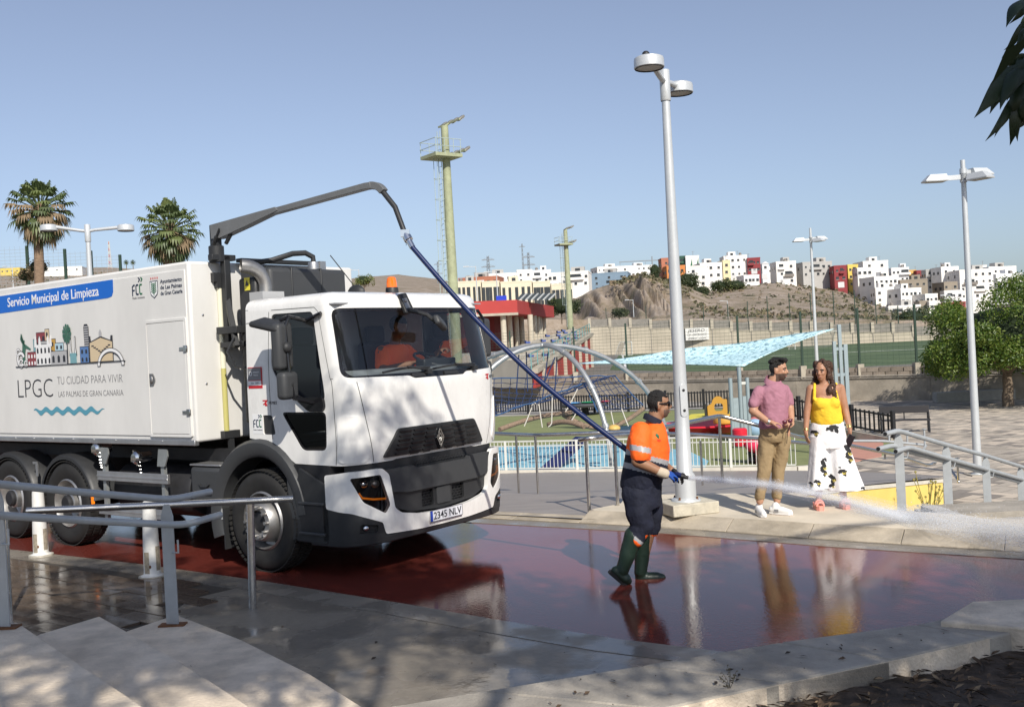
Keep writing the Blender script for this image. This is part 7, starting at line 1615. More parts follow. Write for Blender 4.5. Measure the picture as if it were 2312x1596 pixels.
for r_ in (0, 1):
    bm0 = MB(); bm0.box((0, 0, 0), (.585, .30, .235)); blk = bm0.mesh('stone_block', M_block, 0)
    for i in range(n-1):
        x = (ln[i][0]+ln[i+1][0])/2; y = (ln[i][1]+ln[i+1][1])/2
        if r_: x, y = ln[i]
        if r_*n+i > 290: break
        o = bpy.data.objects.new('stone_block', blk); COL.objects.link(o); o.location = (x+random.uniform(-.01, .01), y+random.uniform(-.02, .02), PZ+1.37+.25*r_); o.rotation_euler = (0, 0, math.atan2(ln[i+1][1]-ln[i][1], ln[i+1][0]-ln[i][0])); wrel(o)
fpx = [1030, 1159, 1303, 1421, 1545, 1674, 1817, 1946, 2075, 2200, 2330]
fpos = []
for a in fpx:
    Y = float(np.interp(a, [980, 1300, 1506, 1800, 2103, 2400], [74, 68, 63, 57, 52.5, 49])); x = P(a-6, 800, Y).x; fpos.append((x, Y))
    mb = MB(); mb.bx(x-.16, x+.16, Y-.22, Y+.22, PZ+1.22, PZ+1.92); wrel(obj('pillar', mb, M_pillar))
fc = thing('wire_fence', 'tall green wire mesh fence with dark posts on the stone block wall', 'fence', (fpos[0][0], fpos[0][1], PZ+1.7))
for i, (x, y) in enumerate(fpos):
    mb = MB(); mb.bx(x-.055, x+.055, y-.05, y+.05, PZ+1.75, 3.3); wrel(obj('post', mb, M_greenp), fc)
    if i: mesh_panel(fc, (*fpos[i-1], 0), (x, y, 0), PZ+1.75, 3.25, M_wire)
# football pitch
def turf_mat():
    m = bpy.data.materials.new('artificial turf'); m.use_nodes = True; n = m.node_tree.nodes; l = m.node_tree.links; b = n['Principled BSDF']; b.inputs['Roughness'].default_value = .95
    tc = n.new('ShaderNodeTexCoord'); t = n.new('ShaderNodeTexNoise'); t.inputs['Scale'].default_value = .25; t.inputs['Detail'].default_value = 6; l.new(tc.outputs['Object'], t.inputs['Vector']); r = n.new('ShaderNodeValToRGB'); e = r.color_ramp.elements; e[0].color = (.050, .085, .032, 1); e[1].color = (.085, .125, .05, 1); e[0].position = .35; e[1].position = .65; l.new(t.outputs['Fac'], r.inputs[0]); l.new(r.outputs[0], b.inputs['Base Color']); return m
FZ = -.42
mb = MB(); mb.prism([(-6, 74), (60, 46), (120, 60), (90, 150), (36, 226), (8, 226), (2, 120)], -2.2, FZ-.01); struct('pitch_surround', mb, mat('pitch tarmac', (.16, .15, .13), .9, var=.12, vscale=.5))
mb = MB(); mb.prism([(9, 96), (16, 72), (100, 68), (85, 174), (42, 190), (20, 194)], -2.0, FZ); struct('football_pitch', mb, turf_mat())
mb = MB(); M_line = mat('pitch line', (.7, .7, .68), .9)
for a, b in (((10.5, 96), (20.5, 192)), ((20.5, 191), (41, 188.5)), ((30, 120), (60, 110)), ((20, 140), (34, 142))): mb.bar((*a, FZ+.006), (*b, FZ+.006), .25, .012)
o = struct('pitch_markings', mb, M_line)
# far retaining wall
M_ret = mat('cast concrete wall', (.52, .46, .36), .95, var=.16, vscale=.22, bump=.2, bscale=3)
M_bk = mat('grey block infill', (.27, .25, .22), .95, var=.15, vscale=1.5)
rw = thing('retaining_wall', 'long pale concrete retaining wall with block panels between pillars behind the pitch', 'wall', P(1335, 798, 204))
def rrel(o): return wrel(o, rw)
RWp = [1332, 1378, 1424, 1470, 1516, 1562, 1608, 1652, 1696, 1740, 1786, 1832, 1878, 1924, 1970, 2016, 2062, 2108, 2160, 2220]
def rwY(a): return float(np.interp(a, [1332, 2000, 2220], [204, 182, 176]))
def rwb(a): return float(np.interp(a, [1332, 1400, 1560, 2000, 2220], [806, 800, 796, 784, 778]))
def rwt(a): return float(np.interp(a, [1332, 1460, 1461, 1652, 1653, 1870, 1871, 2040, 2041, 2220], [738, 738, 741, 741, 746, 746, 750, 750, 757, 757]))
for a, b in zip(RWp[:-1], RWp[1:]):
    A_, B_ = P(a, 760, rwY(a)), P(b, 760, rwY(b)); zt = P((a+b)/2, rwt((a+b)/2), rwY((a+b)/2)).z; zb = P((a+b)/2, rwb((a+b)/2)+6, rwY((a+b)/2)).z
    mb = MB(); mb.bar((A_.x, A_.y, (zt+zb)/2), (B_.x, B_.y, (zt+zb)/2), .6, zt-zb); rrel(obj('wall_panel', mb, M_ret))
    mb = MB(); mb.bar((A_.x, A_.y, zt+.75), (B_.x, B_.y, zt+.75), .3, 1.5); rrel(obj('block_infill', mb, M_bk)); mb = MB(); mb.bar((A_.x, A_.y, zt-.02), (B_.x, B_.y, zt-.02), .7, .12); rrel(obj('ledge', mb, M_pillar))
    mb = MB(); mb.bx(A_.x-.28, A_.x+.28, A_.y-.35, A_.y+.3, zt-.1, zt+1.85); rrel(obj('pillar', mb, M_pillar)); mb = MB(); mb.bx(A_.x-.05, A_.x+.05, A_.y-.4, A_.y-.3, zb, zt); rrel(obj('joint', mb, M_bk))
sg0, sg1 = P(1547, 741, rwY(1573)-1.2), P(1600, 741, rwY(1573)-1.2)
zs0, zs1 = P(1547, 769, rwY(1573)-1.2).z, P(1547, 741, rwY(1573)-1.2).z
sn = thing('sign_board', 'white sponsor board with black italic lettering on the retaining wall', 'sign', ((sg0.x+sg1.x)/2, sg0.y, zs0)); W_ = sg1.x-sg0.x; H_ = zs1-zs0
mb = MB(); mb.bx(-W_/2, W_/2, -.05, .05, 0, H_); obj('panel', mb, mat('board white', (.66, .65, .62), .6), sn)
for t_, z, s_, w_ in (('JESERO', .66, .34, .74), ('C.D. LOBO BLANCO', .36, .24, .80), ('JESERO  .COM', .06, .22, .78)): lettering(t_, H_*s_, frame((-W_*.42, -.06, H_*z), (1, 0, 0), (0, 0, 1)), M_ink, sn, width=W_*w_, shear=.25, extrude=.01, bold=.0)
mb = MB(); mb.bx(-W_*.56, -W_*.51, -.05, .05, 0, H_*.95); obj('side_strip', mb, M_ink, sn)
# goals
def goal(c, ang, label, w_=7.32, h_=2.44):
    t = thing('football_goal', label, 'goal', c, ang); M_g = M_wf
    for x in (-w_/2, w_/2): mb = MB(); mb.tube([(x, 0, 0), (x, 0, h_)], .09, 8); obj('post', mb, M_g, t); mb = MB(); mb.tube([(x, 0, h_), (x, 1.0, h_), (x, 2.0, 0), (x, 0, 0)], .06, 6); obj('net_stay', mb, M_g, t)
    mb = MB(); mb.tube([(-w_/2, 0, h_), (w_/2, 0, h_)], .09, 8); obj('crossbar', mb, M_g, t); mb = MB(); mb.add([(-w_/2, 1.0, h_), (w_/2, 1.0, h_), (w_/2, 2.0, 0), (-w_/2, 2.0, 0)], [(0, 1, 2, 3)]); obj('net', mb, M_wireg, t, fixn=False, smooth=0)
c = P(1845, 786, 157); c.z = FZ; goal(c, R(12), 'white full size goal in front of the retaining wall beyond the sail')
c = P(1420, 806, 190); c.z = FZ; goal(c, R(95), 'white goal seen edge-on near the end of the grandstand', 6, 2.4)
# fences above the retaining wall
uf = thing('wire_fence', 'tall thin wire fence standing above the retaining wall on the hillside', 'fence', P(1460, 740, 215)); prev = None
for a, yt, yb in ((1370, 695, 740), (1460, 692, 740), (1530, 690, 742), (1590, 688, 742), (1645, 686, 742), (1690, 680, 742), (1735, 668, 744), (1785, 662, 746), (1833, 660, 748), (1885, 658, 750), (1933, 655, 752), (1980, 676, 752), (2030, 690, 754)):
    Y = rwY(a)+.8; p = P(a, yb, Y); z1 = P(a, yt, Y).z; mb = MB(); mb.bx(p.x-.07, p.x+.07, p.y-.07, p.y+.07, p.z, z1); wrel(obj('post', mb, M_greenp), uf)
    if prev: mesh_panel(uf, (prev[0].x, prev[0].y, 0), (p.x, p.y, 0), min(prev[0].z, p.z), min(prev[1], z1), M_wired)
    prev = (p, z1)
# grandstand
M_stand = mat('terrace concrete', (.46, .42, .35), .9, var=.12, vscale=.6)
T0, T1, F0, F1 = P(1110, 800, 70), P(1292, 741, 114), P(1200, 834, 66), P(1332, 752, 114)
gs = thing('grandstand', 'stepped concrete grandstand with blue seats below the red pavilion', 'grandstand', (F0.x, F0.y, -.5))
NS = 5
def gsec(A, B):
    out = []
    for k in range(NS):
        t0, t1 = k/NS, (k+1)/NS; q0 = A.lerp(B, t0); q1 = A.lerp(B, t1); out += [(q0.x, q0.y, q0.z), (q1.x, q1.y, q0.z)]
    return out+[(B.x, B.y, B.z)]
sa_, sb_ = gsec(T0, F0), gsec(T1, F1)
for k in range(NS):
    mb = MB(); i = 2*k; lowz = -.5
    ring0 = [sa_[i], sa_[i+1], (sa_[i+1][0], sa_[i+1][1], lowz), (sa_[i][0], sa_[i][1], lowz)]; ring1 = [sb_[i], sb_[i+1], (sb_[i+1][0], sb_[i+1][1], lowz), (sb_[i][0], sb_[i][1], lowz)]
    mb.loft([ring0, ring1]); o = obj('terrace_step', mb, M_stand, None); wrel(o, gs)
mb = MB(); mb.loft([[(q.x+dx, q.y+dy, z) for q, z in ((F0, -.5), (F1, -.5), (F1, F1.z-.25), (F0, F0.z-.25))] for dx, dy in ((.05, -.02), (.25, -.1))]); wrel(obj('red_front', mb, mat('red wall paint', (.36, .045, .035), .85, var=.1, vscale=.7)), gs)
mb = MB(); mb.bar((F0.x+.15, F0.y, F0.z-.12), (F1.x+.15, F1.y, F1.z-.12), .5, .3); wrel(obj('front_beam', mb, M_pillar), gs)
for k in range(7): t = (k+.5)/7; q = F0.lerp(F1, t); mb = MB(); mb.bx(q.x+.2, q.x+.5, q.y-.3, q.y+.1, -.5, q.z-.25); wrel(obj('column', mb, M_pillar), gs)
M_teal = mat('teal rail', (.12, .30, .30), .5)
mb = MB(); mb.bar(F0+UPV*1.0, F1+UPV*1.0, .06); wrel(obj('rail', mb, M_teal), gs)
for k in range(16): t = k/15; q = F0.lerp(F1, t); mb = MB(); mb.bx(q.x-.03, q.x+.03, q.y-.03, q.y+.03, q.z, q.z+1); wrel(obj('rail_post', mb, M_teal), gs)
M_seat = mat('blue seat', (.05, .09, .30), .6)
mesh_panel(gs, F0, F1, F0.z+.05, F0.z+.95, M_wired)
for r_, ts in enumerate(((.30, .55, .72, .80), (.18, .42, .64, .76), (.28, .48, .60, .84), (.12, .38, .62, .78), (.2, .5, .7))):
    for t in ts:
        q = Vector(sa_[2*r_]).lerp(Vector(sb_[2*r_]), t); q2 = Vector(sa_[2*r_+1]).lerp(Vector(sb_[2*r_+1]), t); c = q.lerp(q2, .45); mb = MB(); mb.box((c.x, c.y, c.z+.08), (.34, .6, .14), .2); mb.box((c.x-.15, c.y, c.z+.16), (.05, .6, .16), .2); wrel(obj('seat', mb, M_seat), gs)
# red pavilion
M_redp = mat('red pavilion paint', (.38, .045, .04), .75, var=.08, vscale=.5)
pvn = thing('pavilion', 'red flat-roofed pavilion with pale round columns above the grandstand', 'pavilion', P(1168, 790, 92))
def prel(o): return wrel(o, pvn)
k0, k1, k2 = P(700, 715, 86), P(1168, 693, 92), P(1250, 689, 112); zt, zb_ = P(1168, 677, 92).z, P(1168, 708, 92).z
kb = Vector((k2.x-30, k2.y+16, 0)); ka = Vector((k0.x-4, k0.y+24, 0))
mb = MB(); mb.prism([(k0.x, k0.y), (k1.x, k1.y), (k2.x, k2.y), (kb.x, kb.y), (ka.x, ka.y)], zb_, zt); prel(obj('roof_slab', mb, M_redp)); mb = MB(); mb.bar((k0.x, k0.y-.15, zb_-.02), (k1.x, k1.y-.15, zb_-.02), .3, .22); prel(obj('fascia_strip', mb, M_pillar))
gzf = P(1130, 795, 90).z
mb = MB(); mb.prism([(k0.x, k0.y+5), (k1.x-2.2, k1.y+5), (k2.x-3.6, k2.y+1), (kb.x, kb.y), (ka.x, ka.y)], gzf-.2, zb_); prel(obj('back_wall', mb, mat('maroon wall', (.17, .028, .03), .8)))
mb = MB(); mb.prism([(k0.x-2, k0.y-6), (T0.x, T0.y), (T1.x, T1.y), (kb.x, kb.y), (ka.x, ka.y)], -.5, gzf+.05); prel(obj('floor', mb, M_stand))
for (a, Y) in ((1137, 92), (1151, 96), (1166, 100), (1178, 103), (1198, 97), (1207, 101), (1215, 105), (1220, 108), (1228, 111), (900, 89), (960, 89.5), (1010, 90)):
    x = P(a, 740, Y).x; mb = MB(); mb.tube([(x, Y, gzf-.2), (x, Y, zb_)], .26, 12); prel(obj('column', mb, mat('column cream', (.50, .45, .36), .85, var=.1)))
for i in range(6): 
    a = 1175+i*13; b0 = P(a, 677, 97); b1 = P(a+14, 663, 104); mb = MB(); mb.bar(b0, b1, .14, .1); prel(obj('roof_rib', mb, M_wf)); mb = MB(); c0_, c1_ = P(a-10, 677, 97.3), P(a+3, 663, 104.3); mb.loft([[c0_, b0], [c1_, b1]], cap=False, closed=False); prel(obj('solar_panel', mb, mat('solar panel', (.05, .06, .062), .75)))
bs_ = thing('road_sign', 'blue rectangular road sign above the red pavilion roof', 'sign', P(1133, 690, 120)); q = P(1133, 675, 120); mb = MB(); mb.box((0, 0, q.z-bs_.location.z), (1.2, .1, .75)); obj('panel', mb, mat('sign blue', (.02, .05, .5), .4), bs_); mb = MB(); mb.bx(-.05, .05, .06, .12, 0, q.z-bs_.location.z); obj('post', mb, M_lampg, bs_)
pa = thing('parasol', 'folded white parasol standing in front of the red pavilion', 'parasol', P(983, 768, 80)); mb = MB(); mb.lathe([(0.03, 1.75), (.10, 1.7), (.22, .8), (.18, .55), (.04, .5)], 12); obj('canopy', mb, M_whitev, pa); mb = MB(); mb.tube([(0, 0, -.6), (0, 0, 1.75)], .04, 6); obj('pole', mb, M_whitev, pa)
# floodlight masts
M_mast = mat('pale green mast paint', (.33, .35, .22), .7, var=.18, vscale=2.5)
M_lad = mat('ladder steel', (.38, .45, .42), .5)
def mast(base, zt, r0, label, sc=.72, n_up=4):
    t = thing('floodlight_mast', label, 'floodlight mast', base); H_ = zt-base.z
    mb = MB(); mb.lathe([(r0, 0), (r0*.95, H_*.3), (r0*.62, H_), (0, H_)], 20); obj('pole', mb, M_mast, t, smooth=45)
    pz_ = H_-2.3*sc
    mb = MB(); mb.bx(-1.55*sc, .75*sc, -1.1*sc, 1.1*sc, pz_-.12*sc, pz_+.12*sc); obj('platform', mb, M_mast, t)
    for y in (-1.1*sc, 1.1*sc): 
        for z in (.6, 1.15): mb = MB(); mb.tube([(-1.55*sc, y, pz_+z*sc), (.7*sc, y, pz_+z*sc)], .03*sc, 5); obj('guard_rail', mb, M_lad, t)
        for x in (-1.5, -.75, 0, .6): mb = MB(); mb.tube([(x*sc, y, pz_), (x*sc, y, pz_+1.15*sc)], .025*sc, 5); obj('guard_post', mb, M_lad, t)
    for z in (.6, 1.15): mb = MB(); mb.tube([(-1.55*sc, -1.1*sc, pz_+z*sc), (-1.55*sc, 1.1*sc, pz_+z*sc)], .03*sc, 5); obj('guard_rail', mb, M_lad, t)
    for z, dx in ((H_+.25*sc, .4), (pz_+.3*sc, .75)):
        mb = MB(); mb.bar((dx*sc, -1.5*sc, z), (dx*sc, 1.5*sc, z), .1*sc, .12*sc); mb.bar((0, 0, z-.25*sc), (dx*sc, 0, z), .1*sc); obj('lamp_bar', mb, M_mast, t)
        for k in range(n_up):
            y = (-1.2+2.4*k/(n_up-1))*sc; M = Matrix.Rotation(R(-35), 3, 'Y'); mb = MB(); mb.box(((dx+.28)*sc, y, z+.16*sc), (.55*sc, .42*sc, .16*sc), M=M); fl_ = obj('floodlight', mb, mat('floodlight body', (.25, .24, .22), .5, metal=.4), t, bevel=.03*sc); mb = MB(); mb.box(((dx+.32)*sc, y, z+.06*sc), (.48*sc, .36*sc, .02*sc), M=M); obj('lens', mb, M_diff, fl_)
    lx = -.55*sc
    for y in (-.2, .2): mb = MB(); mb.tube([(lx, y*sc, .5), (lx, y*sc, H_-.3)], .03*sc, 5); obj('ladder_rail', mb, M_lad, t)
    for k in range(int((H_-1)/(.42*sc))): mb = MB(); z = .8+k*.42*sc; mb.tube([(lx, -.2*sc, z), (lx, .2*sc, z)], .02*sc, 5); obj('rung', mb, M_lad, t)
    for k in range(int((pz_-3)/(1.5*sc))):
        z = 3+k*1.5*sc; mb = MB(); mb.tube([(lx-.55*sc*math.sin(a)*1.0, .35*sc*math.cos(a), z) for a in np.linspace(0, PI, 9)], .022*sc, 5); obj('cage_hoop', mb, M_lad, t)
    for a in (.8, PI/2, PI-.8): mb = MB(); mb.tube([(lx-.55*sc*math.sin(a), .35*sc*math.cos(a), 3), (lx-.55*sc*math.sin(a), .35*sc*math.cos(a), pz_)], .02*sc, 5); obj('cage_bar', mb, M_lad, t)
    return t
b = P(1033, 860, 55); b.z = -.4; b.x = P(1022, 640, 55).x; mast(b, P(1008, 285, 55).z, .31, 'tall pale green floodlight mast with caged ladder behind the truck cab').rotation_euler = (0, 0, R(35))
b = P(1288, 748, 118); mast(b, P(1276, 520, 118).z, .36, 'smaller floodlight mast rising from the top of the grandstand').rotation_euler = (0, 0, R(20))
# ================================================================ HOUSES ON THE HILL
WM = {'w': (.78, .76, .72), 'w2': (.70, .70, .70), 'g': (.42, .41, .39), 'c': (.68, .58, .36), 'o': (.58, .22, .07), 'r': (.25, .045, .05), 'y': (.66, .50, .12), 'dg': (.04, .10, .07), 'b': (.28, .24, .19), 'cr': (.66, .59, .45), 'br': (.40, .16, .10), 'bl': (.20, .28, .36), 'or': (.62, .38, .12)}
HM = {k: mat('house wall '+k, v, .85, var=.05, vscale=.4) for k, v in WM.items()}
M_win = mat('dark window', (.035, .04, .045), .2); M_winf = mat('window frame', (.5, .48, .45), .7); M_roofd = mat('roof clutter', (.22, .2, .18), .9)
wmesh = MB(); wmesh.box((0, 0, 0), (1.25, .12, 1.15)); wmesh = wmesh.mesh('window', M_win, 0); wsl = MB(); wsl.box((0, -.04, -.64), (1.45, .22, .12)); wsl = wsl.mesh('sill', M_winf, 0)
tall_ = MB(); tall_.box((0, 0, 0), (1.3, .12, 7.5)); tall_ = tall_.mesh('window', M_win, 0)
dmesh = MB(); dmesh.box((0, 0, 0), (2.4, .12, 2.2)); dmesh = dmesh.mesh('garage_door', mat('garage door', (.6, .6, .6), .7), 0)
hrng = random.Random(12)
def house_far(x0, x1, yt, yb, Y, c, label, rows=3, cols=3, depth=None, rot=None, gable=False, extra=None, terrace=True, win='n', name='house'):
    a, b = P(x0, yb, Y), P(x1, yb, Y); zt = P((x0+x1)/2, yt, Y).z; zb = min(a.z, b.z)-4; W_ = b.x-a.x; D_ = depth or max(7, min(14, W_)); H_ = zt-zb
    rot = hrng.uniform(-.22, .30) if rot is None else rot; W2 = W_/(math.cos(rot)+abs(math.sin(rot))*.35)
    t = thing(name, label, 'house' if name == 'house' else 'building', ((a.x+b.x)/2, Y, zb), rot); m = HM[c]
    mb = MB(); mb.bx(-W2/2, W2/2, 0, D_, 0, H_); wall = obj('wall', mb, m, t)
    if gable:
        mb = MB(); mb.loft([[(-W2/2-.2, y, H_), (W2/2+.2, y, H_), (0, y, H_+W2*.35)] for y in (-.2, D_)]); obj('roof', mb, m, t)
    else:
        for q in ((-W2/2, W2/2, -.05, .15), (-W2/2, W2/2, D_-.2, D_), ): mb = MB(); mb.bx(*q, H_, H_+.55); obj('parapet', mb, m, t)
        for s in (-1, 1): mb = MB(); mb.bx(s*W2/2-.1, s*W2/2+.1, 0, D_, H_, H_+.5); obj('parapet', mb, m, t)
        if terrace and W2 > 7: 
            x = hrng.uniform(-W2*.3, W2*.1); mb = MB(); mb.bx(x, x+W2*.32, 2.5, 6, H_, H_+2.3); rb_ = obj('roof_room', mb, m if hrng.random() < .6 else HM['g'], t); mb = MB(); mb.box((x+W2*.16, 2.44, H_+1.1), (W2*.12, .1, 1.3)); obj('window', mb, M_win, rb_)
            if hrng.random() < .7: x = hrng.uniform(-W2*.4, W2*.3); mb = MB(); mb.lathe([(.6, 0), (.6, 1.0), (.3, 1.3), (0, 1.3)], 10, (x, 2, H_+.4)); obj('water_tank', mb, M_roofd, t)
    fl = 2.9; vis = zt-P((x0+x1)/2, yb, Y).z
    for r_ in range(rows):
        z = H_-1.5-r_*min(fl, max(2.2, vis/rows))
        for k in range(cols):
            if win == 'n' and hrng.random() < .12: continue
            x = -W2/2+W2*(k+.5)/cols+hrng.uniform(-.15, .15); o = bpy.data.objects.new('window', tall_ if win == 't' else wmesh); COL.objects.link(o); o.parent = t; o.location = (x, -.02, z if win != 't' else H_-5.2)
            s = hrng.uniform(.6, .95); o.scale = (s, 1, s if win != 't' else 1)
            if win != 't': q = bpy.data.objects.new('sill', wsl); COL.objects.link(q); q.parent = o
    if win == 'n' and hrng.random() < .5: o = bpy.data.objects.new('garage_door', dmesh); COL.objects.link(o); o.parent = t; o.location = (hrng.uniform(-W2*.25, W2*.25), -.02, 5.1)
    if D_ > 6:
        for k in range(2): o = bpy.data.objects.new('window', wmesh); COL.objects.link(o); o.parent = t; o.location = (-W2/2-.02, D_*(.3+.4*k), H_-2); o.rotation_euler = (0, 0, PI/2)
    if rows > 1 and cols > 1 and hrng.random() < .75 and win == 'n':
        for k in range(rows-1):
            if hrng.random() < .6: x = hrng.uniform(-W2*.28, W2*.28); w_ = hrng.uniform(.16, .3)*W2; z = H_-2.75-k*min(fl, max(2.2, vis/rows)); mb = MB(); mb.bx(x-w_, x+w_, -1.1, 0, z, z+.15); mb.bx(x-w_, x+w_, -1.1, -1.0, z+.14, z+1.0); bl_ = obj('balcony', mb, m if hrng.random() < .7 else M_roofd, t); mb = MB(); mb.bx(x-w_*.7, x+w_*.7, -.06, .02, z+.15, z+2.2); obj('balcony_door', mb, M_win, bl_)
    if hrng.random() < .6: x = hrng.uniform(-W2*.4, W2*.4); mb = MB(); mb.tube([(x, 3, H_), (x, 3, H_+2.6)], .07, 4); mb.bar((x-.7, 3, H_+2.4), (x+.7, 3, H_+2.4), .07); obj('aerial', mb, M_roofd, t)
    if extra: extra(t, W2, H_)
    return t
h5 = lambda x: 1470+x*.159
def v5(y): return 565.4+y*.159
h7 = lambda x: 1484+x*.358
def v7(y): return 551.3+y*.358
h4 = lambda x: 1943.7+x*.1593
def v4(y): return 586.6+y*.1593
h6 = lambda x: 989.5+x*.2874
def v6(y): return 551.3+y*.2874
def tri(t, W2, H_):
    for x0, x1 in ((-.36, -.02), (.08, .45)): mb = MB(); mb.prism([(x0*W2, H_-7.5), (x1*W2, H_-7.5), (x1*W2, H_-.4)], -.06, -.02, lambda x, y, z: (x, z, y)); obj('green_triangle', mb, mat('green facade', (.04, .15, .08), .8), t)
for row in ((h5(165), h5(300), v5(125), v5(560), 398, 'br', 'tall narrow rust brown block beside the orange house on the bluff', 3, 1), (h5(232), h5(505), v5(232), v5(560), 392, 'o', 'bright orange house at the edge of the bluff', 4, 3),
            (h5(415), h5(505), v5(95), v5(300), 432, 'dg', 'dark green upper block above the orange house', 2, 2), (h5(500), h5(690), v5(92), v5(300), 430, 'w', 'white block with two green triangles on its facade', 0, 0, 10, 0, False, tri),
            (h5(545), h5(820), v5(235), v5(595), 384, 'w', 'white four-storey house standing lowest in front of the bluff trees', 4, 2), (h5(700), h5(1030), v5(192), v5(515), 408, 'w', 'broad white house with three storeys of paired windows', 3, 3),
            (h5(1028), h5(1140), v5(155), v5(450), 416, 'c', 'narrow cream house between two white houses', 3, 1), (h5(1045), h5(1375), v5(88), v5(380), 438, 'w', 'large white block with terrace roof left of the red house', 3, 4), (h5(1375), h5(1560), v5(120), v5(330), 436, 'r', 'dark red cube house on the ridge with white windows', 2, 3),
            (h5(1315), h5(1560), v5(365), v5(590), 402, 'w2', 'small white two-storey house on the scrub slope', 2, 4), (h5(1585), h5(1680), v5(190), v5(400), 452, 'w2', 'pale narrow house with a pitched gable', 1, 1, None, 0, True), (h5(1540), h5(1800), v5(245), v5(400), 474, 'w', 'low white house behind the gabled house', 1, 4),
            (h5(1785), h5(2075), v5(172), v5(480), 410, 'w', 'white corner house with three storeys standing apart', 3, 2), (h7(880), h7(960), v7(150), v7(250), 455, 'w', 'small white house left of the grey block', 2, 2),
            (h7(912), h7(1120), v7(118), v7(258), 412, 'g', 'wide grey block with a row of white framed windows', 2, 5), (h7(1120), h7(1200), v7(142), v7(272), 405, 'r', 'narrow red house next to the yellow house', 2, 2), (h7(1200), h7(1280), v7(136), v7(272), 411, 'y', 'yellow house next to the narrow red house', 3, 2),
            (h7(1268), h7(1362), v7(155), v7(275), 399, 'w', 'white house with small square windows right of the yellow house', 3, 3), (h7(1300), h7(1465), v7(112), v7(245), 432, 'w', 'tall blank white block on the ridge', 1, 2),
            (h4(170), h4(560), v4(250), v4(440), 386, 'w', 'long white terraced house below the blank white block', 2, 5), (h4(440), h4(690), v4(125), v4(330), 442, 'w2', 'white house with dark roof terrace left of the orange gable', 2, 4), (h4(690), h4(790), v4(160), v4(320), 452, 'or', 'ochre narrow house on the right ridge', 1, 1),
            (h4(790), h4(935), v4(165), v4(320), 450, 'r', 'red brick house between ochre and grey houses', 2, 2), (h4(935), h4(1135), v4(150), v4(430), 440, 'g', 'grey three-storey house with dark long balconies', 3, 2), (h4(1135), h4(1410), v4(112), v4(370), 432, 'w', 'plain white house with one small window right of the grey house', 1, 2),
            (h4(560), h4(950), v4(295), v4(440), 404, 'b', 'unfinished brown block house among the white cluster', 1, 4), (h4(220), h4(540), v4(405), v4(700), 376, 'w', 'white stepped house at the left edge of the lower cluster', 3, 3), (h4(540), h4(900), v4(420), v4(620), 370, 'w', 'white house with one red shutter in the lower cluster', 2, 5),
            (h4(400), h4(860), v4(665), v4(880), 350, 'w', 'lowest white house of the cluster behind dark bushes', 2, 4), (h4(900), h4(1115), v4(500), v4(650), 364, 'w', 'white house with flat awning above the brown house', 1, 3), (h4(845), h4(980), v4(600), v4(870), 353, 'b', 'narrow bare brown house in the lower cluster', 2, 1),
            (h4(980), h4(1140), v4(600), v4(830), 350, 'w', 'white narrow house right of the bare brown house', 2, 2), (h4(1160), h4(1400), v4(330), v4(470), 402, 'b', 'grey brown flat house below the plain white house', 1, 3), (h4(1190), h4(1450), v4(450), v4(620), 386, 'w2', 'white house with brown roof terrace near the lane', 2, 3),
            (h4(1255), h4(1520), v4(615), v4(830), 360, 'r', 'dark red low house just left of the round tree', 1, 2), (h4(1410), h4(1900), v4(150), v4(600), 420, 'w', 'huge white house with scattered windows behind the plaza lamp post', 4, 5), (h4(1570), h4(1790), v4(95), v4(250), 472, 'w', 'white rooftop house on the far right ridge', 1, 4),
            (h4(1780), h4(2260), v4(110), v4(360), 442, 'w', 'long white house with wide dark balcony on the right ridge', 2, 6), (h4(1900), h4(2330), v4(210), v4(480), 428, 'w2', 'white house partly hidden by the top of the round tree', 2, 5),
            (h6(150), h6(480), v6(268), v6(320), 402, 'br', 'brick red roofed row behind the cream flats', 1, 6), (h6(355), h6(640), v6(238), v6(300), 432, 'w', 'long low white warehouse behind the brick red row', 1, 5), (h6(622), h6(742), v6(210), v6(310), 412, 'w', 'white stair tower building behind the cream flats', 3, 2), (h6(740), h6(890), v6(212), v6(310), 418, 'w2', 'pale grey building with red roof tiles behind the cream flats', 3, 2),
            (h6(852), h6(1190), v6(228), v6(335), 384, 'w', 'white modern building with long window band left of the bluff', 2, 8), (h6(1190), h6(1500), v6(232), v6(340), 424, 'bl', 'blue grey striped building half hidden by the bluff', 3, 3), (h6(1240), h6(1500), v6(182), v6(250), 620, 'w', 'white far building on the skyline above the bluff', 1, 7), (h6(1480), h6(1720), v6(172), v6(245), 640, 'w2', 'pale skyline building left of the orange house', 1, 6)):
    house_far(*row)
for i, (a, b, lb) in enumerate(((145, 345, 'cream block of flats nearest the pale green mast'), (347, 488, 'cream block of flats with a black rooftop opening'), (492, 745, 'widest cream block of flats with dark stair slots'), (747, 888, 'cream block of flats beside the small floodlight mast'), (890, 1060, 'shorter cream block of flats at the foot of the bluff'))):
    house_far(h6(a), h6(b), v6(302 if i < 4 else 322), v6(430), 332, 'cr', lb, 1, 5, 10, 0.08, win='t', name='flats')
for a, b, y0, y1, c, lb in ((95, 185, 604, 613, 'w', 'long low white building on the left skyline'), (0, 45, 607, 618, 'y', 'small yellow building at the foot of the left hill')): house_far(a, b, y0, y1, 700, c, lb, 1, 4, terrace=False)
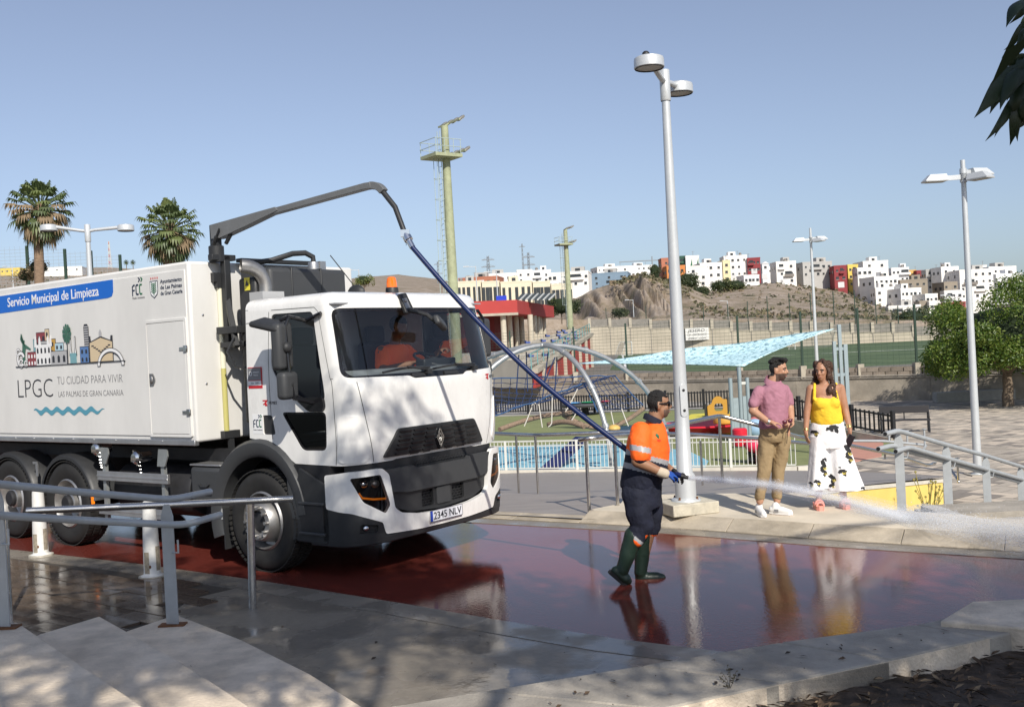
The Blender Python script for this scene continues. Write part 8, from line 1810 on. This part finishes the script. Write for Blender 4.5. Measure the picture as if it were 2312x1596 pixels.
# ================================================================ DISTANT TOWERS
M_pyl = mat('pylon steel', (.22, .25, .28), .6)
def lattice(base, H_, w0, w1, label, name, cat, arms=(), m=M_pyl, seg=9, r_=.12, bands=None):
    t = thing(name, label, cat, base)
    def wd(z): return w0+(w1-w0)*(z/H_)**.7
    for s in ((-1, -1), (1, -1), (1, 1), (-1, 1)): mb = MB(); mb.tube([(s[0]*wd(z)/2, s[1]*wd(z)/2, z) for z in np.linspace(0, H_, 6)], r_, 5); obj('leg', mb, m, t)
    for k in range(seg):
        z0, z1 = H_*k/seg, H_*(k+1)/seg; mb = MB()
        for sy_ in (-1, 1): mb.tube([(-wd(z0)/2, sy_*wd(z0)/2, z0), (wd(z1)/2, sy_*wd(z1)/2, z1)], r_*.7, 4); mb.tube([(wd(z0)/2, sy_*wd(z0)/2, z0), (-wd(z1)/2, sy_*wd(z1)/2, z1)], r_*.7, 4)
        obj('brace', mb, bands[k % 2] if bands else m, t)
    for z, L_ in arms: mb = MB(); mb.bar((-L_, 0, z), (L_, 0, z), r_*1.6, r_*3); mb.bar((-L_, 0, z), (0, 0, z+L_*.35), r_); mb.bar((L_, 0, z), (0, 0, z+L_*.35), r_); obj('cross_arm', mb, m, t)
    return t
def py(px, yt, yb, Y): b = P(px, yb, Y); return b, P(px, yt, Y).z-b.z
b, H_ = py(1105, 578, 650, 900); lattice(b, H_, 5, 1.5, 'grey electricity pylon behind the cream flats', 'pylon', 'pylon', [(H_*.88, 5.5), (H_*.66, 6), (H_*.44, 6), (H_*.3, 5)], r_=.28)
b, H_ = py(1183, 550, 640, 1000); lattice(b, H_, 2.2, .8, 'slim tall lattice mast on the skyline', 'lattice_mast', 'mast', [(H_*.92, 3)], r_=.22)
b, H_ = py(1196, 570, 640, 900); lattice(b, H_, 1.8, 1.4, 'stout grey power mast beside the slim mast', 'lattice_mast', 'mast', [(H_*.85, 5.5), (H_*.6, 5.5), (H_*.36, 5.5)], r_=.30)
b, H_ = py(992, 590, 660, 1300); lattice(b, H_, 5, 1.5, 'faint electricity pylon behind the caged ladder', 'pylon', 'pylon', [(H_*.9, 5), (H_*.6, 6)], r_=.3)
b, H_ = py(249, 545, 612, 1500); lattice(b, H_, 5, 1.2, 'red and white banded transmitter tower on the left hill', 'transmitter_tower', 'tower', (), M_wf, 9, .28, (mat('tower red', (.45, .06, .05), .7), M_wf))
cb = P(1475, 640, 760); cr = thing('tower_crane', 'thin tower crane standing behind the skyline buildings', 'crane', cb); zt = P(1475, 588, 760).z-cb.z; mb = MB(); mb.bar((0, 0, 0), (0, 0, zt), .9); mb.bar((0, 0, zt-1), (0, 0, zt+3), .8); obj('tower', mb, M_pyl, cr); x0 = P(1398, 588, 760).x-cb.x; x1 = P(1494, 588, 760).x-cb.x; mb = MB(); mb.bar((x0, 0, zt), (x1, 0, zt), .7, .7); obj('jib', mb, M_pyl, cr)
for px, yt, yb, Y, d, lb in ((1078, 600, 680, 150, -1, 'thin roadside lamp post left of the grey pylon'), (1124, 612, 680, 150, -1, 'thin roadside lamp post in front of the grey pylon'), (1431, 676, 716, 230, -1, 'thin lamp post in front of the eroded bluff'), (812, 608, 650, 160, -1, 'small roadside lamp post behind the roof beacon'), (30, 600, 650, 190, -1, 'short lamp post on the left embankment'), (1644, 678, 715, 240, -1, 'thin white lamp post on the scrub slope'), (2148, 665, 735, 190, -1, 'white lamp post in front of the lower white houses')):
    b, H_ = py(px, yt, yb, Y); t = thing('street_lamp', lb, 'street lamp', b); mb = MB(); mb.tube([(0, 0, 0), (0, 0, H_)], [.11, .07], 6); obj('pole', mb, M_lampg, t); mb = MB(); mb.bar((0, 0, H_-.15), (d*1.2, 0, H_-.05), .08); obj('arm', mb, M_lampg, t); mb = MB(); mb.box((d*1.4, 0, H_-.05), (.8, .3, .14)); obj('luminaire', mb, M_lampg, t)
# left fence on the embankment
lf = thing('wire_fence', 'wire mesh fence with dark posts on the left embankment under the palm', 'fence', P(65, 640, 60)); prev = None
for a, yt in ((-120, 545), (-20, 551), (66, 555), (151, 562), (210, 566), (275, 575)):
    b = P(a, 660, 60); zt = P(a, yt, 60).z; mb = MB(); mb.bx(b.x-.07, b.x+.07, b.y-.07, b.y+.07, b.z-2, zt); wrel(obj('post', mb, M_greenp), lf)
    if prev: mesh_panel(lf, (prev[0].x, 60, 0), (b.x, 60, 0), b.z-.5, min(zt, prev[1]), mesh_mat('pale wire', (.25, .28, .30), .30, .20, .006, .008) if 'pw' not in MATS else MATS['pw'])
    prev = (b, zt)
# ================================================================ TREES
def leaf_cloud(mb, rng_, n, fn, size, up=.3, asp=.45, flip=None):
    for i in range(n):
        c, nrm = fn(rng_)
        if c is None: continue
        L_ = size*rng_.uniform(.6, 1.3); d = Vector((rng_.gauss(0, 1), rng_.gauss(0, 1), rng_.gauss(0, .7)-up)).normalized(); nn = (Vector(nrm)*1.2+Vector((rng_.gauss(0, .6), rng_.gauss(0, .6), rng_.gauss(0, .6)))).normalized()
        s = d.cross(nn)
        if s.length < .1: continue
        s.normalize(); w_ = L_*asp; bend = nn*L_*.12
        mb.cur = 0 if rng_.random() < .6 else 1
        mb.add([c, c+d*L_*.5+s*w_*.5+bend, c+d*L_, c+d*L_*.5-s*w_*.5+bend], [(0, 1, 2, 3)])
def leafmat(name, c1, tr=.25, rough=.45):
    m = bpy.data.materials.new(name); m.use_nodes = True; n = m.node_tree.nodes; l = m.node_tree.links; b = n['Principled BSDF']; b.inputs['Base Color'].default_value = (*c1, 1); b.inputs['Roughness'].default_value = rough; o = n['Material Output']
    t = n.new('ShaderNodeBsdfTranslucent'); t.inputs[0].default_value = (c1[0]*1.6, c1[1]*1.8, c1[2]*.8, 1); mx = n.new('ShaderNodeMixShader'); mx.inputs[0].default_value = tr; l.new(b.outputs[0], mx.inputs[1]); l.new(t.outputs[0], mx.inputs[2]); l.new(mx.outputs[0], o.inputs[0]); return m
M_bark = mat('grey bark', (.17, .13, .095), .9, var=.25, vscale=8, bump=.6, bscale=25)
M_lf1, M_lf2 = leafmat('ficus leaf', (.075, .13, .02)), leafmat('ficus leaf light', (.155, .20, .035))
def limbs(mb, p0, p1, r0, r1, n=6, wig=.1, rr=None):
    rr = rr or random; pts = [Vector(p0).lerp(Vector(p1), k/n)+Vector((rr.uniform(-wig, wig), rr.uniform(-wig, wig), 0))*(0 < k < n) for k in range(n+1)]; mb.tube(pts, [r0+(r1-r0)*k/n for k in range(n+1)], 10)
# round ficus on the plaza
tb = G(2276, 917, PZ); tr_ = thing('ficus_tree', 'dense round green ficus tree shading the long stone bench', 'tree', tb); rg = random.Random(21)
mb = MB(); limbs(mb, (0, 0, -.1), (.05, 0, 1.5), .26, .19, 6, .03, rg)
CC = Vector((.15, 0, 3.2)); RX, RZ = 3.7, 2.05
for k in range(7): a = 2*PI*k/7; limbs(mb, (.05, 0, 1.45), (1.9*math.cos(a), 1.7*math.sin(a), 3.2+.4*(k % 2)), .12, .04, 5, .1, rg)
obj('trunk', mb, M_bark, tr_, smooth=60)
lobes = []
for i in range(64):
    a = rg.uniform(0, 2*PI); z = rg.uniform(-.75, 1); r_ = math.sqrt(max(0, 1-z*z))*rg.uniform(.75, 1.0); lobes.append((CC+Vector((RX*r_*math.cos(a)+(1.2*max(0, z)), RX*.9*r_*math.sin(a), RZ*z*(1.1 if z > 0 else .85)+(.9*max(0, r_*math.cos(a))*max(0, z)))), rg.uniform(.45, .85)))
for i in range(16): a = 2*PI*i/16; lobes.append((CC+Vector((3.2*math.cos(a), 2.9*math.sin(a), -1.35+.25*(i % 3))), .6))
def lf_fn(r):
    c, s = lobes[r.randrange(len(lobes))]; v = Vector((r.gauss(0, 1), r.gauss(0, 1), r.gauss(0, 1))).normalized(); q = c+v*s*r.uniform(.55, 1.0)
    if q.z < 1.05: return None, None
    return q, v
mb = MB(); leaf_cloud(mb, rg, 52000, lf_fn, .14, .5, .5); o = obj('crown', mb, [M_lf1, M_lf2], tr_, smooth=0, fixn=False)
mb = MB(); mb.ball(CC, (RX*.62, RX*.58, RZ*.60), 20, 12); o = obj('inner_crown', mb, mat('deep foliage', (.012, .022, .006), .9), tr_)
# palms
M_pf, M_pd, M_py = leafmat('palm frond', (.09, .12, .05), .2), leafmat('dead palm frond', (.25, .18, .11), .2, .8), leafmat('palm frond pale', (.14, .17, .06), .2)
def palm(base, ztop, rc, label, lean, seed, zc=None, dead=.3):
    t = thing('fan_palm', label, 'palm', base); r = random.Random(seed); H_ = ztop-base.z; C = Vector((lean, 0, H_-rc*.95))
    mb = MB(); limbs(mb, (0, 0, 0), (lean, 0, H_-rc*.75), .22, .17, 8, .04, r); obj('trunk', mb, mat('palm trunk', (.22, .15, .10), .95, var=.3, vscale=5, bump=.8, bscale=8, stretch=(1, 1, 3)), t, smooth=60)
    cr_ = MB(); n = 92
    for i in range(n):
        el = R(80)-R(165)*(i/n)**.85; az = i*2.399+r.uniform(-.2, .2); d = Vector((math.cos(az)*math.cos(el), math.sin(az)*math.cos(el), math.sin(el))); L_ = rc*r.uniform(.50, .72)
        pe = C+d*L_; dd = (d-UPV*.12).normalized(); up_ = dd.orthogonal() if abs(dd.z) > .95 else (UPV-dd*dd.z).normalized(); s = dd.cross(up_)
        isd = (el < R(15) and r.random() < dead); cr_.cur = 1 if isd else (2 if r.random() < .25 else 0)
        cr_.tube([C, pe], [.03, .02], 4, cap=False)
        m_ = 11
        for k in range(m_):
            a = R(-80)+R(160)*k/(m_-1); f = (dd*math.cos(a)+s*math.sin(a)).normalized(); tip_l = rc*.42*(1-.25*abs(a))*(r.uniform(.85, 1.1)); q1 = pe+f*tip_l*.6; q2 = pe+f*tip_l*.85-UPV*tip_l*(.55 if isd else .38); w_ = up_.cross(f).normalized()*rc*.035
            cr_.add([pe, q1+w_, q2, q1-w_], [(0, 1, 2, 3)])
    obj('crown', cr_, [M_pf, M_pd, M_py], t, smooth=0, fixn=False)
    sk = MB()
    for i in range(22): a = r.uniform(0, 2*PI); z = C.z-rc*r.uniform(.05, .55); p0 = Vector((C.x+.25*math.cos(a), .25*math.sin(a), z)); q = p0+Vector((math.cos(a)*rc*.30, math.sin(a)*rc*.30, -rc*.32)); sk.bar(p0, q, .12, .03)
    obj('dry_skirt', sk, M_pd, t, smooth=0); return t
b = P(78, 660, 42); b.z = P(80, 650, 42).z-3; palm(b, P(92, 398, 42).z, 1.45, 'fan palm with brown dead fronds rising above the left wire fence', (P(93, 520, 42).x-b.x), 4, dead=.42)
b = P(388, 700, 40); palm(b, P(392, 445, 40).z, 1.35, 'fan palm with cream seed heads directly behind the box of the truck', .1, 9, dead=.28)
for px, lb in ((162, 'smallest distant palm on the left ridge'), (405, 'tiny distant palm near the transmitter tower')):
    px = {162: 286, 405: 301}[px]; b, H_ = py(px, 592, 612, 420); t = thing('distant_palm', 'tiny distant palm left of the second fan palm' if px == 301 else lb, 'palm', b); mb = MB(); mb.tube([(0, 0, 0), (0, 0, H_)], .16, 5); obj('trunk', mb, M_bark, t); mb = MB()
    for k in range(26): a = k*2.4; e = R(70)-R(130)*k/26; d = Vector((math.cos(a)*math.cos(e), math.sin(a)*math.cos(e), math.sin(e))); s = d.cross(UPV).normalized()*.2; c_ = Vector((0, 0, H_)); mb.add([c_, c_+d*.8+s, c_+d*1.5-UPV*.3, c_+d*.8-s], [(0, 1, 2, 3)])
    obj('crown', mb, M_pf, t, smooth=0, fixn=False)
# basal thatch of the left palm
# dark trees and bushes
M_bd = leafmat('dark evergreen', (.035, .055, .02), .15); M_bd2 = leafmat('olive bush', (.075, .085, .03), .15)
def bush(px, pyb, Y, rx, rz, label, seed, m=(None, None), trunk=True, n=1500, size=None, name='bush', cat='bush'):
    b = P(px, pyb, Y); t = thing(name, label, cat, b); r = random.Random(seed); size = size or rx*.14; lb = [(Vector((rx*.75*r.uniform(-1, 1), rx*.6*r.uniform(-1, 1), rz*r.uniform(.5, 1.5))), rx*r.uniform(.25, .5)) for _ in range(14)]
    def fn(r_): c, s = lb[r_.randrange(14)]; v = Vector((r_.gauss(0, 1), r_.gauss(0, 1), r_.gauss(0, 1))).normalized(); return c+v*s*r_.uniform(.6, 1), v
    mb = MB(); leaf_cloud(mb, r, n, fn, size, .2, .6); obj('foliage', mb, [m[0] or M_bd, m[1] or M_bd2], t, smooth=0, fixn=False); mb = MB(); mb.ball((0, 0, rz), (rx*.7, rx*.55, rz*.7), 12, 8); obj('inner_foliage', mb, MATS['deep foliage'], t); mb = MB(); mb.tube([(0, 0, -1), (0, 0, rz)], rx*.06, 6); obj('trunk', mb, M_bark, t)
bush(1268, 716, 150, 2.0, 1.6, 'dark evergreen tree behind the right end of the red pavilion', 1, n=2600, name='evergreen_tree', cat='tree'); bush(1285, 712, 160, 1.9, 1.3, 'lower dark evergreen beside the small mast', 2, n=2000, name='evergreen_tree', cat='tree')
bush(1398, 715, 232, 2.4, .85, 'green bush on the ledge above the retaining wall', 3); bush(1480, 640, 330, 2.2, 3.6, 'dark palm-like tree on top of the bluff', 4, name='bluff_tree', cat='tree'); bush(1552, 660, 380, 5, 4, 'dark tree between orange and white houses', 5, name='slope_tree', cat='tree'); bush(1585, 680, 360, 3.6, 3, 'dark round bush below the white four-storey house', 6); bush(1625, 658, 385, 4, 2.2, 'row of dark bushes beside the broad white house', 7); bush(1660, 660, 388, 5, 2.6, 'olive bushes below the cream house', 8, (M_bd2, M_py)); bush(1718, 662, 395, 2.3, 1.2, 'round bush below the small white two-storey house', 9); bush(1690, 680, 340, 1.9, 1.2, 'lone round bush in the middle of the scrub slope', 10)
bush(2058, 732, 250, 4.6, 1.8, 'dark bush in front of the lowest white house', 11); bush(2110, 740, 240, 4.2, 1.2, 'dark bush behind the retaining wall near the round tree', 12); bush(822, 648, 90, .9, .55, 'small bright green bush beside the roof aerial', 13, (M_py, M_lf2)); bush(355, 645, 300, 4, 2, 'dark scrub behind the second palm', 14); bush(60, 640, 45, .5, .35, 'tuft of dry fronds at the foot of the left palm', 15, (M_pd, M_pd))
bush(88, 625, 43, .5, .4, 'crown of a lower palm behind the left fence post', 16, (M_pd, M_pd), n=500)
# scrub on the hillside
mb = MB(); rg = random.Random(31)
lyY = np.array([238, 300, 400, 800, 1800.]); 
for i in range(3400):
    px = rg.choice((rg.uniform(1380, 1560), rg.uniform(1400, 2160), rg.uniform(1560, 2000), rg.uniform(-50, 480), rg.uniform(-50, 300))); Y = (rg.uniform(240, 420) if px > 1560 else rg.uniform(292, 420)) if px > 600 else rg.uniform(240, 800); col = np.array([np.interp(px, PX, L190), np.interp(px, PX, L300), np.interp(px, PX, L400), np.interp(px, PX, L800), np.interp(px, PX, L1800)])
    c = P(px, float(np.interp(Y, lyY, col)), Y); c.z += rg.uniform(-.6, .3); s = rg.uniform(.25, .95); mb.cur = rg.choice((0, 0, 1, 1, 2))
    for k in range(7):
        v = Vector((rg.gauss(0, 1), rg.gauss(0, 1), abs(rg.gauss(0, .7)))).normalized(); q = c+v*s*rg.uniform(.4, 1); u = v.orthogonal().normalized()*s*.5; w_ = v.cross(u); mb.add([q-u, q+w_, q+u, q-w_+v*s*.2], [(0, 1, 2, 3)])
o = obj('hillside_scrub', mb, [mat('scrub dark', (.09, .09, .05), .9), mat('scrub olive', (.15, .135, .075), .9), mat('scrub dry', (.22, .17, .11), .9)], smooth=0, fixn=False); tag(o, 'low dry scrub scattered over the hillside', 'scrub', kind='stuff')
# ================================================================ SHADE TREES BY THE CAMERA
M_m1, M_m2 = leafmat('mango leaf', (.022, .040, .020), .12, .4), leafmat('mango leaf light', (.035, .06, .025), .2, .4)
def in_view(q, pad=60):
    d = q-CAMP; z = d.dot(CF)
    if z < .2: return False
    x, y = topx(q); return -pad < x < DW+pad and -pad < y < DH+pad
def shade_tree(base, C, rad, label, seed, n, lobesn=46):
    t = thing('shade_tree', label, 'tree', base); B = Vector(base); r = random.Random(seed); mb = MB(); limbs(mb, (0, 0, -.1), (C-B)*.45, .24, .18, 7, .05, r)
    lb = []
    for i in range(lobesn):
        v = Vector((r.gauss(0, 1), r.gauss(0, 1), r.gauss(0, 1))).normalized()*r.random()**.4; c = C+Vector((v.x*rad[0], v.y*rad[1], v.z*rad[2])); sh = c-SUNV*(c.z/SUNV.z)
        if (-1.5 < sh.x < 1.3 and 4.6 < sh.y < 6.9) or (-3.6 < sh.x < -1.6 and 5.0 < sh.y < 7.2 and i % 2): c += Vector((0, 1.9, .5))   # gap in the crown, shaped so sun reaches kerb and steps
        lb.append((c, r.uniform(.5, 1.0)))
    for k in range(0, lobesn, 4): limbs(mb, (C-B)*.44, lb[k][0]-B, .09, .02, 6, .12, r)
    obj('trunk', mb, M_bark, t, smooth=60); mb = MB()
    def fn(r_):
        c, s = lb[r_.randrange(lobesn)]; v = Vector((r_.gauss(0, 1), r_.gauss(0, 1), r_.gauss(0, .8))).normalized(); q = c+v*s*r_.random()**.5
        if in_view(q): return None, None
        return q-B, v
    leaf_cloud(mb, r, n, fn, .24, .5, .26); obj('crown', mb, [M_m1, M_m2], t, smooth=0, fixn=False); return t
shade_tree((.4, -2.6, 0), Vector((.6, -1.1, 7.7)), (4.2, 2.8, 1.8), 'leafy shade tree behind the viewpoint throwing dappled shade on road and truck', 41, 15500, 60)
T2 = shade_tree((5.6, -2.2, .1), Vector((6.2, -1.6, 6.9)), (3.3, 2.5, 1.7), 'leafy tree whose branch of long dark leaves hangs over the kerb', 43, 13000)
br_ = MB(); tip = P(2300, 150, 4.4); B2 = Vector(T2.location); limbs(br_, Vector((5.9, -1.0, 5.6))-B2, P(2420, 60, 4.3)-B2, .05, .022, 8, .05, random.Random(3)); limbs(br_, P(2420, 60, 4.3)-B2, P(2310, 170, 4.4)-B2, .018, .008, 5, .01, random.Random(4)); limbs(br_, P(2420, 60, 4.3)-B2, P(2330, 20, 4.4)-B2, .018, .008, 5, .01, random.Random(5)); brn = obj('branch', br_, M_bark, T2, smooth=60)
mb = MB(); rg = random.Random(8); bA, bB = Vector((5.9, -1.0, 5.6)), P(2420, 60, 4.3)
def br_fn(r):
    q = bA.lerp(bB, r.random())+Vector((r.gauss(0, .22), r.gauss(0, .22), r.gauss(-.12, .18))); return (None, None) if in_view(q, 45) else (q-B2, UPV)
leaf_cloud(mb, rg, 700, br_fn, .22, .8, .26); obj('foliage', mb, [M_m1, M_m2], T2, smooth=0, fixn=False)
def big_leaf(p0, p1, w_, nrm=None, droop=.0):
    a, b = Vector(p0), Vector(p1); d = (b-a); L_ = d.length; d.normalize(); vw = ((a+b)/2-CAMP).normalized(); s = d.cross(vw).normalized(); up_ = s.cross(d); mb = MB(); rows = 8
    tl = random.uniform(-.6, .6); s2 = (s*math.cos(tl)+up_*math.sin(tl)); u2 = (up_*math.cos(tl)-s*math.sin(tl))
    for k in range(rows+1):
        t = k/rows; ww = w_*math.sin(PI*min(1, t*1.02)**.75)*(1-t*.15) if t < .93 else w_*.05*(1-t)/.07; c = a+d*L_*t-u2*.03*math.sin(PI*t)
        mb.v += [tuple(c-s2*ww/2+u2*ww*.22), tuple(c), tuple(c+s2*ww/2+u2*ww*.22)]
    for k in range(rows): mb.f += [(3*k, 3*k+3, 3*k+4, 3*k+1), (3*k+1, 3*k+4, 3*k+5, 3*k+2)]; mb.mi += [0, 0]
    mb.v = [tuple(Vector(v)-B2) for v in mb.v]; return obj('leaf', mb, M_m1, brn, smooth=60, fixn=False)
def cL(x, y): return (2900+x*.4385)*.7068, y*.4385*.7068
for (x0, y0, x1, y1, w_, Y) in ((845, -10, 715, 205, 95, 4.3), (870, 10, 735, 180, 60, 4.35), (845, 150, 680, 430, 50, 4.4), (830, 200, 695, 370, 45, 4.45), (870, 190, 797, 390, 40, 4.35), (860, 390, 690, 480, 60, 4.4), (790, 470, 480, 865, 130, 4.35), (770, 480, 595, 835, 110, 4.45), (800, 490, 670, 805, 110, 4.3), (840, 470, 720, 740, 120, 4.4), (850, 440, 800, 640, 90, 4.5), (790, 690, 560, 1035, 80, 4.4), (780, 730, 628, 1005, 60, 4.45), (790, 740, 742, 1065, 85, 4.35), (830, 760, 800, 1035, 75, 4.4), (860, 640, 780, 900, 110, 4.45), (880, 700, 835, 910, 90, 4.3), (900, 560, 700, 700, 120, 4.5), (880, 420, 760, 560, 100, 4.45), (900, 80, 790, 260, 70, 4.5), (920, 600, 850, 760, 110, 4.4), (900, -60, 760, 90, 90, 4.45), (860, 520, 640, 760, 120, 4.5), (850, 560, 560, 800, 110, 4.42), (870, 780, 770, 960, 100, 4.5), (890, 250, 770, 400, 60, 4.45), (860, 600, 740, 860, 110, 4.33)):
    p0, p1 = P(*cL(x0, y0), Y), P(*cL(x1, y1), Y+random.uniform(-.1, .1)); big_leaf(p0, p1, w_*1.12*.4385*.7068*Y/FPX)
# ---------------------------------------------------------------- groups of look-alikes
for o in bpy.data.objects:
    if o.parent is None and 'label' in o and 'group' not in o:
        g = {'bollard': 'white bollards beside the road', 'house': 'houses on the hillside', 'flats': 'cream blocks of flats', 'handrail': 'metal handrails', 'street_lamp': 'street lamps', 'bush': 'bushes on the slopes', 'fan_palm': 'fan palms behind the truck', 'distant_palm': 'tiny distant palms', 'lattice_mast': 'power masts on the skyline', 'pylon': 'electricity pylons', 'ball_seat': 'playground ball seats', 'wire_fence': 'wire mesh fences', 'floodlight_mast': 'floodlight masts of the sports ground', 'evergreen_tree': 'evergreens behind the pavilion', 'sail_mast': 'masts of the shade sail', 'football_goal': 'goals on the pitch', 'picket_fence': 'black picket fences', 'shade_tree': 'shade trees by the kerb', 'weed': 'small weeds'}.get(o.name.split('.')[0])
        if g: o['group'] = g
